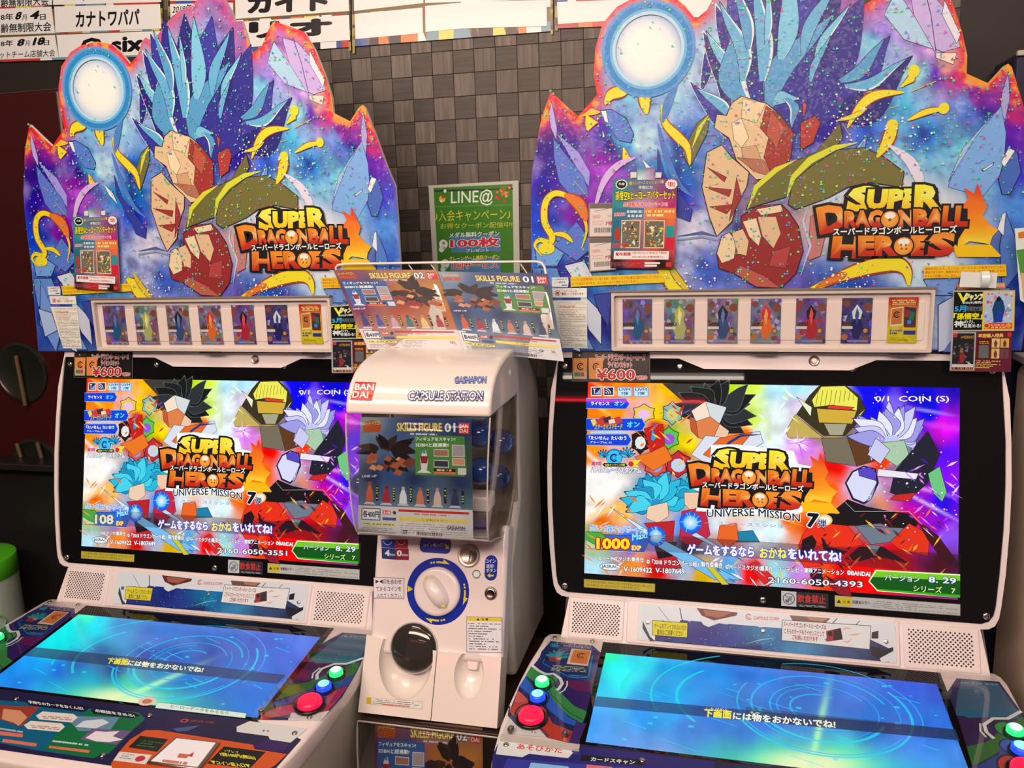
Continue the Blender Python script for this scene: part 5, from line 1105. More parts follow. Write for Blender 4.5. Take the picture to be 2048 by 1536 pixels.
    P.poly([zn(200, 128), zn(475, 125), zn(490, 190), zn(475, 295), zn(205, 290)], (244, 226, 214)); P.text('カード決済未対応モデル', *zn(207, 182), *zn(468, 172), 3.8, (60, 40, 50), 0.02); P.text('ゲーム推奨年齢', *zn(245, 228), *zn(428, 222), 3.6, (60, 50, 50), 0.02); P.poly([zn(370, 250), zn(460, 250), zn(458, 270), zn(365, 270)], (40, 110, 180))
    return P.build('board_print', 'foil', hb)
board_art()
ws = zr(1080, 540, .11719)
def st_notice(P):
    P.poly([ws(205, 305), ws(800, 308), ws(800, 470), ws(215, 470)], (250, 232, 214)); a = np.array(P.p(*ws(302, 395))); P.disc_uv(*a, .0058, (190, 50, 40)); P.disc_uv(*a, .0046, (250, 236, 224)); P.poly_uv([a + [-.003, -.0032], a + [.0026, -.003], a + [.003, .0026], a + [-.0028, .0028]], (206, 80, 60)); P.text('このゲームには、', *ws(368, 383), *ws(640, 380), 4.6, (176, 50, 36), 0.02); P.text('爆発シーンがあります', *ws(368, 432), *ws(740, 430), 5, (176, 50, 36), 0.03)
sticker(frB('R', BY - .0025), st_notice, mat='print', h=0.0, label='small white notice about explosion scenes')
def st_long(P):
    P.poly([ws(200, 520), ws(800, 518), ws(806, 1330), ws(380, 1330)], (250, 228, 206)); P.micro([ws(270, 535), ws(780, 535), ws(790, 1310), ws(380, 1310)], 26, (150, 120, 104), 9, th=0.3, minw=.01, maxw=.04); P.micro([ws(340, 610), ws(610, 610), ws(610, 650), ws(340, 650)], 1, (236, 150, 110), 3, th=.6); P.micro([ws(340, 740), ws(600, 740), ws(600, 775), ws(340, 775)], 1, (236, 150, 110), 4, th=.6)
sticker(frB('R', BY - .0025), st_long, mat='print', h=0.0, label='tall white notice sheet in small print')
def st_tag(P):
    P.poly([z1(1776, 1155), z1(1972, 1148), z1(1972, 1172), z1(1776, 1178)], (246, 130, 50)); P.text('1人プレイ1回100円(税込)', *z1(1786, 1170), *z1(1966, 1166), 8, (255, 240, 226), 0.02)
sticker(frB('R', BY - .0025), st_tag, mat='print', h=0.0, label='orange price strip')

# --- card case under the board
FCs = frB('R', 0.068)
cu0, cv1 = FCs.px(1222, 584); cu1, _ = FCs.px(1872, 574); _, cv0 = FCs.px(1223, 702)
bk = slab('card_case', frB('R', BY - .001), [rr(cu0, cv0, cu1, cv1, .003, 2)], 0, 0.0035, mk_mat('case_back', (.82, .78, .76), 0.35), mr_)
slab('case_frame', FCs, [rr(cu0, cv0, cu1, cv1, .003, 2), rr(cu0 + .006, cv0 + .007, cu1 - .006, cv1 - .008, .003, 2)[::-1]], -0.0115, 0.0, mk_mat('clear_case_edge', (.66, .62, .58), 0.15, coat=.5), mr_, .001)
slab('raised_tray', frB('R', BY - .0045), [rr(cu0 + .012, cv0 + .022, cu1 - .014, cv1 - .024, .004, 2)], 0, 0.0018, mk_mat('tray_white', (.85, .81, .79), 0.3), mr_, .0012)
slab('case_cover', FCs, [rr(cu0 + .004, cv0 + .004, cu1 - .004, cv1 - .004, .003, 2)], -.0005, .0006, 'acrylic', mr_)
slab('case_ledge', FCs, [[(cu0 - .002, cv1 - .001), (cu1 + .002, cv1 - .001), (cu1 + .002, cv1 + .003), (cu0 - .002, cv1 + .003)]], -.012, .003, mk_mat('smoky_ledge', lit((140, 116, 104)), 0.2), mr_, .0008)
for x in (1267, 1529, 1809):
    u, v = FCs.px(x, 702); slab('clip', FCs, [[(u - .026, cv0 - .003), (u + .026, cv0 - .003), (u + .026, cv0 + .001), (u - .026, cv0 + .001)]], -.006, .004, 'black', mr_, .001)

# --- console
def KU(pts, fr=KR): return [fr.px(*p) for p in pts]
lp_ = [(1105, 1266), (1097, 1267), (1089, 1273), (1077.7, 1292.6), (1058, 1324), (1038.6, 1361), (1019, 1404), (1001.5, 1447), (989.8, 1488), (982, 1525)]
lo_ = KU(lp_)        # (u, v) with v negative towards the player
ro_ = [(0.757, 0.052), (0.768, 0.050), (0.776, 0.040), (0.780, 0.02), (0.781, -0.05), (0.782, -0.15), (0.779, -0.24), (0.773, -0.30), (0.768, -0.34)]
front = [(0.755, -0.395), (0.70, -0.425), (0.55, -0.438), (0.35, -0.440), (0.15, -0.436), (0.0, -0.424), (-0.055, -0.40), (-0.080, -0.37)]
oc = lo_[::-1] + ro_ + front
oc = oc[::-1]
def scaled(o_, d, z):
    c_ = np.array([0.345, -0.19]); return [tuple(np.array(p) + (c_ - np.array(p)) / np.linalg.norm(c_ - np.array(p)) * d) for p in o_]
rings = [[KR.at(*p, h) for p in scaled(oc, d, 0)] for d, h in ((.006, 0.0), (.0015, -.002), (0, -.006), (0, -.034), (.004, -.042))]
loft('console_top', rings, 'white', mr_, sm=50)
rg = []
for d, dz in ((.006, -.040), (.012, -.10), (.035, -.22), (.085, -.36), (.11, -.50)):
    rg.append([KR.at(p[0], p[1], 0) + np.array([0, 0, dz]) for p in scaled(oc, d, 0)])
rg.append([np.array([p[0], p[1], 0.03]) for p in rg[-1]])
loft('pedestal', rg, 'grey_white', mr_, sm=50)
box('base_plinth', (0.35, 0.02, 0.015), (0.52, 0.5, 0.03), 'black', mr_)

lcd = [(0.0585, -0.004), (0.0575, -0.262), (0.655, -0.262), (0.660, -0.004)]
slab('lower_screen_bezel', KR, [[(0.047, 0.0335), (0.047, -0.268), (0.662, -0.268), (0.671, -0.1), (0.671, 0.0335)]], -0.002, 0.0012, 'black_gloss', mr_)
def smp(z, L): return [(*z(a, b), c) for a, b, c in L]
def lower_screen(own, parent):
    base = frK(own)
    P = Print(frK(own), 0.0016, 6e-6, lit_=False)
    uv, Fs = grid_uv(lcd[1][0], -0.262, 0.6575, -0.0035, 180, 90)
    px = base.img(uv)
    if own == 'R':
        S = smp(z4, [(480, 330, (20, 240, 170)), (520, 390, (0, 240, 240)), (440, 430, (10, 200, 240)), (600, 350, (20, 220, 240)), (700, 380, (20, 170, 240)), (850, 400, (30, 140, 230)), (1000, 360, (40, 120, 220)), (1200, 380, (60, 110, 215)), (1400, 400, (70, 110, 220)), (1600, 430, (40, 90, 220)), (1720, 450, (40, 80, 200)), (700, 460, (20, 160, 230)), (430, 560, (50, 160, 250)), (450, 640, (80, 160, 245)), (550, 680, (100, 155, 235)), (700, 700, (110, 160, 235)), (620, 560, (40, 150, 240)), (800, 620, (60, 130, 220)), (900, 560, (40, 120, 220)), (1000, 640, (30, 110, 200)), (1100, 560, (40, 100, 210)), (1200, 500, (40, 110, 200)), (1400, 480, (50, 120, 220)), (1500, 560, (30, 110, 210)), (1700, 560, (40, 110, 220)), (1600, 700, (60, 130, 230)), (1800, 700, (70, 140, 240)), (1100, 720, (60, 200, 180)), (1350, 720, (90, 220, 180)), (900, 720, (40, 150, 200)), (1850, 600, (40, 120, 230))])
        fx, fy = 1622, 1532; bx, by = 1650, 1405; zc_ = z4
    else:
        za_ = zr(0, 1180, .19531); zb_ = zr(380, 1140, .19531)
        S = smp(za_, [(900, 280, (60, 255, 200)), (700, 400, (0, 240, 240)), (600, 520, (0, 245, 245)), (1000, 330, (20, 220, 250)), (400, 560, (20, 210, 240)), (1300, 400, (60, 150, 220)), (1600, 420, (60, 120, 210)), (1900, 450, (70, 120, 210)), (100, 800, (20, 150, 255)), (300, 750, (20, 160, 250)), (200, 950, (30, 120, 240)), (600, 800, (30, 110, 220)), (800, 750, (50, 110, 190)), (1000, 700, (60, 110, 170)), (1200, 800, (50, 80, 160)), (1500, 700, (40, 70, 170)), (1800, 700, (40, 90, 190)), (900, 1000, (30, 160, 200)), (1300, 1000, (60, 200, 180)), (1600, 1000, (40, 150, 190)), (1900, 1000, (30, 110, 190)), (500, 1050, (20, 140, 220)), (1900, 1150, (30, 130, 200))]) + smp(zb_, [(300, 640, (70, 120, 220)), (700, 700, (80, 110, 220)), (1200, 780, (80, 120, 225)), (1000, 900, (60, 110, 220)), (600, 850, (70, 100, 200)), (200, 900, (50, 80, 170)), (900, 1200, (20, 120, 220)), (300, 1250, (20, 110, 210)), (600, 1350, (20, 110, 215)), (200, 1400, (20, 120, 200))])
        fx, fy = 240, 1401; bx, by = 365, 1346
    C = idw(wob(px, 50, 16, 2.0), S, 3.0); n_ = fbm(px, 60, 6.0, 4); C *= (1 + .22 * n_)[:, None]
    sc = 1.0 if own == 'R' else .74
    C = blend(C, gauss(px, fx, fy, 175 * sc, 34 * sc, 3, 1.0), (70, 240, 170)); C = blend(C, gauss(px, fx, fy, 90 * sc, 26 * sc, 3, 1.4), (235, 245, 190))
    ang = math.degrees(math.atan2(by - fy, bx - fx)); L = math.hypot(bx - fx, by - fy)
    C = blend(C, .9 * gauss(px, (fx + bx) / 2, (fy + by) / 2, L * .62, 7 * sc, ang, 1.0), (170, 250, 190))
    P.add([tuple(q) for q in uv], Fs, bgcols(P, C)); P.h = .0018
    # swirl rings, true circles lying in the screen
    cu, cv = base.px(1640, 1420) if own == 'R' else base.px(372, 1326)
    rnd = random.Random(3)
    cy_ = (20, 220, 235)
    for r, w, a0, a1 in ((.150, .0045, 200, 395), (.142, .003, 150, 330), (.118, .004, 20, 250), (.108, .006, 190, 340), (.085, .002, 30, 200), (.074, .003, 100, 300), (.052, .004, 60, 260), (.165, .002, 340, 470), (.130, .0015, 340, 430), (.096, .0015, 300, 400)):
        P.ring(cu, cv, r - w, r, (cy_[0] + 10, cy_[1] - rnd.randint(0, 60), cy_[2], .75), a0, a1, 48, .8)
    for r, w, a0, a1 in ((.20, .006, 140, 215), (.245, .004, 120, 200), (.30, .010, 150, 190)):
        P.ring(cu - .05, cv + .0, r - w, r, (30, 230, 225, .55), a0, a1, 30, .62)
    P.h += P.step
    for k in range(26):
        u_, v_ = rnd.uniform(.08, .64), rnd.uniform(-.25, -.02); s_ = rnd.uniform(.002, .006); P.poly_uv([(u_, v_), (u_ + s_ * 1.6, v_), (u_ + s_ * 1.6, v_ + s_), (u_, v_ + s_)], (40, 220, 245, .6), up=False)
    for k in range(16):
        u_, v_ = rnd.uniform(.1, .6), rnd.uniform(-.24, -.03); l_ = rnd.uniform(.02, .07); P.stroke_uv([(u_, v_), (u_ + l_, v_ - l_ * .35)], rnd.uniform(.0008, .0025), (30, 220, 240, .55), up=False)
    if own == 'R':
        band = [z4(440, 475), z4(1790, 600), z4(1806, 642), z4(424, 512)]
        P.poly(band, (22, 46, 96, .78)); P.poly([z4(1000, 515), z4(1790, 600), z4(1806, 642), z4(1000, 562)], (40, 50, 60, .5))
        P.text('下画面', *z4(843, 552), *z4(945, 560), 14.5, (250, 236, 60), 0.04, ((60, 80, 60), .03), .1); P.text('には物をおかないでね!', *z4(952, 562), *z4(1338, 596), 14.5, (236, 240, 220), 0.04, ((50, 70, 80), .03), .1); P.text('したがめん', *z4(853, 526), *z4(935, 531), 5, (240, 240, 220), 0.01); P.text('もの', *z4(1018, 541), *z4(1052, 544), 5, (240, 240, 220), 0.01)
    else:
        za_ = zr(0, 1180, .19531); zb_ = zr(380, 1140, .19531)
        P.poly([za_(350, 585), za_(1400, 690), zb_(980, 1075), zb_(900, 1165), za_(1350, 800), za_(240, 672)], (44, 62, 92, .8))
        P.text('下画面', *za_(1085, 752), *za_(1295, 768), 10, (240, 226, 40), 0.04, None, .5); P.text('には物をおかないでね!', *za_(1300, 770), *za_(2070, 845), 10, (236, 240, 200), 0.04, None, .5); P.text('したがめん', *za_(1150, 706), *za_(1320, 715), 3.4, (230, 230, 200), 0.01)
        P.poly([zb_(-330, 1350), zb_(580, 1465), zb_(570, 1520), zb_(-360, 1415)], (40, 90, 100)); P.poly([zb_(-330, 1354), zb_(576, 1468), zb_(564, 1515), zb_(-356, 1411)], (214, 226, 206)); P.text('ヒーローデータをみるなら', *zb_(-200, 1410), *zb_(395, 1482), 6.5, (50, 80, 80), 0.01, None, .3)
        P.disc(*zb_(-440, 1345), .018, (230, 190, 160), ry=.012); P.disc(*zb_(-440, 1345), .010, (190, 110, 80), ry=.007)
    return P.build('lower_screen', 'lower_screen', parent)
lower_r = lower_screen('R', mr_)

# side decals
zp8 = zr(980, 1236, .19531); zpb = zr(380, 1140, .19531)
def left_art(P):
    Z = zp8; blk = (30, 28, 50)
    P.poly([Z(*q) for q in ((620, 235), (1050, 280), (1150, 370), (1135, 560), (1080, 800), (985, 1060), (900, 1300), (600, 1230), (270, 1100), (190, 1000), (220, 900), (300, 700), (400, 540), (480, 440))], (44, 36, 100))
    uv = []
    P.poly([Z(*q) for q in ((1100, 360), (1150, 380), (1135, 560), (1080, 800), (1040, 860), (1020, 700), (1060, 520))], (90, 40, 120)); P.poly([Z(*q) for q in ((700, 640), (1050, 640), (1020, 760), (880, 740), (800, 700))], (110, 30, 90)); P.poly([Z(*q) for q in ((760, 720), (1020, 780), (980, 960), (860, 880))], (60, 30, 100))
    P.poly([Z(*q) for q in ((620, 240), (1040, 285), (1070, 340), (1010, 645), (800, 630), (560, 500), (490, 450), (530, 340))], (30, 50, 110)); P.poly([Z(*q) for q in ((600, 260), (1020, 300), (980, 480), (620, 460), (530, 440))], (40, 44, 96))
    # generic teal bursts and orange card
    for k in range(7):
        t = R_(-10 + 30 * k); P.leaf(*Z(690, 390), *Z(690 + 130 * math.cos(t), 390 - 70 * math.sin(t)), 8, 0, [(40, 150, 160), (26, 120, 140)][k % 2])
    for k in range(5):
        t = R_(10 + 35 * k); P.leaf(*Z(660, 290), *Z(660 + 60 * math.cos(t), 290 - 40 * math.sin(t)), 6, 0, (40, 140, 160))
    P.poly([Z(600, 400), Z(740, 400), Z(700, 450), Z(610, 440)], (160, 50, 60)); P.poly([Z(660, 410), Z(740, 400), Z(720, 430)], (220, 160, 110))
    P.stroke([Z(*q) for q in ((560, 420), (540, 460), (800, 600), (1000, 640), (1050, 380))], .0018, (40, 130, 200)); P.text('スーパードラゴンボールヒーローズ', *Z(680, 262), *Z(1040, 300), 4.4, (236, 190, 190), 0.03); P.text('ライセンスのごあんない', *Z(750, 292), *Z(1040, 318), 4.0, (236, 190, 190), 0.03)
    P.poly([Z(*q) for q in ((835, 312), (1040, 332), (1000, 492), (785, 470))], (240, 206, 186)); P.poly([Z(*q) for q in ((860, 322), (1030, 338), (992, 474), (815, 452))], (232, 126, 60)); a = np.array(P.p(*Z(935, 385))); P.ring(*a, .0068, .0090, (90, 50, 30), 40, 320); P.ring(*a, .0030, .0044, (90, 50, 30), 40, 320)
    P.micro([Z(650, 480), Z(960, 500), Z(1000, 560), Z(620, 540)], 4, (214, 206, 110), 7, th=.45); P.micro([Z(800, 580), Z(1000, 590), Z(990, 620), Z(810, 610)], 2, (110, 170, 220), 8, th=.4)
    P.poly([Z(*q) for q in ((430, 480), (520, 540), (600, 570), (690, 620), (660, 700), (860, 900), (1000, 960), (940, 1080), (820, 1010), (620, 860), (540, 720), (365, 590))], (60, 140, 70), ); P.poly([Z(*q) for q in ((365, 600), (440, 700), (600, 740), (640, 830), (800, 1010), (930, 1080), (920, 1120), (760, 1070), (600, 940), (560, 860), (420, 800), (300, 700))], (44, 96, 190)); P.poly([Z(*q) for q in ((300, 760), (430, 860), (560, 900), (640, 1080), (900, 1180), (890, 1290), (600, 1230), (480, 1110), (300, 1060), (200, 960))], (206, 60, 44)); P.poly([Z(*q) for q in ((280, 740), (420, 840), (420, 870), (250, 860))], (216, 90, 80))
    P.stroke([Z(*q) for q in ((300, 740), (420, 860), (560, 900), (600, 1000), (760, 1090), (900, 1130))], .0022, (24, 40, 90)); P.stroke([Z(*q) for q in ((370, 600), (450, 700), (600, 730), (640, 800), (800, 960), (940, 1040))], .0016, (20, 60, 60))
    for cx_, cy_, r, c in ((560, 660, .0175, (60, 150, 70)), (500, 800, .0175, (50, 110, 200)), (425, 985, .028, (210, 60, 50))):
        P.disc(*Z(cx_, cy_), r * 1.12, blk, ry=r * 1.12); P.disc(*Z(cx_, cy_), r, c)
    P.stroke([Z(*q) for q in ((425, 480), (500, 540), (570, 575), (650, 570), (720, 620), (740, 670), (710, 720), (680, 740))], .0062, (236, 226, 220)); P.stroke([Z(*q) for q in ((790, 645), (790, 690), (760, 740), (710, 770))], .0026, (236, 226, 220)); P.stroke([Z(*q) for q in ((200, 900), (190, 1000), (290, 1090), (520, 1130), (600, 1210))], .003, (40, 60, 90))
    P.poly([Z(*q) for q in ((190, 1010), (270, 1100), (500, 1130), (580, 1220), (130, 1180))], (232, 218, 208)); P.disc(*Z(432, 1168), .0016, (210, 60, 60)); P.disc(*Z(462, 1172), .0016, (210, 60, 60))
    P.poly([Z(*q) for q in ((880, 1060), (985, 1080), (900, 1300), (800, 1290), (840, 1180))], (70, 44, 110))
sticker(KR, left_art, 'side_decal', 'gloss', h=.0008)
def front_left_art(P):
    Z = zp8
    P.poly([Z(*q) for q in ((90, 1270), (900, 1310), (2300, 1470), (2300, 1700), (0, 1700), (30, 1400))], (46, 40, 110)); P.poly([Z(*q) for q in ((90, 1262), (780, 1300), (850, 1380), (800, 1435), (400, 1390), (330, 1425), (60, 1395))], (238, 222, 212)); P.text('あそびかた', *Z(275, 1340), *Z(735, 1386), 10.5, (222, 70, 60), 0.03, None, .2)
    P.poly([Z(*q) for q in ((940, 1400), (1560, 1450), (1580, 1510), (920, 1460))], (28, 26, 34)); P.text('カードスキャン', *Z(1030, 1465), *Z(1480, 1500), 8, (236, 230, 224), 0.04, None, .2)
    P.poly([Z(*q) for q in ((180, 1440), (900, 1490), (2300, 1600), (2300, 1760), (60, 1700))], (60, 60, 150)); P.poly([Z(*q) for q in ((420, 1480), (800, 1520), (860, 1600), (380, 1580))], (150, 190, 220)); P.poly([Z(*q) for q in ((990, 1500), (1250, 1525), (1250, 1600), (980, 1590))], (230, 120, 110))
    for (x, y) in ((218, 1130), (165, 1305)): pass
for (x, y) in ((665, 208), (1050, 243), (218, 1130), (165, 1305)): screw(KR, *zp8(x, y), r=.0052, h=.0010)
def frLpx(pts): return [KL.px(*p) for p in pts]

def right_art(P):
    Z = zpb
    P.poly([Z(*q) for q in ((1560, 640), (1880, 665), (1780, 890), (1700, 1060), (1560, 1300), (1400, 1480), (1100, 1540), (560, 1530), (800, 1220), (1010, 1050), (1300, 780))], (44, 40, 84)); P.poly([Z(*q) for q in ((1590, 650), (1860, 675), (1760, 880), (1690, 960), (1600, 965), (1500, 950), (1200, 940), (1400, 780))], (66, 96, 122)); P.poly([Z(*q) for q in ((1240, 900), (1780, 880), (1690, 960), (1300, 985))], (40, 100, 130)); P.micro([Z(1560, 665), Z(1840, 680), Z(1836, 698), Z(1550, 684)], 1, (140, 160, 176), 4, th=.6)
    P.poly([Z(*q) for q in ((1220, 960), (1500, 950), (1440, 1050), (1180, 1150), (980, 1180), (1060, 1060))], (60, 34, 80)); P.poly([Z(*q) for q in ((1560, 1010), (1740, 940), (1690, 1060), (1560, 1130), (1400, 1130), (1200, 1230), (900, 1330), (760, 1330), (900, 1200), (1200, 1150), (1420, 1060))], (50, 110, 50)); P.poly([Z(*q) for q in ((1690, 1060), (1620, 1180), (1460, 1230), (1180, 1280), (1000, 1370), (700, 1400), (760, 1330), (900, 1340), (1200, 1240), (1300, 1160), (1560, 1120))], (34, 70, 140)); P.poly([Z(*q) for q in ((1610, 1190), (1520, 1320), (1400, 1450), (1240, 1470), (1120, 1460), (760, 1530), (620, 1530), (880, 1410), (1090, 1370), (1200, 1290), (1460, 1240))], (190, 50, 44)); P.poly([Z(*q) for q in ((1540, 1210), (1600, 1200), (1500, 1340), (1380, 1400))], (150, 30, 80))
    P.stroke([Z(*q) for q in ((1780, 900), (1600, 960), (1480, 960), (1350, 1010), (1300, 1070), (1300, 1120))], .006, (236, 224, 214)); P.stroke([Z(*q) for q in ((1330, 1000), (1260, 1060), (1250, 1110))], .003, (236, 224, 214)); P.stroke([Z(*q) for q in ((960, 1160), (1010, 1120), (1010, 1170))], .002, (140, 160, 190), True)
    P.poly([Z(*q) for q in ((1430, 1440), (1340, 1540), (1000, 1540), (1040, 1460), (1240, 1475))], (226, 210, 198)); P.disc(*Z(1005, 1508), .0014, (200, 70, 60)); P.disc(*Z(1025, 1508), .0014, (200, 70, 60))
    for cx_, cy_, r, c in ((1492, 1045, .0175, (60, 150, 70)), (1372, 1185, .0175, (50, 90, 190)), (1226, 1350, .028, (206, 56, 48))):
        P.disc(*Z(cx_, cy_), r * 1.12, (26, 30, 60)); P.disc(*Z(cx_, cy_), r, c)
class PL(Print): pass
o = Print(KL, .0008, 6e-6); right_art(o); ra = o.build('side_decal', 'gloss', mr_)
def front_art(P):
    Z = zr(0, 1380, .3418); blk = (34, 28, 50)
    P.poly_uv([(0.04, -.268), (0.66, -.268), (0.765, -.30), (0.755, -.375), (0.70, -.407), (0.5, -.416), (0.2, -.416), (0.0, -.405), (-.06, -.38), (-.08, -.33), (-.05, -.27)], (42, 36, 70))
    P.poly([Z(*q) for q in ((0, 60), (140, 70), (530, 110), (810, 130), (850, 170), (780, 230), (640, 370), (540, 400), (200, 350), (0, 310), (-300, 280), (-300, 30))], (22, 96, 126)); P.poly([Z(*q) for q in ((540, 110), (810, 130), (845, 172), (780, 230), (640, 370), (540, 400), (260, 350), (330, 260), (440, 170))], (26, 110, 60)); P.poly([Z(*q) for q in ((380, 150), (700, 160), (640, 240), (460, 240))], (110, 140, 160)); P.poly([Z(*q) for q in ((490, 180), (600, 170), (640, 190), (560, 225), (440, 215))], (226, 220, 220)); P.poly([Z(*q) for q in ((540, 225), (770, 240), (680, 320), (470, 290))], (120, 90, 130)); P.poly([Z(*q) for q in ((560, 240), (620, 245), (700, 240), (660, 270), (720, 290), (640, 305), (560, 300), (500, 280))], (250, 226, 236))
    P.poly([Z(*q) for q in ((150, 70), (190, 55), (500, 90), (525, 105), (490, 130), (170, 90))], blk); P.text('手持ちのカードをおくんだ!', *Z(170, 78), *Z(490, 118), 6, (226, 220, 214), .05, None, -.4); P.poly([Z(*q) for q in ((530, 120), (570, 100), (790, 135), (820, 150), (780, 165), (550, 140))], blk); P.text('必殺技をきめろ!', *Z(560, 128), *Z(790, 160), 6, (226, 220, 214), .05, None, -.4)
    P.poly([Z(*q) for q in ((0, 90), (230, 100), (180, 150), (130, 210), (80, 200), (0, 170))], (170, 60, 44)); P.poly([Z(*q) for q in ((20, 110), (120, 120), (160, 160), (110, 210), (80, 190), (10, 170))], (226, 150, 110))
    for q, tx in ((((210, 150), (250, 125), (430, 140), (455, 160), (420, 190), (230, 172)), ((245, 160), (420, 172))), (((140, 205), (180, 180), (360, 195), (380, 215), (345, 245), (160, 228)), ((180, 215), (350, 228)))):
        P.poly([Z(*a) for a in q], (244, 222, 206)); a, b = tx; P.micro([Z(a[0], a[1] - 12), Z(b[0], b[1] - 12), Z(b[0], b[1] + 8), Z(a[0], a[1] + 8)], 2, (170, 80, 70), 3, th=.5)
    for q in (((0, 240), (150, 258), (145, 280), (0, 265)), ((20, 285), (240, 315), (230, 335), (10, 305)), ((290, 325), (555, 355), (540, 372), (285, 340))): P.micro([Z(*a) for a in q], 1, (246, 120, 90), 6, th=.9, dens=.95, minw=.03, maxw=.06)
    P.micro([Z(310, 292), Z(545, 320), Z(540, 332), Z(305, 304)], 1, (214, 220, 214), 6, th=.8, dens=.9); P.micro([Z(0, 220), Z(135, 240), Z(130, 252), Z(0, 232)], 1, (214, 190, 200), 9, th=.8, dens=.9)
    P.poly([Z(*q) for q in ((760, 290), (850, 235), (930, 235), (1480, 320), (1490, 345), (1680, 375), (1610, 440), (1560, 470), (1300, 520), (660, 480), (650, 430), (690, 370))], (222, 88, 36)); P.poly([Z(*q) for q in ((820, 268), (985, 288), (920, 362), (750, 335))], (40, 40, 30)); P.micro([Z(840, 290), Z(960, 305), Z(910, 345), Z(790, 328)], 3, (70, 120, 50), 4, th=.4); P.poly([Z(*q) for q in ((700, 360), (888, 380), (850, 435), (662, 412))], (240, 220, 206)); P.disc(*Z(820, 402), .009, (214, 50, 60), ry=.007); P.micro([Z(720, 368), Z(790, 376), Z(770, 410), Z(695, 400)], 3, (120, 110, 110), 4, th=.4)
    P.poly([Z(*q) for q in ((1310, 330), (1555, 362), (1460, 460), (1210, 430))], (34, 30, 32)); P.text('1プレイ', *Z(1320, 362), *Z(1400, 372), 5, (240, 220, 60), .02, None, -.5); P.text('1回100円(税込)', *Z(1295, 388), *Z(1500, 410), 8, (240, 214, 40), .05, None, -.5); P.text('▼コイン投入口▼', *Z(1240, 432), *Z(1470, 456), 7.5, (240, 214, 40), .04, None, -.5)
    P.poly([Z(*q) for q in ((1385, 215), (1460, 182), (1800, 225), (1700, 308), (1580, 290), (1570, 270), (1385, 245))], (234, 218, 206)); P.disc(*Z(1543, 238), .0022, (70, 90, 190)); P.disc(*Z(1568, 240), .0022, (210, 70, 60)); P.poly([Z(*q) for q in ((1480, 320), (1560, 290), (1700, 310), (1660, 370), (1490, 340))], (60, 30, 90)); a = np.array(P.p(*Z(1078, 180))); P.ring(*a, .004, .0075, (200, 80, 60), 0, 360, 16, .7); P.text('CAPSULE CORP', *Z(1105, 186), *Z(1260, 198), 4.6, (190, 80, 60), .0, None, -.5); P.poly([Z(*q) for q in ((1010, 225), (1180, 205), (1100, 240), (1040, 245))], (70, 90, 130))
o = Print(KL, .0007, 6e-6); front_art(o); fa = o.build('front_decal', 'gloss', None)
o = Print(KR, .0012, 6e-6); 
def fr_art2(P): front_left_art(P)
fr_art2(o); fa2 = o.build('front_label', 'gloss', mr_); 
fa.parent = mr_
# card reader in the front decal
ru = [KL.px(*zr(0, 1380, .3418)(*q)) for q in ((1030, 290), (1290, 320), (1170, 480), (860, 440))]
slab('card_reader', KR, [ru], 0.001, .006, 'steel', mr_, .002)
cc = np.mean(ru, 0); ri_ = [tuple(cc + (np.array(p) - cc) * .88) for p in ru]
slab('reader_window', KR, [ri_], .006, .0068, mk_mat('lit_reader', lit((248, 226, 220)), 0.3, emit=(0.5, 0.42, 0.40), es=0.25), mr_)
o = Print(KL, .0072, 6e-6); zq = zr(0, 1380, .3418); o.poly([zq(*q) for q in ((1050, 370), (1110, 378), (1090, 400), (1035, 394))], (214, 110, 80)); o.poly([zq(*q) for q in ((1095, 385), (1135, 362), (1125, 392))], (214, 60, 60)); o.micro([zq(955, 405), zq(1125, 425), zq(1115, 442), zq(945, 420)], 1, (230, 110, 80), 5, th=.9, dens=.95); o.build('reader_mark', 'print', mr_)
for (x, y) in ((95, 55), (875, 155), (600, 388), (1812, 165), (1725, 258)):
    u, v = KL.px(*zq(x, y)); screw(KR, 0, 0, uv=(u, v), r=.0052, h=.0012)

# acrylic sheets over the side panels
Ls = [KR.px(1103, 1269, .007), KR.px(1207, 1279, .007), KR.px(1160, 1492, .007), KR.px(1002, 1469, .007)]
slab('clear_panel', KR, [Ls], .0042, .0072, 'acrylic', mr_)
Rs = [(0.666, 0.047), (0.752, 0.047), (0.770, 0.02), (0.776, -0.25), (0.645, -0.262)]
slab('clear_panel', KR, [Rs], .0042, .0072, 'acrylic', mr_)
for q in (((1003, 1469), (1160, 1490), (1158, 1499), (1000, 1477)),):
    slab('panel_edge', KR, [[KR.px(*a, .006) for a in q]], .0015, .0074, 'edge', mr_)
for (x, y) in ((1131, 1474), (1022, 1466)): u, v = KR.px(x, y); lathe('bolt', KR, u, v, [(.006, .001), (.006, .010), (.0045, .012), (.002, .012), (.0015, .010), (.0002, .010)], 'chrome', mr_, 14)
for (x, y) in ((524, 1429),): u, v = KL.px(x, y); lathe('bolt', KR, u, v, [(.006, .001), (.006, .010), (.0045, .012), (.002, .012), (.0015, .010), (.0002, .010)], 'chrome', mr_, 14)
for u in (0.075,): pass

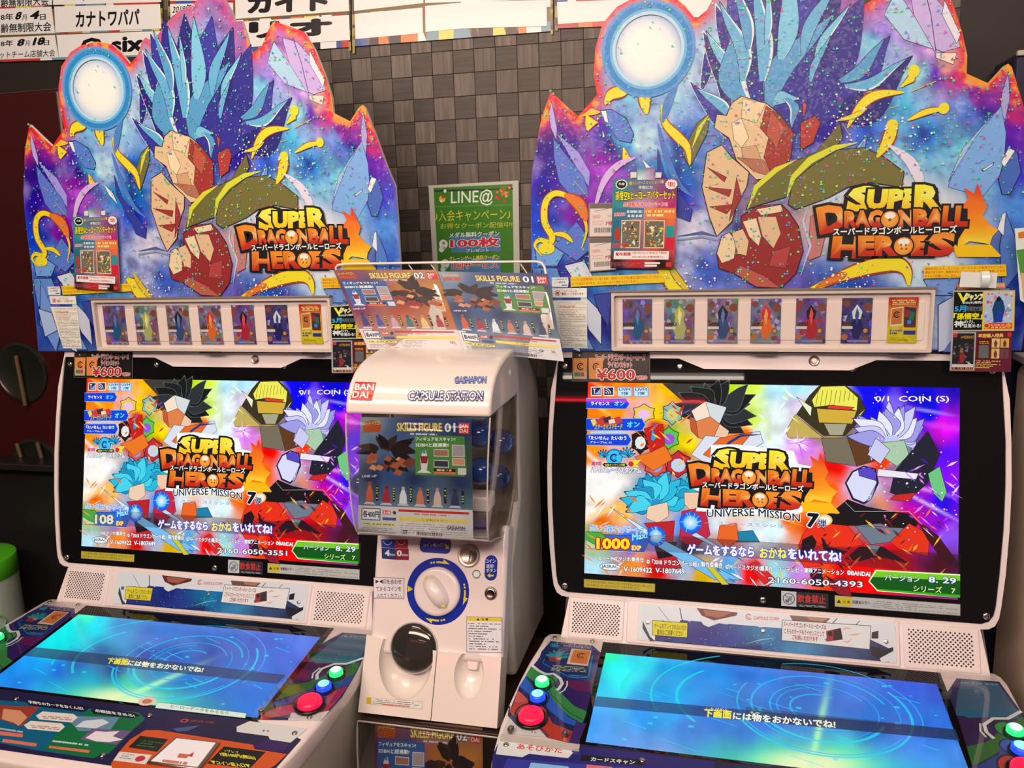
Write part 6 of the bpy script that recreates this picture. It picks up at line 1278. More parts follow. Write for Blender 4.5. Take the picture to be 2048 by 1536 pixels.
# buttons
def button(fr, u, v, r, c, core, h0=.002):
    b = lathe('button', KR, u, v, [(r, h0), (r, h0 + .010), (r * .92, h0 + .0135), (r * .75, h0 + .015), (.0003, h0 + .0155)], c, mr_, 30)
    lathe('button_ring', KR, u, v, [(r * 1.30, h0), (r * 1.30, h0 + .004), (r * 1.22, h0 + .0058), (r * 1.05, h0 + .0058), (r * 1.03, h0)], 'black_gloss', b, 30)
    if core: lathe('button_face', KR, u, v, [(r * .80, h0 + .0140), (r * .66, h0 + .0162), (.0003, h0 + .0168)], core, b, 26)
    return b
for own, F_, P_ in (('R', KR, ((1084, 1362, 'g'), (1075, 1391, 'b'), (1062, 1429, 'r'))), ('L', KL, ((672, 1343, 'g'), (647.5, 1371, 'b'), (619, 1402, 'r')))):
    for x, y, k in P_:
        u, v = F_.px(x, y, .012)
        if k == 'g': button(KR, u, v, .0135, 'led_green', 'led_white')['label'] = 'glowing green button'
        if k == 'b': button(KR, u, v, .0145, 'led_blue', 'led_sky')['label'] = 'glowing blue button'
        if k == 'r': button(KR, u, v, .0225, 'red_core', None)['label'] = 'big glowing red button'

# ---- the second machine: same meshes, its own picture
def copy_tree(o, parent=None, skip=()):
    if o.name.split('.')[0] in skip: return None
    c = o.copy(); COL.objects.link(c); c.parent = parent
    for ch in list(o.children): copy_tree(ch, c, skip)
    return c
ml_ = copy_tree(mr_, None, ('screen', 'lower_screen', 'front_label'))
ml_.location = tuple(OWN['L'][0]); ml_.rotation_euler = (0, 0, OWN['L'][1])
ml_['label'] = 'left-hand white card game arcade machine, its screen showing the number 3551'
screen_picture('L', ml_); lower_screen('L', ml_)
# ---------------------------------------------------------------- papers and cards on the machines
class QP(Print):
    """print on a quad given by its corners (tl, tr, br, bl) in frame coordinates; shapes in 0..1, y down"""
    def __init__(s, fr, q, h0=0.0004, step=0.000006, lit_=True):
        super().__init__(fr, h0, step, lit_); s.q = [np.array(a, float) for a in q]
    def p(s, a, b):
        tl_, tr_, br_, bl_ = s.q; return tuple((tl_ * (1 - a) + tr_ * a) * (1 - b) + (bl_ * (1 - a) + br_ * a) * b)
    def R(s, a0, b0, a1, b1, c): s.poly([(a0, b0), (a1, b0), (a1, b1), (a0, b1)], c)
    def bgr(s, f, nx=24, ny=32, pts=None):
        U = [(i / (nx - 1), j / (ny - 1)) for j in range(ny) for i in range(nx)]
        Fs = [(j * nx + i, j * nx + i + 1, (j + 1) * nx + i + 1, (j + 1) * nx + i) for j in range(ny - 1) for i in range(nx - 1)]
        C = idw(np.array(U) * 100 + 0.0, [(a * 100, b * 100, c) for a, b, c in f], 3)
        C *= (1 + .3 * np.array([noise.noise((a * 9, b * 9, 3.3)) for a, b in U]))[:, None]
        C = np.clip(C, 0, 1) * getattr(s, 'gain', 1.0)
        s.h += s.step; s.add([s.p(*u) for u in U], Fs, bgcols(s, C))

def thing_sheet(name, own, fr_local, quv, label, cat, group=None, thick=0.0006, mat='print', edge='edge', rad=None):
    """sheet thing: Empty at the sheet's lower left corner, outline quv in a frame of its owner's space"""
    o, y0 = OWN[own]
    base = fr_local.at(*quv[3]); wpos = rotz(y0) @ base + o
    e = empty(name, tuple(wpos), y0, label=label, category=cat, group=group)
    f = Frame(fr_local.P0 - base, fr_local.eu, fr_local.ev, 'W')
    pts = quv
    slab('sheet', f, [pts], 0.0, thick, edge, e)
    return e, f

def card_at(own, k, x0, y0, x1, y1, fr, seed):
    u0, v0 = fr.px(x0, y1); u1, v1 = fr.px(x1, y0)
    u1 = u0 + (u1 - u0); v1 = v0 + (v1 - v0)
    desc = ['purple and blue', 'grey and gold', 'grey and navy', 'orange', 'dark purple and red', 'indigo and white'][k] if k < 6 else 'red and yellow'
    pos = ['first', 'second', 'third', 'fourth', 'fifth', 'sixth', 'last'][k]
    side = 'right' if own == 'R' else 'left'
    e, f = thing_sheet('trading_card', own, fr, [(u0, v1), (u1, v1), (u1, v0), (u0, v0)], f'{desc} card, {pos} from the left in the {side} machine\'s clear case', 'card', 'cards in the clear cases', edge='edge', thick=.0004)
    rnd = random.Random(seed)
    P = QP(f, [(u0, v1), (u1, v1), (u1, v0), (u0, v0)], .0005)
    if k < 6:
        base = [(112, 92, 142), (120, 112, 130), (140, 104, 124), (126, 112, 140), (110, 86, 130), (70, 62, 122)][k]
        acc = [(150, 80, 70), (90, 130, 100), (170, 100, 80), (230, 90, 50), (180, 50, 60), (120, 110, 180)][k]
        P.R(0, 0, 1, 1, (180, 150, 160)); P.bgr([(rnd.random(), rnd.random(), tuple(min(255, max(0, int(c * rnd.uniform(.6, 1.4)))) for c in base)) for _ in range(26)], 14, 20)
        P.h += P.step
        for i in range(34):
            a, b = rnd.random(), rnd.random(); r = rnd.uniform(.03, .10); n = rnd.randint(3, 6); t = rnd.uniform(0, 6)
            q = [(min(1, max(0, a + r * math.cos(t + 6.28 * j / n))), min(1, max(0, b + r * .75 * math.sin(t + 6.28 * j / n)))) for j in range(n)]
            P.poly(q, rnd.choice([tuple(int(x * .7) for x in base), tuple(min(255, int(x * 1.5)) for x in base), (190, 170, 190), acc]), up=False)
        for (a, b, r) in ((.15, .12, .0062), (.85, .2, .0080), (.2, .62, .0085), (.8, .9, .0062)): P.disc(a, b, r, (140, 74, 58))
        cols = [[(120, 60, 110), (40, 90, 130)], [(206, 190, 80), (190, 180, 110)], [(40, 40, 50), (60, 80, 120)], [(226, 50, 60), (240, 110, 40)], [(40, 30, 30), (190, 40, 50)], [(230, 232, 240), (40, 36, 90)]][k]
        # plain gem column instead of a figure
        P.poly([(.5, .14), (.68, .3), (.62, .48), (.38, .48), (.34, .3)], cols[0]); P.poly([(.38, .46), (.64, .46), (.74, .66), (.6, .9), (.42, .9), (.28, .64)], cols[1]); P.poly([(.5, .2), (.58, .34), (.52, .6), (.44, .4)], tuple(min(255, int(x * 1.25 + 30)) for x in cols[1])); 
        P.R(.02, .62, .38, .68, (226, 216, 210)); P.text('SAMPLE', .04, .6, .42, .6, .07, (36, 30, 34), .03)
        P.disc(.8, .72, .0052, (90, 60, 40)); P.disc(.8, .72, .0040, (236, 140, 60)); P.disc(.12, .86, .0058, (196, 110, 50))
        P.R(.22, .93, .9, .97, (150, 140, 170))
    else:
        P.bgr([(.1, .05, (200, 40, 36)), (.5, .05, (220, 70, 40)), (.9, .1, (210, 50, 40)), (.1, .35, (240, 130, 50)), (.9, .4, (250, 180, 70)), (.5, .55, (250, 190, 60)), (.1, .75, (226, 196, 40)), (.5, .85, (226, 200, 40)), (.9, .9, (220, 190, 30))], 10, 14)
        P.micro([(.1, .05), (.92, .05), (.92, .17), (.1, .17)], 3, (246, 226, 140), 3, th=.6)
        P.poly([(.1, .24), (.5, .2), (.5, .62), (.08, .64)], (246, 220, 170)); P.poly([(.12, .26), (.48, .23), (.47, .58), (.11, .6)], (216, 120, 60)); P.ring(*P.p(.3, .38), .0042, .0062, (40, 26, 20), 40, 320, 20); P.ring(*P.p(.3, .38), .0015, .0025, (40, 26, 20), 0, 360, 14)
        P.poly([(.54, .21), (.94, .23), (.94, .66), (.54, .64)], (70, 56, 76)); P.poly([(.58, .26), (.72, .3), (.68, .44), (.56, .42)], (180, 40, 60)); P.poly([(.72, .3), (.9, .34), (.86, .5), (.7, .48)], (60, 110, 80)); P.disc(.72, .54, .004, (70, 140, 210)); P.R(.55, .6, .94, .66, (120, 50, 40))
        P.micro([(.06, .7), (.5, .7), (.5, .82), (.06, .82)], 2, (60, 80, 140), 4, th=.7); P.R(.55, .73, .95, .82, (50, 60, 130)); P.micro([(.06, .87), (.7, .87), (.7, .97), (.06, .97)], 3, (120, 100, 40), 5, th=.35)
    P.build('card_face', 'foil' if k < 6 else 'gloss', e)

cards = [(1245.7, 598, 1304, 686.7), (1328, 598, 1389.5, 686.7), (1414, 597, 1476.6, 686.5), (1500, 597, 1563, 686.5), (1589.8, 596, 1653.8, 686.5), (1680.8, 595.5, 1745.8, 686.5), (1773, 594, 1838, 685.5)]
def FC_(own): return frB(own, BY - .0068)
for own in 'RL':
    base = FC_('R')
    for k, c in enumerate(cards):
        # same places in both cases: measured on the right machine
        u0, v0 = base.px(c[0], c[3]); u1, v1 = base.px(c[2], c[1])
        class Fx(Frame):
            pass
        f = Frame(base.P0, base.eu, base.ev, own); 
        f.px = (lambda x, y, off=0.0, _b=base: _b.px(x, y, off))
        card_at(own, k, *c, f, 20 + k)

# price signs taped on the glass
def price_sign(own):
    fr = frU(own); z = zr(1080, 640, .19531); b = frU('R')
    q = [b.px(*z(*a)) for a in ((335, 325), (1128, 330), (1130, 632), (332, 630))]
    side = 'right' if own == 'R' else 'left'
    e, f = thing_sheet('price_sign', own, Frame(fr.P0 + fr.n * .004, fr.eu, fr.ev, own), q, f'black 600 yen price sign at the {side} machine\'s top left screen corner', 'sign', 'price signs', thick=.0008, edge='edge')
    P = QP(f, q, .001); blk = (36, 30, 30)
    def Z(x, y): return ((x - 335) / 795, (y - 328) / 304)
    P.R(0, 0, 1, 1, (120, 110, 104)); P.R(.004, .01, .996, .99, blk)
    for x0, x1, y0 in ((342, 492, 395), (505, 655, 390)):
        P.poly([Z(x0, y0), Z(x1, y0), Z(x1 - 8, 608), Z(x0 + 6, 606)], (238, 140, 70)); a = P.p(*Z((x0 + x1) / 2 + 5, 480)); P.ring(*a, .0052, .0078, (40, 28, 24), 35, 325, 24); P.ring(*a, .0020, .0034, (40, 28, 24), 35, 325, 18)
    P.poly([Z(342, 525), Z(490, 530), Z(488, 606), Z(350, 604)], (200, 170, 130)); P.poly([Z(360, 540), Z(420, 540), Z(420, 580), Z(360, 580)], (90, 120, 80)); P.poly([Z(425, 540), Z(460, 540), Z(460, 580), Z(425, 580)], (206, 60, 50)); P.R(*Z(340, 335), *Z(495, 388), (50, 44, 42)); P.disc(*Z(410, 365), .0018, (210, 200, 190))
    def T(t, x0, y0, x1, y1, h, b_=.04, o=.07, c=(196, 44, 40)): P.text(t, *Z(x0, y0), *Z(x1, y1), h / 304, c, b_, ((250, 222, 206), o))
    T('スーパードラゴンボールヒーローズ', 572, 415, 1082, 412, 62); T('ライセンスセット', 705, 487, 950, 487, 55); T('¥600', 590, 612, 975, 612, 105, .03, .05); T('で販売中', 990, 612, 1100, 612, 42, .03, .07)
    P.build('sign_face', 'gloss', e)
price_sign('R'); price_sign('L')

# taped campaign flyers
def campaign(own, quad):
    fr = frB(own, BY - .012); q = [fr.px(*a) for a in quad]; side = 'right' if own == 'R' else 'left'
    e, f = thing_sheet('campaign_flyer', own, fr, q, f'teal and red campaign flyer taped to the left part of the {side} machine\'s header board', 'flyer', 'campaign flyers', thick=.0010, edge='edge')
    def Z(x, y): return ((x - 340) / 680, (y - 150) / 945)
    P = QP(f, q, .0012)
    P.bgr([(.1, .05, (40, 130, 130)), (.5, .05, (90, 110, 150)), (.9, .1, (130, 60, 120)), (.1, .3, (50, 140, 140)), (.5, .35, (226, 150, 170)), (.9, .3, (200, 40, 120)), (.1, .45, (60, 120, 130)), (.9, .45, (240, 110, 60)), (.1, .7, (40, 110, 130)), (.4, .7, (50, 120, 140)), (.6, .7, (240, 90, 80)), (.95, .7, (226, 60, 70)), (.1, .95, (60, 20, 24)), (.4, .95, (200, 30, 30)), (.8, .95, (30, 20, 22))], 20, 26)
    P.poly([Z(595, 35), Z(785, 35), Z(780, 160), Z(600, 160)], [(70, 140, 150), (150, 90, 150), (190, 130, 170), (226, 240, 240)]); P.poly([Z(525, 80), Z(590, 80), Z(590, 140), Z(525, 140)], (236, 216, 200)); P.poly([Z(790, 85), Z(855, 85), Z(850, 140), Z(790, 140)], (236, 216, 200))
    for (x, y, c, i) in ((432, 207, (34, 30, 30), (240, 226, 206)), (960, 208, (250, 232, 214), (236, 60, 50))):
        a = np.array(P.p(*Z(x, y))); P.h += P.step
        P.poly_uv([(a[0] + (.0125 if k % 2 else .0105) * math.cos(k * .2244), a[1] + (.0100 if k % 2 else .0085) * math.sin(k * .2244)) for k in range(28)], (250, 232, 214)); P.disc_uv(*a, .0095, c, .0075, 20)
    P.text('数量限定', *Z(925, 228), *Z(1000, 235), 48 / 945, (226, 50, 50), .03); P.text('先着', *Z(402, 215), *Z(465, 215), 26 / 945, (240, 226, 206), .02)
    P.text('超ユニバースミッション7弾', *Z(515, 212), *Z(880, 200), 36 / 945, (240, 214, 110), .02, ((60, 50, 60), .05)); P.text('稼働記念!', *Z(615, 255), *Z(770, 255), 34 / 945, (240, 226, 200), .02, ((60, 50, 60), .06))
    P.text('孫悟空&ヒーローアバターセット', *Z(372, 372), *Z(1000, 362), 92 / 945, (250, 222, 30), .03, ((30, 26, 30), .07)); P.text('店頭配布キャンペーン!!', *Z(460, 438), *Z(925, 435), 44 / 945, (240, 60, 60), .03, ((252, 226, 210), .07))
    P.poly([Z(350, 455), Z(680, 455), Z(675, 565), Z(345, 560)], (60, 120, 140)); P.poly([Z(690, 455), Z(1015, 455), Z(1015, 565), Z(685, 565)], (246, 130, 60)); P.text('孫悟空', *Z(365, 540), *Z(480, 535), 34 / 945, (236, 60, 60), .03, ((250, 226, 214), .06)); P.micro([Z(500, 470), Z(670, 470), Z(660, 560), Z(500, 560)], 2, (236, 226, 230), 3, th=.6); P.micro([Z(700, 470), Z(1000, 470), Z(1000, 550), Z(700, 550)], 2, (250, 232, 150), 4, th=.6)
    for x0, x1 in ((445, 650), (688, 905)):
        P.poly([Z(x0, 582), Z(x1, 582), Z(x1, 880), Z(x0, 880)], (250, 200, 150)); rnd = random.Random(x0); P.h += P.step
        P.poly([Z(x0 + 10, 592), Z(x1 - 10, 592), Z(x1 - 10, 868), Z(x0 + 10, 868)], (120, 110, 90)); P.h += P.step
        for i in range(60):
            x, y = rnd.uniform(x0 + 18, x1 - 18), rnd.uniform(600, 860); r = rnd.uniform(8, 26); t = rnd.uniform(0, 6)
            P.poly([Z(x + r * math.cos(t + j * 1.7 * (1)), y + r * math.sin(t + j * 1.7)) for j in range(4)][:3], rnd.choice([(240, 210, 70), (60, 110, 130), (180, 60, 50), (246, 170, 60), (70, 60, 50), (90, 150, 110), (250, 226, 190)]), up=False)
    P.poly([Z(350, 590), Z(420, 580), Z(440, 700), Z(400, 860), Z(350, 820)], (40, 110, 130)); P.poly([Z(375, 680), Z(420, 660), Z(440, 800), Z(380, 800)], (196, 60, 40)); P.poly([Z(920, 640), Z(1000, 640), Z(1010, 760), Z(920, 760)], (50, 150, 150)); P.poly([Z(915, 770), Z(1010, 770), Z(1000, 890), Z(930, 890)], (226, 40, 60)); P.micro([Z(355, 825), Z(560, 825), Z(540, 885), Z(355, 885)], 2, (246, 70, 60), 6, th=.7)
    P.poly([Z(375, 910), Z(960, 910), Z(955, 1000), Z(372, 1000)], (252, 232, 216)); P.text('配布期間', *Z(395, 962), *Z(552, 962), 36 / 945, (206, 40, 50), .04); P.text('3月9日(土):小学生以下限定', *Z(570, 946), *Z(935, 944), 26 / 945, (216, 60, 60), .02); P.text('3月10日(日):年齢制限なし', *Z(570, 988), *Z(915, 986), 26 / 945, (216, 60, 60), .02)
    P.R(*Z(705, 1028), *Z(868, 1048), (250, 226, 210)); P.R(*Z(705, 1056), *Z(835, 1078), (250, 226, 210)); P.R(*Z(930, 1028), *Z(988, 1076), (226, 60, 50)); P.micro([Z(345, 1030), Z(680, 1030), Z(650, 1080), Z(345, 1080)], 4, (240, 120, 110), 8, th=.3)
    P.build('flyer_face', 'gloss', e)
zf = zr(1160, 330, .18884)
campaign('R', [zf(352, 148), zf(1030, 145), zf(1000, 1096), zf(322, 1090)])
campaign('L', [(146, 434), (233, 431), (241, 583), (150, 577)])

def pack(k, quad, where):
    fr = frB('R', BY - .007); q = [fr.px(*a) for a in quad]
    e, f = thing_sheet('card_pack', 'R', fr, q, f'white card pack with a barcode, {where} of two behind the campaign flyer', 'card pack', 'card packs behind the flyer', thick=.003, edge='edge')
    P = QP(f, q, .0032)
    P.R(0, 0, 1, 1, (160, 130, 116)); P.R(.05, .16, 1, .97, (238, 208, 190)); P.R(.05, .02, 1, .15, (126, 104, 96)); P.text('ユニバース', .14, .57, .5, .56, .05, (206, 90, 84), .02); P.text('ミッション', .14, .65, .5, .64, .05, (206, 90, 84), .02); P.text('7弾', .58, .66, .86, .65, .12, (206, 70, 64), .03)
    rnd = random.Random(k); P.h += P.step; x = .2
    while x < .86: w = rnd.uniform(.008, .02); P.R(x, .72, x + w, .87, (90, 76, 76)); x += w + rnd.uniform(.008, .02)
    P.stroke([P_ for P_ in ((.2, .24), (.8, .14))], .0008, (120, 100, 96)); P.poly([(.14, .36), (.4, .34), (.42, .44), (.14, .44)], (236, 170, 160)); P.text('×62', .66, .4, .86, .4, .05, (200, 90, 80), .01)
    P.build('pack_face', 'gloss', e)
pack(1, [zf(95, 405), zf(400, 402), zf(400, 760), zf(88, 765)], 'upper'); pack(2, [zf(88, 770), zf(400, 765), zf(385, 1108), zf(100, 1130)], 'lower')

# magazine and game flyers at the right end of the case
zm = zr(1648, 560, .19531)
def magazine(own, quad):
    fr = frB(own, BY - .021); q = [fr.px(*a) for a in quad]; side = 'right' if own == 'R' else 'left'
    e, f = thing_sheet('magazine_flyer', own, fr, q, f'black flyer with yellow and white letters beside the {side} machine\'s card case', 'flyer', 'magazine flyers', thick=.0010, edge='edge')
    def Z(x, y): return ((x - 1318) / 630, (y - 108) / 410)
    P = QP(f, q, .0012)
    P.R(0, 0, 1, 1, (206, 186, 150)); P.R(.01, .03, .5, .97, (28, 26, 28))
    P.poly([Z(1360, 130), Z(1390, 130), Z(1420, 185), Z(1450, 130), Z(1470, 135), Z(1440, 200), Z(1425, 245)], (250, 232, 60)); P.text('ジャンプ', *Z(1430, 205), *Z(1620, 200), 62 / 410, (250, 226, 30), .04, ((250, 246, 220), .07), .15); P.text('3/20(水)発売!!', *Z(1418, 245), *Z(1622, 243), 28 / 410, (240, 232, 226), .03)
    P.text('5月', *Z(1338, 320), *Z(1452, 318), 58 / 410, (60, 170, 230), .04); P.text('号限定付録', *Z(1458, 316), *Z(1618, 316), 50 / 410, (120, 124, 128), .02); P.text('「孫悟空」', *Z(1330, 398), *Z(1618, 396), 62 / 410, (250, 226, 20), .05); P.text('神', *Z(1338, 475), *Z(1428, 475), 64 / 410, (236, 230, 226), .04); P.text('の力、', *Z(1435, 440), *Z(1545, 440), 36 / 410, (236, 230, 226), .03); P.text('目覚める!', *Z(1438, 482), *Z(1610, 482), 38 / 410, (236, 230, 226), .03)
    P.R(*Z(1622, 118), *Z(1944, 508), (240, 196, 60)); P.R(*Z(1640, 128), *Z(1926, 495), (190, 190, 210)); rnd = random.Random(2); P.h += P.step
    for i in range(46):
        x, y = rnd.uniform(1650, 1915), rnd.uniform(135, 430); r = rnd.uniform(8, 26); t = rnd.uniform(0, 6); P.poly([Z(x + r * math.cos(t + j * 2.1), y + r * math.sin(t + j * 2.1)) for j in range(3)], rnd.choice([(206, 60, 80), (240, 240, 250), (110, 90, 180), (90, 150, 210), (236, 120, 90), (200, 210, 240)]), up=False)
    P.poly([Z(*a) for a in ((1785, 160), (1830, 215), (1850, 300), (1820, 430), (1740, 430), (1720, 300), (1745, 215))], (30, 70, 110)); P.poly([Z(*a) for a in ((1785, 300), (1830, 330), (1820, 430), (1745, 430))], (40, 60, 170)); P.poly([Z(*a) for a in ((1760, 180), (1810, 180), (1800, 215), (1770, 215))], (20, 24, 30))
    P.R(*Z(1640, 436), *Z(1926, 495), (226, 60, 40)); P.disc(*Z(1668, 462), .0052, (240, 190, 60)); P.disc(*Z(1668, 462), .0036, (206, 50, 50)); P.disc(*Z(1890, 462), .0044, (250, 150, 60)); P.micro([Z(1710, 445), Z(1860, 445), Z(1860, 490), Z(1710, 490)], 2, (250, 220, 150), 3, th=.5)
    P.build('flyer_face', 'gloss', e)
def gameflyer(own, quad):
    fr = frB(own, BY - .022); q = [fr.px(*a) for a in quad]; side = 'right' if own == 'R' else 'left'
    e, f = thing_sheet('game_flyer', own, fr, q, f'dark red game flyer hanging below the magazine flyer on the {side} machine', 'flyer', 'game flyers', thick=.0010, edge='edge')
    def Z(x, y): return ((x - 1300) / 625, (y - 530) / 405)
    P = QP(f, q, .0012)
    P.R(0, 0, 1, 1, (150, 190, 200)); P.R(.01, .01, .97, .95, (110, 40, 40)); P.R(*Z(1312, 540), *Z(1560, 918), (170, 160, 156)); P.bgr([(0, 0, (40, 30, 30))] if False else [(.0, .0, (110, 40, 40)), (1, 1, (110, 40, 60)), (.5, .5, (120, 34, 34))], 3, 3)
    P.R(*Z(1300, 532), *Z(1556, 925), (176, 170, 168)); P.R(*Z(1318, 545), *Z(1540, 915), (40, 38, 40)); rnd = random.Random(6); P.h += P.step
    for i in range(40):
        x, y = rnd.uniform(1328, 1530), rnd.uniform(620, 890); r = rnd.uniform(8, 24); t = rnd.uniform(0, 6); g = int(60 + (y - 600) * .5); P.poly([Z(x + r * math.cos(t + j * 2.1), y + r * math.sin(t + j * 2.1)) for j in range(3)], rnd.choice([(g, g, g), (g + 20, g + 10, g), (110, 40, 40), (60, 56, 60)]), up=False)
    P.poly([Z(1320, 860), Z(1540, 860), Z(1540, 890), Z(1320, 890)], (220, 206, 200)); P.poly([Z(1390, 760), Z(1440, 745), Z(1455, 800), Z(1430, 850), Z(1400, 850)], (150, 50, 50)); P.poly([Z(1400, 690), Z(1430, 700), Z(1430, 745), Z(1400, 745)], (150, 100, 80)); P.text('スーパードラゴンボールヒーローズ', *Z(1400, 600), *Z(1530, 600), 34 / 405, (240, 170, 60), .04, ((60, 20, 20), .05)); P.micro([Z(1312, 885), Z(1535, 885), Z(1535, 915), Z(1312, 915)], 1, (226, 120, 70), 4, th=.7); P.R(*Z(1322, 545), *Z(1362, 585), (220, 50, 50)); P.R(*Z(1878, 540), *Z(1918, 580), (220, 50, 50))
    P.text('早期購入特典', *Z(1580, 590), *Z(1835, 585), 38 / 405, (250, 180, 90), .05)
    for (x0, y0, x1, y1, c) in ((1570, 600, 1705, 810, (90, 34, 30)), (1720, 598, 1802, 690, (236, 190, 130)), (1810, 598, 1896, 690, (230, 170, 90)), (1720, 700, 1802, 800, (236, 180, 110)), (1810, 700, 1896, 800, (110, 70, 90))):
        P.R(*Z(x0, y0), *Z(x1, y1), c); xm, ym = (x0 + x1) / 2, (y0 + y1) / 2; P.poly([Z(xm, y0 + 10), Z(xm + 18, ym), Z(xm + 10, y1 - 8), Z(xm - 12, y1 - 8), Z(xm - 18, ym)], (120, 60, 40))
    P.R(*Z(1590, 665), *Z(1692, 795), (110, 104, 100)); P.micro([Z(1590, 620), Z(1690, 620), Z(1690, 655), Z(1590, 655)], 2, (240, 150, 70), 3, th=.6); P.micro([Z(1562, 815), Z(1815, 820), Z(1812, 905), Z(1562, 900)], 5, (250, 200, 110), 4, th=.5)
    P.build('flyer_face', 'gloss', e)
magazine('R', [zm(1325, 108), zm(1955, 105), zm(1945, 520), zm(1312, 525)]); gameflyer('R', [zm(1305, 530), zm(1925, 528), zm(1912, 940), zm(1285, 935)])
magazine('L', [(661, 612), (764, 606), (767, 677), (663, 678)]); gameflyer('L', [(663, 681), (766, 680), (768, 746), (664, 747)])
frc = frB('R', BY - .020)
sc_ = empty('tape_strip', tuple(rotz(OWN['R'][1]) @ frc.at(*frc.px(1920, 575)) + OWN['R'][0]), OWN['R'][1], label='white paper hanging tab with a bent clear strip above the right machine\'s magazine flyer', category='paper tab')
off_ = frc.at(*frc.px(1920, 575)); ff = Frame(frc.P0 - off_, frc.eu, frc.ev)
slab('paper_tab', ff, [[frc.px(1922, 543), frc.px(1995, 546), frc.px(1992, 576), frc.px(1919, 574)]], .0, .0006, mk_mat('tab_paper', lit((240, 222, 206)), .6), sc_)
u0, v0 = frc.px(1959, 576); u1, v1 = frc.px(1978, 542)
loft('bent_strip', [[ff.at(a, v0 + (v1 - v0) * t, .001 + .010 * math.sin(t * 3.0) + d_) for a, d_ in ((u0, 0), (u1, 0), (u1, .0006), (u0, .0006))] for t in np.linspace(0, 1, 9)], mk_mat('clear_strip', lit((246, 236, 226)), .12, coat=.6), sc_, sm=60)

# ---------------------------------------------------------------- capsule toy machine between the two
GX, GY = -0.539, 1.60
OWN['G'] = (np.array([GX, GY, 0.0]), 0.0)
cm = empty('capsule_machine', (GX, GY, 0), label='white capsule toy machine with a blue ringed dial between the two arcade machines', category='capsule machine')
HW = 0.141
def xsec(name, prof, x0, x1, mat, parent, bev=0.0, inset=None):
    """side profile (y,z) swept between x0 and x1"""
    V = [(x0, y, z) for y, z in prof] + [(x1, y, z) for y, z in prof]; n = len(prof)
    import bmesh
    me = bpy.data.meshes.new(name); me.from_pydata(V, [], [tuple(range(n)), tuple(range(2 * n - 1, n - 1, -1))] + [(i, (i + 1) % n, n + (i + 1) % n, n + i) for i in range(n)])
    bm = bmesh.new(); bm.from_mesh(me); bmesh.ops.recalc_face_normals(bm, faces=bm.faces); bm.to_mesh(me); bm.free()
    o = link(name, me, mat, parent); 
    if bev: bevel_obj(o, bev, 3, 50)
    else: smooth(me, 35)
    return o
def shell_machine(cm, dz, hood=True):
    hp = [(-.192, 1.283), (-.190, 1.300), (-.182, 1.318), (-.166, 1.338), (-.144, 1.354), (-.115, 1.366), (-.08, 1.374), (-.03, 1.379), (.03, 1.379), (.03, 1.283)]
    xsec('hood', [(y, z + dz) for y, z in hp], -HW, HW, 'cream', cm, .006)
    rb = [(.022, 1.374), (.07, 1.370), (.12, 1.355), (.17, 1.33), (.21, 1.295), (.225, 1.25), (.228, .70), (-.06, .70), (-.08, .80), (-.075, .95), (-.02, 1.02), (.012, 1.06)]
    xsec('rear_body', [(y, z + dz) for y, z in rb], -HW + .020, HW - .002, 'grey_white', cm, .012)
    # window panes
    wp = [(-.191, 1.283), (-.199, 1.25), (-.205, 1.21), (-.208, 1.16), (-.209, 1.11), (-.207, 1.075), (-.200, 1.056), (-.185, 1.046), (-.15, 1.038)]
    def wx(z, s): return s * (HW - .001 - .010 * max(0, (1.283 - z)) / .24)
    rings_ = []
    for t, th_ in ((0, 0), (0, .002)):
        pass
    V, Fs = [], []
    for y, z in wp: V += [(wx(z, -1), y, z + dz), (wx(z, 1), y, z + dz)]
    for i in range(len(wp) - 1): Fs.append((2 * i, 2 * i + 1, 2 * i + 3, 2 * i + 2))
    me = bpy.data.meshes.new('front_window'); me.from_pydata(V, [], Fs); smooth(me, 60); o = link('front_window', me, 'acrylic', cm); s_ = o.modifiers.new('thickness', 'SOLIDIFY'); s_.thickness = .002; s_.offset = 0
    side = wp + [(-.10, 1.022), (-.045, 1.040), (-.005, 1.09), (.014, 1.16), (.016, 1.287)]
    for s in (-1, 1):
        me = bpy.data.meshes.new('side_window'); me.from_pydata([(wx(z, s) , y, z + dz) for y, z in side], [], [tuple(range(len(side)))]); o = link('side_window', me, 'acrylic', cm); m_ = o.modifiers.new('thickness', 'SOLIDIFY'); m_.thickness = .002; m_.offset = 0
        tube('window_edge', [(wx(z, s), y, z + dz) for y, z in side], .0016, 'edge', cm, 6)
    tube('window_edge', [(wx(1.05, -1), -.196, 1.052 + dz), (wx(1.05, 1), -.196, 1.052 + dz)], .0018, 'edge', cm, 6)
    xsec('inner_back', [(y, z + dz) for y, z in ((.012, 1.283), (.018, 1.283), (.018, 1.06), (.008, 1.06))], -HW + .013, HW - .006, 'dirty', cm)
    xsec('inner_floor', [(y, z + dz) for y, z in ((-.185, 1.052), (-.10, 1.040), (-.02, 1.046), (.012, 1.10), (.012, 1.04), (-.04, 1.018), (-.15, 1.03))], -HW + .014, HW - .014, 'dirty', cm)
shell_machine(cm, 0.0)

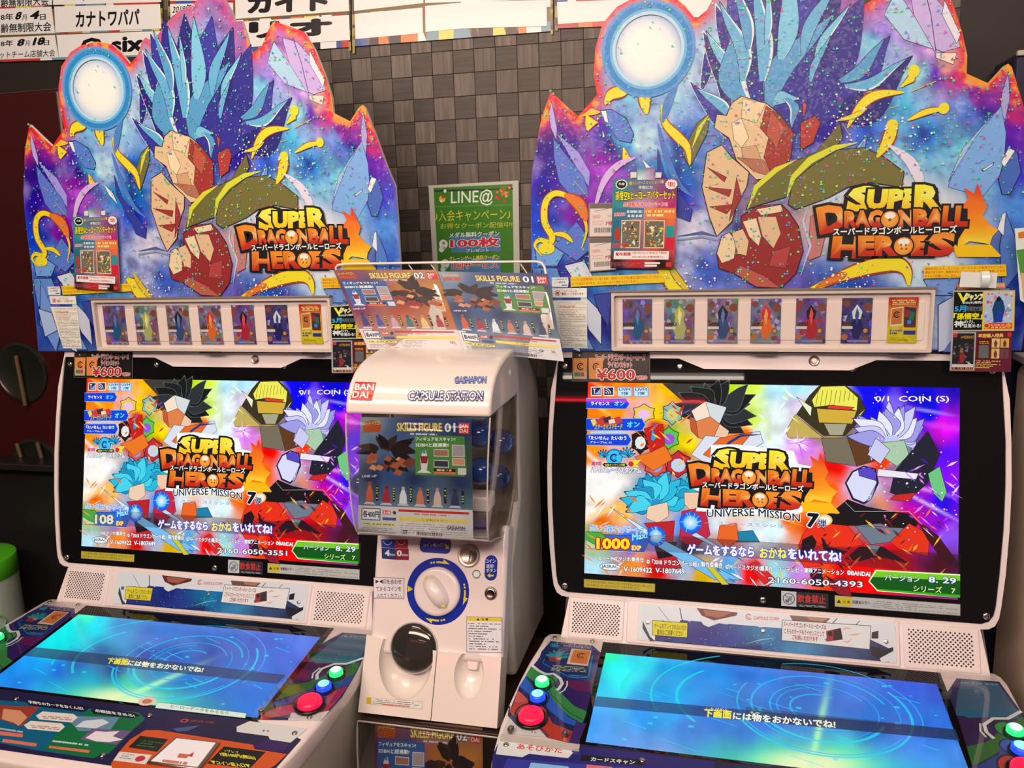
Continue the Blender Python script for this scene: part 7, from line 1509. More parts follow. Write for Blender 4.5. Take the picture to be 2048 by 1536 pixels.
# front panel and its printed rings
PA = math.atan(.067 / .203)
def frG(off=0.0): return Frame((0, -.098 - .0, .990), (1, 0, 0), (0, math.sin(PA), math.cos(PA)), 'G')
FG = frG()
t0, t1 = FG.px(752, 1075), FG.px(1020, 1075)
bw = .1385
fpq = [(-bw, .052), (bw - .001, .052), (bw, -.215), (-bw, -.215)]
slab('front_panel', FG, [fpq], -.05, 0.0, 'white', cm, .008, 3)
zG = zr(640, 1060, .30989)
def pG(x, y, h=0.0): return FG.px(*zG(x, y), h)
du, dv = pG(760, 395); 
def ring_prof(name, r0, r1, h0, h1, mat, u, v, parent=cm, seg=40):
    return lathe(name, FG, u, v, [(r0, h0), (r1, h0), (r1, h1 - .001), (r1 - .001, h1), (r0 + .001, h1), (r0, h1 - .001), (r0, h0)], mat, parent, seg)
rp = abs(pG(960, 395)[0] - pG(557, 395)[0]) / 2
P = Print(FG, .0004, 6e-6)
P.disc_uv(du, dv, rp, (24, 46, 150), seg=48); P.disc_uv(du, dv, rp * .735, (240, 214, 210), seg=44)
Y_ = (246, 200, 50)
for a in (90, 0, -90):
    ca, sa = math.cos(R_(a)), math.sin(R_(a)); rm = rp * .87
    def pp(t, r): return (du + r * math.cos(R_(a) - t), dv + r * math.sin(R_(a) - t))
    P.h += P.step
    for t in (-.30, -.20): P.disc_uv(*pp(t, rm), rp * .033, Y_, seg=10, up=False)
    P.stroke_uv([pp(t, rm) for t in np.linspace(-.11, .22, 6)], rp * .055, Y_, up=False); P.poly_uv([pp(.14, rm * 1.0 - rp * .02), pp(.40, rm + rp * .02), pp(.14, rm + rp * .11)], Y_, up=False)
P.poly_uv([(du - rp * .98, dv + rp * .10), (du - rp * .80, dv), (du - rp * .98, dv - rp * .10)], Y_)
def pill(x0, y0, x1, y1, r, c): a = pG(x0, y1); b = pG(x1, y0); P.rrect_uv(a[0], a[1], b[0], b[1], min(r, (b[1] - a[1]) / 2.05, (b[0] - a[0]) / 2.05), c, 5)
pill(642, 55, 848, 142, .010, (36, 56, 150)); P.text('コイン投入口', *zG(665, 108), *zG(795, 108), 22 * .31, (236, 232, 240), .02); P.poly([zG(*a) for a in ((800, 95), (812, 88), (822, 100), (832, 92), (832, 122), (806, 120), (814, 110))], Y_)
pill(1060, 165, 1148, 323, .0135, (30, 52, 150)); P.text('コイン', *zG(1070, 212), *zG(1134, 212), 24 * .31, (236, 232, 240), .02); P.text('返却', *zG(1073, 245), *zG(1118, 245), 24 * .31, (236, 232, 240), .02); P.text('ボタン', *zG(1073, 272), *zG(1138, 272), 24 * .31, (236, 232, 240), .02); P.poly([zG(*a) for a in ((1078, 294), (1098, 278), (1098, 288), (1120, 288), (1120, 300), (1098, 300), (1098, 310))], Y_)
P.poly([zG(*a) for a in ((396, 60), (482, 62), (482, 118), (397, 112))], (40, 70, 160)); P.poly([zG(*a) for a in ((482, 62), (567, 62), (567, 120), (482, 118))], (206, 50, 70)); P.ring(*pG(438, 62), .0095, .0108, (226, 226, 236), 200, 340, 14); P.ring(*pG(525, 62), .0095, .0108, (240, 220, 226), 200, 340, 14)
P.poly([zG(*a) for a in ((397, 114), (486, 120), (488, 192), (400, 184))], (50, 60, 110)); P.poly([zG(*a) for a in ((486, 120), (572, 122), (574, 194), (488, 192))], (150, 40, 60)); P.text('4', *zG(420, 166), *zG(448, 166), 36 * .31, (240, 236, 240), .04); P.text('0', *zG(498, 168), *zG(526, 168), 36 * .31, (240, 236, 240), .04); P.micro([zG(450, 150), zG(485, 152), zG(485, 170), zG(450, 168)], 1, (210, 206, 216), 2, th=.7); P.micro([zG(530, 152), zG(568, 154), zG(568, 172), zG(530, 170)], 1, (226, 200, 210), 3, th=.7)
def boxline(x0, y0, x1, y1, c1, c2, d=3): P.poly([zG(x0, y0), zG(x1, y0 + 5), zG(x1, y1 + 5), zG(x0, y1)], c1); P.poly([zG(x0 + d, y0 + d), zG(x1 - d, y0 + 5 + d), zG(x1 - d, y1 + 5 - d), zG(x0 + d, y1 - d)], c2)
boxline(345, 305, 543, 440, (120, 90, 96), (250, 222, 214)); kk = (60, 40, 56)
P.poly([zG(358, 320), zG(380, 332), zG(358, 346)], kk); P.poly([zG(404, 320), zG(382, 332), zG(404, 346)], kk); P.text('印を合わせ', *zG(406, 350), *zG(526, 350), 32 * .31, kk, .015); P.text('てからコインを', *zG(362, 395), *zG(524, 395), 30 * .31, kk, .015); P.text('入れてください。', *zG(366, 438), *zG(530, 440), 30 * .31, kk, .015)
boxline(946, 558, 1175, 788, (110, 96, 90), (250, 226, 220)); P.poly([zG(948, 562), zG(1172, 568), zG(1172, 592), zG(948, 586)], (244, 200, 60)); P.text('注 意', *zG(1040, 584), *zG(1086, 585), 16 * .31, (50, 40, 30), .03); P.poly([zG(1010, 584), zG(1020, 568), zG(1030, 584)], (50, 40, 30)); P.micro([zG(955, 595), zG(1165, 600), zG(1172, 780), zG(965, 775)], 11, (90, 76, 84), 4, th=.36, maxw=.05)
P.build('panel_print', 'gloss', cm)
lathe('dial', FG, du, dv, [(rp * .735, .0006), (rp * .735, .006), (rp * .70, .009), (rp * .62, .010), (.0003, .010)], 'white', cm, 44)
dl = cm.children[-1]
# the turning grip: a ridge across the dial
gr = []
ga = R_(-52)
for t, w, h in ((-1, .10, .010), (-.85, .30, .018), (-.5, .42, .027), (0, .46, .030), (.5, .42, .027), (.85, .30, .018), (1, .10, .010)):
    cx_, cy_ = du + math.cos(ga) * t * rp * .55, dv + math.sin(ga) * t * rp * .55; nx_, ny_ = -math.sin(ga), math.cos(ga); w_ = w * rp * .55
    gr.append([FG.at(cx_ + nx_ * w_ * a, cy_ + ny_ * w_ * a, .009 + (h - .009) * b) for a, b in ((1.25, 0), (.95, .55), (.6, .95), (0, 1), (-.6, .95), (-.95, .55), (-1.25, 0))])
loft('grip', gr, 'white', dl, closed=True, sm=50)
for t in (-.86, .86):
    P = Print(FG, .0185 + .0006, 6e-6); c0_, c1_ = du + math.cos(ga) * t * rp * .56, dv + math.sin(ga) * t * rp * .56; P.poly_uv([(c0_ - .005, c1_ - .003), (c0_ + .005, c1_ - .003), (c0_, c1_ + .006)], (244, 206, 90)); P.build('yellow_mark', 'gloss', dl)
u, v = pG(962, 165); rc_ = abs(pG(1034, 165)[0] - pG(892, 165)[0]) / 2
lathe('coin_slot', FG, u, v, [(rc_, 0), (rc_, .004), (rc_ * .92, .0065), (rc_ * .72, .0065), (rc_ * .68, .0055), (.0003, .0055)], 'steel', cm, 36)
slab('slot', FG, [[(u + .001, v - rc_ * .52), (u + .0028, v - rc_ * .50), (u + .0052, v + rc_ * .40), (u + .0034, v + rc_ * .42)]], .0056, .0062, 'black', cm.children[-1])
u, v = pG(1012, 285); lathe('return_button', FG, u, v, [(.0068, 0), (.0068, .003), (.0058, .0042), (.0003, .0042)], mk_mat('cream_button', lit((250, 236, 214)), .3), cm, 20); lathe('button_socket', FG, u - .0006, v, [(.0082, 0), (.0082, .0006), (.0003, .0006)], 'hole', cm, 20)
u, v = pG(1103, 410); lathe('lock', FG, u, v, [(.0135, 0), (.0125, .002), (.0115, .002), (.0110, .0034), (.008, .0040), (.0072, .0030), (.003, .0030), (.0003, .0018)], 'chrome', cm, 26); lathe('lock_core', FG, u, v, [(.0108, .0034), (.0100, .0046), (.0086, .0036), (.0003, .0036)], mk_mat('dark_chrome', (.12, .10, .09), .25, metal=1), cm.children[-1], 24)

# lower front with the dispensing bowl and the coin return
LA = math.atan((.215 - .168) / (.80 - .70))
FLo = Frame((0, -.168, .800), (1, 0, 0), (0, math.sin(LA), math.cos(LA)), 'G')
def zLo(x, y, h=0.0): return FLo.px(*zG(x, y), h)
top_l, top_r = zLo(355, 785), zLo(1220, 865)
import bmesh
def carve(obj_, ells):
    for (c_, rad, rot) in ells:
        bm = bmesh.new(); bmesh.ops.create_uvsphere(bm, u_segments=40, v_segments=24, radius=1.0); me = bpy.data.meshes.new('cut'); bm.to_mesh(me); bm.free()
        k = bpy.data.objects.new('cut', me); COL.objects.link(k); k.matrix_world = Matrix.Translation(c_) @ rot.to_4x4() @ Matrix.Diagonal((*rad, 1))
        md = obj_.modifiers.new('b', 'BOOLEAN'); md.operation = 'DIFFERENCE'; md.solver = 'EXACT'; md.object = k
        bpy.context.view_layer.update(); dg = bpy.context.evaluated_depsgraph_get()
        nm = bpy.data.meshes.new_from_object(obj_.evaluated_get(dg)); obj_.modifiers.clear(); old = obj_.data; obj_.data = nm
        bpy.data.objects.remove(k); 
rotL = Matrix([FLo.eu, FLo.ev, FLo.n]).transposed()
vb, vt = -.124, .004
su = zLo(740, 1000)[0]
cu_, cv_ = zLo(560, 870); 
lf = slab('prize_door', FLo, [[(-bw - .004, vt + .018), (su - .001, vt), (su - .001, vb), (-bw - .004, vb)]], -.046, .004, 'cream', None, 0)
lf2 = slab('lower_front', FLo, [[(su + .001, vt), (bw, vt), (bw + .002, vb), (su + .001, vb)]], -.046, .004, 'cream', None, 0)
carve(lf, [(Vector(FLo.at(cu_ - .002, cv_ + .012, .004)), (.056, .078, .040), rotL)])
u2, v2 = zLo(965, 935); carve(lf2, [(Vector(FLo.at(u2, v2, .004)), (.030, .046, .030), rotL)])
for o in (lf, lf2):
    o.parent = cm; smooth(o.data, 30)
    b_ = o.modifiers.new('bevel', 'BEVEL'); b_.width = .0025; b_.segments = 2; b_.limit_method = 'ANGLE'; b_.angle_limit = R_(60)
slab('cup_baffle', FLo, [[(u2 - .016, v2 + .044), (u2 + .016, v2 + .044), (u2 + .010, v2 + .008), (u2 - .008, v2 + .008)]], -.024, -.012, 'white', cm, .002)
# smoked round flap
uo, vo = FG.px(*zG(600, 762), .006)
lathe('smoked_flap', FG, uo, vo - .0, [(.0475, .001), (.0475, .004), (.046, .0065), (.040, .010), (.028, .0135), (.014, .0155), (.0003, .016)], mk_mat('smoked_plastic', (.030, .030, .027), .07, coat=.6), cm, 44)
lathe('flap_ring', FG, uo, vo, [(.0500, .0006), (.0500, .003), (.0478, .003), (.0478, .0006)], 'grey_white', cm, 40)
P = Print(FLo, .0046, 6e-6)
P.poly([zG(302, 1078), zG(665, 1108), zG(662, 1158), zG(300, 1122)], (200, 180, 160)); P.poly([zG(305, 1081), zG(662, 1111), zG(659, 1155), zG(303, 1119)], (246, 224, 208)); P.poly([zG(303, 1081), zG(332, 1083), zG(330, 1122), zG(301, 1119)], (236, 180, 30)); P.micro([zG(340, 1088), zG(650, 1115), zG(648, 1152), zG(340, 1122)], 3, (120, 100, 96), 5, th=.4, maxw=.03); P.micro([zG(400, 1118), zG(600, 1135), zG(600, 1148), zG(400, 1131)], 1, (236, 110, 100), 6, th=.8)
P.build('lower_sticker', 'gloss', cm)

# logos on the hood: a frame touching the curved front
HA = math.atan((.192 - .144) / (1.354 - 1.283))
FH = Frame((0, -.1925, 1.283), (1, 0, 0), (0, .018, .062), 'G')
zH = zr(640, 680, .28002)
hprof = [(-.192, 1.283), (-.190, 1.300), (-.182, 1.318), (-.166, 1.338), (-.144, 1.354), (-.115, 1.366), (-.08, 1.374), (-.03, 1.379)]
harc = [0.0]
for _i in range(len(hprof) - 1): harc.append(harc[-1] + math.hypot(hprof[_i + 1][0] - hprof[_i][0], hprof[_i + 1][1] - hprof[_i][1]))
class HP(Print):
    """print bent onto the hood: u across, v the length along the curve"""
    def p(s, x, y):
        d = ray(x, y); o = CPOS - OWN['G'][0]; q = None
        for i in range(len(hprof) - 1):
            (y0, z0), (y1, z1_) = hprof[i], hprof[i + 1]; n = np.array([0, -(z1_ - z0), (y1 - y0)]); n = n / np.linalg.norm(n)
            t = ((np.array([0, y0, z0]) - o) @ n) / (d @ n); q = o + t * d; k = (q[2] - z0) / (z1_ - z0)
            if k <= 1.0 or i == len(hprof) - 2: return (q[0], harc[i] + min(1, max(0, k)) * (harc[i + 1] - harc[i]))
    def add(s, uv, faces, cols, h=None):
        s.h += 1e-6; n0 = len(s.V); h = s.h if h is None else h
        for u_, w in uv:
            i = 0
            while i < len(harc) - 2 and w > harc[i + 1]: i += 1
            k = (w - harc[i]) / (harc[i + 1] - harc[i]); (y0, z0), (y1, z1_) = hprof[i], hprof[i + 1]; n = np.array([-(z1_ - z0), (y1 - y0)]); n = n / np.linalg.norm(n); yy = y0 + (y1 - y0) * k; zz = z0 + (z1_ - z0) * k
            s.V.append((u_, yy + n[0] * h, zz + n[1] * h))
        s.F += [tuple(n0 + i for i in f) for f in faces]; s.C += cols
P = HP(FH, .0012, .00018)
for k in range(6):
    t0_, t1_ = k / 6, (k + 1) / 6
    P.poly([zH(252 - 34 * t0_, 300 + 128 * t0_), zH(403 - 35 * t0_, 305 + 130 * t0_), zH(403 - 35 * t1_, 305 + 130 * t1_), zH(252 - 34 * t1_, 300 + 128 * t1_)], (222, 34, 40), up=False)
P.h += .0008; P.text('BAN', *zH(252, 358), *zH(385, 362), 42 * .28, (250, 236, 226), .03, None, .1); P.text('DAI', *zH(235, 412), *zH(345, 416), 42 * .28, (250, 236, 226), .03, None, .1)
P.build('brand_badge', 'gloss', cm)
P = HP(FH, .0012, .00018)
P.text('CAPSULE STATION', *zH(632, 428), *zH(1160, 430), 58 * .28, (250, 240, 232), .02, ((36, 40, 110), .12), .12)
P.build('machine_name', 'gloss', cm)
P = HP(FH, .0012, .00018)
P.text('GASHAPON', *zH(962, 312), *zH(1186, 310), 46 * .28, (150, 160, 200), .01, ((40, 50, 120), .06), .1)
P.build('small_logo', 'gloss', cm)
lathe('hood_screw', Frame((HW, -.0, 1.35), (0, 1, 0), (0, 0, 1), 'G'), -.04, -.012, [(.006, 0), (.006, .0015), (.0003, .0015)], 'white', cm, 16)

# lower machine of the stack
cm2 = empty('capsule_machine', (GX, GY, 0), label='lower capsule toy machine with a smoked clear window, under the white one with the dial', category='capsule machine')
DZ = -0.600
wpl = [(-.212, .662), (-.218, .65), (-.224, .60), (-.226, .55), (-.222, .48)]
V, Fs = [], []
for y, z in wpl: V += [(-.150, y, z), (.150, y, z)]
for i in range(len(wpl) - 1): Fs.append((2 * i, 2 * i + 1, 2 * i + 3, 2 * i + 2))
me = bpy.data.meshes.new('front_window'); me.from_pydata(V, [], Fs); smooth(me, 60); o = link('front_window', me, 'acrylic', cm2); m_ = o.modifiers.new('thickness', 'SOLIDIFY'); m_.thickness = .002
for s in (-1, 1): tube('window_edge', [(s * .150, y, z) for y, z in wpl], .002, 'edge', cm2, 6)
tube('window_edge', [(-.150, -.212, .662), (.150, -.212, .662)], .002, 'edge', cm2, 6)
xsec('inner_case', [(-.10, .656), (.20, .656), (.20, .47), (-.10, .47)], -.148, .148, mk_mat('brown_inner', (.05, .028, .018), .4), cm2)
xsec('machine_body', [(-.205, .46), (.22, .46), (.22, .02), (-.19, .02)], -.146, .146, 'cream', cm2, .01)
xsec('top_rim', [(-.205, .664), (-.03, .664), (-.03, .657), (-.205, .657)], -.146, .146, mk_mat('dark_rim', (.06, .04, .035), .3), cm2, .002)

# sheets and leaflets
def figure_sheet(P, kind, prices=True):
    """toy leaflet art; figures are plain pawn-shaped stand-ins"""
    hot = kind == 2; P.gain = .62
    if hot: P.bgr([(.1, .03, (190, 80, 80)), (.5, .03, (210, 130, 110)), (.9, .03, (226, 150, 110)), (.05, .2, (90, 50, 120)), (.3, .2, (60, 80, 150)), (.6, .25, (220, 130, 50)), (.9, .25, (240, 150, 60)), (.6, .38, (170, 40, 60)), (.95, .4, (240, 140, 60)), (.1, .5, (150, 40, 90)), (.5, .52, (226, 90, 50)), (.9, .55, (236, 110, 50)), (.1, .68, (210, 110, 100)), (.5, .68, (226, 130, 90)), (.9, .68, (230, 130, 90)), (.5, .78, (236, 190, 176)), (.1, .9, (236, 206, 196)), (.9, .9, (240, 210, 196))], 24, 32)
    else: P.bgr([(.1, .03, (190, 190, 200)), (.5, .04, (60, 80, 150)), (.9, .05, (50, 60, 130)), (.05, .2, (130, 160, 190)), (.3, .15, (90, 120, 170)), (.3, .45, (60, 100, 160)), (.5, .3, (120, 150, 180)), (.9, .3, (70, 110, 60)), (.1, .5, (50, 60, 110)), (.5, .52, (40, 60, 110)), (.9, .52, (50, 60, 110)), (.1, .68, (60, 110, 150)), (.5, .68, (70, 120, 150)), (.9, .68, (90, 130, 150)), (.5, .78, (190, 180, 190)), (.1, .9, (220, 200, 196)), (.9, .9, (226, 206, 196))], 24, 32)
    P.poly([(.02, .05), (.12, .02), (.2, .06), (.19, .12), (.03, .13)], (170, 90, 50)); P.text('スーパードラゴン', .03, .065, .19, .06, .03, (240, 196, 80), .03); P.text('HEROES', .04, .11, .18, .108, .035, (226, 90, 40), .04, ((70, 30, 20), .05))
    P.text('SKILLS FIGURE', .34, .108, .74, .104, .065, (236, 206, 110), .035, ((120, 90, 50), .05)); P.text('02' if hot else '01', .77, .108, .86, .106, .07, (236, 232, 230), .03, ((60, 60, 90), .06)); P.R(.89, .03, .985, .12, (214, 50, 50)); P.text('BAN', .9, .072, .975, .072, .03, (250, 230, 220), .02); P.text('DAI', .9, .11, .97, .11, .03, (250, 230, 220), .02); P.micro([(.46, .12), (.7, .12), (.7, .14), (.46, .14)], 1, (210, 210, 226), 3, th=.7)
    rnd = random.Random(31 if hot else 32)
    cx = .72 if hot else .28
    # dark rock shards over a band of molten rock, generic
    for k in range(17):
        t = R_(rnd.uniform(0, 360)); r0 = rnd.uniform(.0, .10); x, y = cx + r0 * math.cos(t) * 1.3, .27 - r0 * math.sin(t)
        P.leaf(x, y, x + .20 * math.cos(t), y - .13 * math.sin(t), .075, rnd.uniform(-.02, .02), [(40, 28, 28), (58, 38, 34), (30, 24, 30)][k % 3])
    for k in range(14):
        x = cx - .20 + .4 * rnd.random(); y = .33 + .13 * rnd.random(); s_ = rnd.uniform(.03, .07)
        P.poly([(x - s_, y + s_ * .2), (x - s_ * .2, y - s_ * .6), (x + s_ * .9, y - s_ * .1), (x + s_ * .3, y + s_ * .6)], rnd.choice([(206, 130, 90), (170, 90, 62), (226, 150, 100), (150, 40, 50) if hot else (110, 110, 140), (120, 60, 46)]))
    # information panel
    a0 = .03 if hot else .5
    pc = (50, 90, 150) if hot else (80, 130, 60)
    P.poly([(a0, .14), (a0 + .44, .14), (a0 + .46, .44), (a0 + .43, .47), (a0 + .01, .47)], pc); P.text('フィギュアをスキャン!', a0 + .01, .185, a0 + .36, .18, .03, (240, 236, 220), .03); P.text('SDBHと超連動!', a0 + .01, .235, a0 + .3, .23, .032, (240, 236, 220), .03)
    P.poly([(a0 + .02, .45), (a0 + .08, .41), (a0 + .15, .45)], (230, 214, 210)); P.poly([(a0 + .07, .27), (a0 + .10, .26), (a0 + .12, .34), (a0 + .11, .42), (a0 + .06, .42), (a0 + .05, .34)], (226, 210, 206)); P.poly([(a0 + .05, .31), (a0 + .12, .31), (a0 + .11, .37), (a0 + .06, .37)], (150, 40, 50)); P.disc(a0 + .085, .275, .0035, (70, 140, 190))
    for q, c in (((a0 + .17, .25, a0 + .3, .31), (170, 110, 90)), ((a0 + .17, .34, a0 + .3, .40), (60, 56, 70)), ((a0 + .33, .21, a0 + .44, .31), (170, 150, 150)), ((a0 + .33, .32, a0 + .44, .38), (220, 140, 110))): P.R(*q, (220, 206, 200)); P.R(q[0] + .005, q[1] + .006, q[2] - .005, q[3] - .006, c)
    P.R(a0 + .17, .41, a0 + .36, .435, (60, 30, 30)); P.micro([(a0 + .18, .412), (a0 + .35, .412), (a0 + .35, .433), (a0 + .18, .433)], 1, (240, 220, 180), 5, th=.6); P.R(a0 + .17, .435, a0 + .36, .455, (226, 110, 80)); P.R(a0 + .38, .40, a0 + .45, .455, (220, 206, 196))
    P.text('LINE UP', .03, .505, .16, .5, .02, (226, 220, 230), .02)
    # six plain pawns in a row
    cols = [(206, 90, 60), (170, 50, 60), (226, 220, 220), (206, 120, 90), (220, 180, 160), (60, 60, 90)] if not hot else [(50, 60, 120), (60, 80, 150), (200, 150, 160), (60, 110, 110), (226, 180, 110), (170, 60, 60)]
    for k in range(6):
        x = .10 + k * .15; s_ = 1.0 if k == 0 else .82
        P.poly([(x - .055, .735), (x - .02, .70), (x + .02, .70), (x + .055, .735)], (226, 190, 186) if hot else (190, 196, 206)); P.poly([(x - .012, .72 - .15 * s_), (x + .012, .72 - .15 * s_), (x + .03, .72 - .09 * s_), (x + .035, .715), (x - .035, .715), (x - .03, .72 - .09 * s_)], cols[k]); P.disc(x, .72 - .165 * s_, .0034, tuple(int(c * .8) for c in cols[k])); P.R(x + .058, .57 + .02 * (k % 2), x + .078, .70, (36, 34, 44)); P.micro([(x + .06, .58), (x + .076, .58), (x + .076, .69), (x + .06, .69)], 5, (214, 196, 90), k, th=.5, minw=.5, maxw=.9)
    P.R(0, .745, 1, 1, (236, 208, 198) if hot else (222, 206, 200)); 
    a_ = P.p(.04, .85); b_ = P.p(.22, .77)
    P.poly([(.03, .765), (.2, .765), (.2, .87), (.03, .87)], (60, 56, 90)); P.poly([(.037, .772), (.193, .772), (.193, .863), (.037, .863)], (244, 226, 214)); P.text('各400円', .045, .845, .188, .845, .055, (44, 44, 80), .04)
    P.R(.22, .78, .29, .815, (226, 60, 60)); P.text('全6種', .225, .81, .285, .81, .025, (250, 226, 216), .02); P.disc(.325, .797, .0035, (60, 56, 60)); P.R(.22, .84, .34, .865, (70, 80, 130)); P.R(.36, .765, .97, .785, (206, 54, 50)); P.micro([(.5, .79), (.8, .79), (.8, .81), (.5, .81)], 1, (214, 110, 96), 3, th=.6); P.R(.36, .83, .97, .862, (236, 206, 90)); P.text('⚠ 注意(ちゅうい)', .56, .857, .78, .857, .02, (120, 90, 40), .01); P.R(.03, .89, .34, .915, (236, 214, 100)); P.micro([(.05, .892), (.32, .892), (.32, .912), (.05, .912)], 1, (130, 104, 50), 4, th=.6); P.micro([(.38, .875), (.95, .875), (.95, .97), (.38, .97)], 5, (150, 130, 126), 5, th=.25); P.micro([(.04, .93), (.34, .93), (.34, .98), (.04, .98)], 3, (150, 130, 126), 6, th=.3)
    P.text('GASHAPON', .78, .92, .93, .918, .03, (60, 50, 70), .03)
    if not hot:
        P.text('ST', .4, .975, .44, .974, .03, (50, 46, 50), .03); x = .52
        while x < .74: w = rnd.uniform(.003, .008); P.R(x, .95, x + w, .985, (50, 46, 50)); x += w + rnd.uniform(.004, .008)

zl4 = zr(640, 350, .25391)
def leaflet(kind, quad, label, y_bot, y_top, curl):
    fr = Frame((0, y_bot, 1.355), (1, 0, 0), (0, y_top - y_bot, .19), 'W'); q = [fr.px(*a) for a in quad]
    base = fr.at(*q[3]); e = empty('toy_leaflet', tuple(base), label=label, category='leaflet', group='toy leaflets in the wire rack')
    f = Frame(fr.P0 - base, fr.eu, fr.ev)
    class CP(QP):
        def add(s, uv, faces, cols, h=None):
            s.h += 1e-6; n = len(s.V); h = s.h if h is None else h
            for (u_, v_) in uv:
                t = (u_ - q[0][0]) / (q[1][0] - q[0][0]); s.V.append(tuple(s.f.at(u_, v_, h + curl * math.sin(min(1, max(0, t)) * math.pi))))
            s.F += [tuple(n + i for i in fc) for fc in faces]; s.C += cols
    P = CP(f, q, .0012, 6e-6); figure_sheet(P, kind); P.build('leaflet_face', 'print', e)
    nx = 12; U = [(i / (nx - 1)) for i in range(nx)]; tl_, tr_, br_, bl_ = [np.array(a) for a in q]
    V = []
    for t in U:
        for b in (tl_ * (1 - t) + tr_ * t, bl_ * (1 - t) + br_ * t):
            tt = (b[0] - q[0][0]) / (q[1][0] - q[0][0]); cz = curl * math.sin(min(1, max(0, tt)) * math.pi); V += [tuple(f.at(b[0], b[1], cz + .0008)), tuple(f.at(b[0], b[1], cz))]
    Fs = []
    for i in range(nx - 1):
        a = i * 4; Fs += [(a, a + 2, a + 6, a + 4), (a + 1, a + 5, a + 7, a + 3), (a, a + 4, a + 5, a + 1), (a + 2, a + 3, a + 7, a + 6)]
    Fs += [(0, 1, 3, 2), ((nx - 1) * 4, (nx - 1) * 4 + 2, (nx - 1) * 4 + 3, (nx - 1) * 4 + 1)]
    me = bpy.data.meshes.new('paper'); me.from_pydata(V, [], Fs); link('paper', me, 'edge', e)
    return e
leaflet(2, [(667, 540), (874, 540), (929, 701), (738, 699)], 'orange and purple toy leaflet, the left one in the wire rack above the capsule machine', 1.600, 1.640, .003)
leaflet(1, [(876, 543), (1096, 548), (1128, 723), (930, 702)], 'blue and green toy leaflet, the right one in the wire rack above the capsule machine', 1.592, 1.636, .004)
fr = Frame((0, 1.606, 1.355), (1, 0, 0), (0, .04, .19), 'W')
def wp_(pts): return [fr.at(*fr.px(*p)) for p in pts]
rk = empty('wire_rack', (GX, 1.61, 1.37), label='white wire rack standing on the capsule machine behind two leaflets', category='rack')
b0 = np.array([GX, 1.61, 1.37])
A = wp_([(742, 699), (700, 600), (672, 545), (671, 536), (676, 530), (690, 528)]); B = wp_([(690, 528), (880, 525), (1072, 523), (1083, 526), (1089, 534), (1092, 548), (1104, 620), (1112, 700)])
bar = [p - b0 for p in A[:-1]] + [p - b0 for p in B]
tube('frame_wire', bar, .0026, 'wire', rk, 8)
tube('foot_wire', [p - b0 for p in wp_([(742, 699), (1112, 700)])], .0026, 'wire', rk, 8)
for x in (815, 860, 1040): tube('cross_wire', [p - b0 + np.array([0, .004, 0]) for p in wp_([(x, 528), (x + 12, 545), (x + 60, 700)])], .0014, 'wire', rk, 6)

# display sheets inside the windows
frs = Frame((0, -.186, 1.05), (1, 0, 0), (0, .0, .2), 'G')
q = [frs.px(*a) for a in ((721, 834), (942, 838), (947, 1080), (716, 1068))]
e, f = thing_sheet('display_sheet', 'G', frs, q, 'blue and green toy sheet inside the clear window of the white capsule machine', 'display sheet', thick=.0006)
P = QP(f, q, .0008, 6e-6); figure_sheet(P, 1); P.build('sheet_face', 'gloss', e)
frs2 = Frame((0, -.196, .50), (1, 0, 0), (0, .0, .2), 'G')
q2 = [frs2.px(*a) for a in ((751, 1438), (965, 1453), (968, 1730), (742, 1712))]
e, f = thing_sheet('display_sheet', 'G', frs2, q2, 'orange and red toy sheet behind the lower capsule machine\'s window', 'display sheet', thick=.0006)
P = QP(f, q2, .0008, 6e-6); figure_sheet(P, 2); P.build('sheet_face', 'gloss', e)

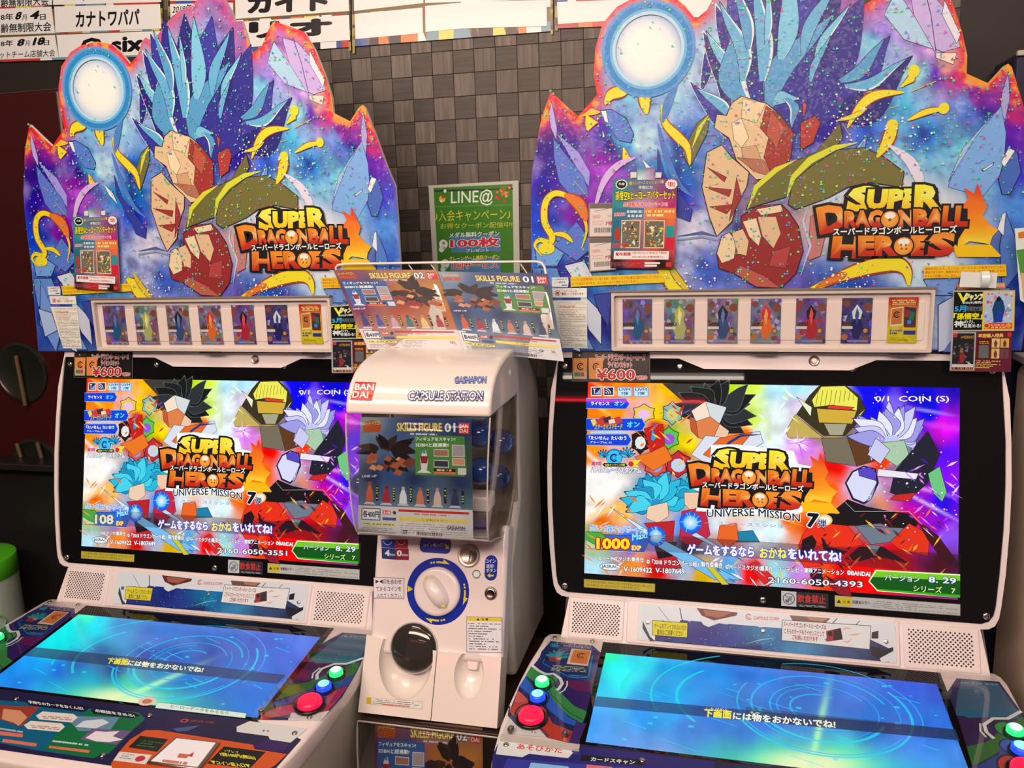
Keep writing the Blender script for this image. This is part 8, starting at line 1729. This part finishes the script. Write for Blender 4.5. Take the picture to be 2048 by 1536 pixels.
# capsules in the window
def capsule(x, y, z, r, label):
    e = empty('toy_capsule', (x, y, z - r), label=label, category='capsule', group='blue capsules in the window')
    F0 = Frame((0, 0, r), (1, 0, 0), (0, 1, 0)); e.rotation_euler = (0, 0, 0)
    pr = [(max(.0003, r * math.sin(t)), -r * math.cos(t)) for t in np.linspace(0, math.pi, 15)]
    lathe('capsule_shell', F0, 0, 0, pr, 'blue_capsule', e, 26, 80); lathe('seam', F0, 0, 0, [(r * .99, -.0015), (r * 1.02, -.001), (r * 1.02, .001), (r * .99, .0015)], 'blue_capsule', e, 26)
for (px_, py_, yy, r, lb) in ((1001, 884, -.045, .027, 'blue toy capsule highest in the side window'), (962, 942, -.12, .026, 'blue toy capsule right beside the display sheet in the window'), (996, 955, -.045, .026, 'blue toy capsule low in the side window under the highest one'), (958, 868, -.12, .026, 'dark blue toy capsule behind the upper right corner of the display sheet'), (722, 968, -.155, .022, 'blue toy capsule peeking out left of the display sheet')):
    d = ray(px_, py_); t = (GY + yy - CPOS[1]) / d[1]; p = CPOS + d * t; capsule(p[0], p[1], p[2], r, lb)
d = ray(975, 1035); t = (GY - .12) / d[1]; p = CPOS + d * t
rt = empty('capsule_mechanism', (GX, GY, 0), label='white and brown drum mechanism at the bottom of the capsule window', category='mechanism')
box('white_paper', (.085, -.11, 1.098), (.06, .05, .03), 'white', rt, .004); box('mechanism_body', (.085, -.10, 1.066), (.05, .06, .034), mk_mat('brown_mech', (.16, .07, .05), .4), rt, .004)

# reflecting lamps
strip_lamp(-1.02, -1.84, 0.12, -1.80, 2.21, label='white tube lamp under the ceiling behind the camera', w=.022)
strip_lamp(-1.5, 0.1, 0.6, 0.14, 2.70, label='long white tube lamp under the ceiling above the player', w=.026)
strip_lamp(-2.2, -2.42, -0.12, -2.38, 2.185, name='neon_tube', mat='neon', label='red neon tube hanging behind the camera', w=.02)
# flyer of the next cabinet at the right edge
fe = frB('R', BY - .03); qe = [fe.px(*p) for p in ((2029, 457), (2090, 452), (2100, 640), (2040, 600))]
e, f = thing_sheet('flyer', 'R', fe, qe, 'green and white flyer cut off by the right edge beside the right header board', 'flyer')
P = QP(f, qe, .0008); P.R(0, 0, 1, 1, (236, 226, 206)); P.poly([(0, .3), (1, .2), (1, .7), (.1, .72)], (90, 150, 60)); P.poly([(.1, .06), (.5, .03), (.5, .12), (.1, .14)], (226, 120, 40)); P.poly([(.1, .6), (.6, .56), (.7, 1), (.1, .95)], (236, 170, 120)); P.build('flyer_face', 'gloss', e)
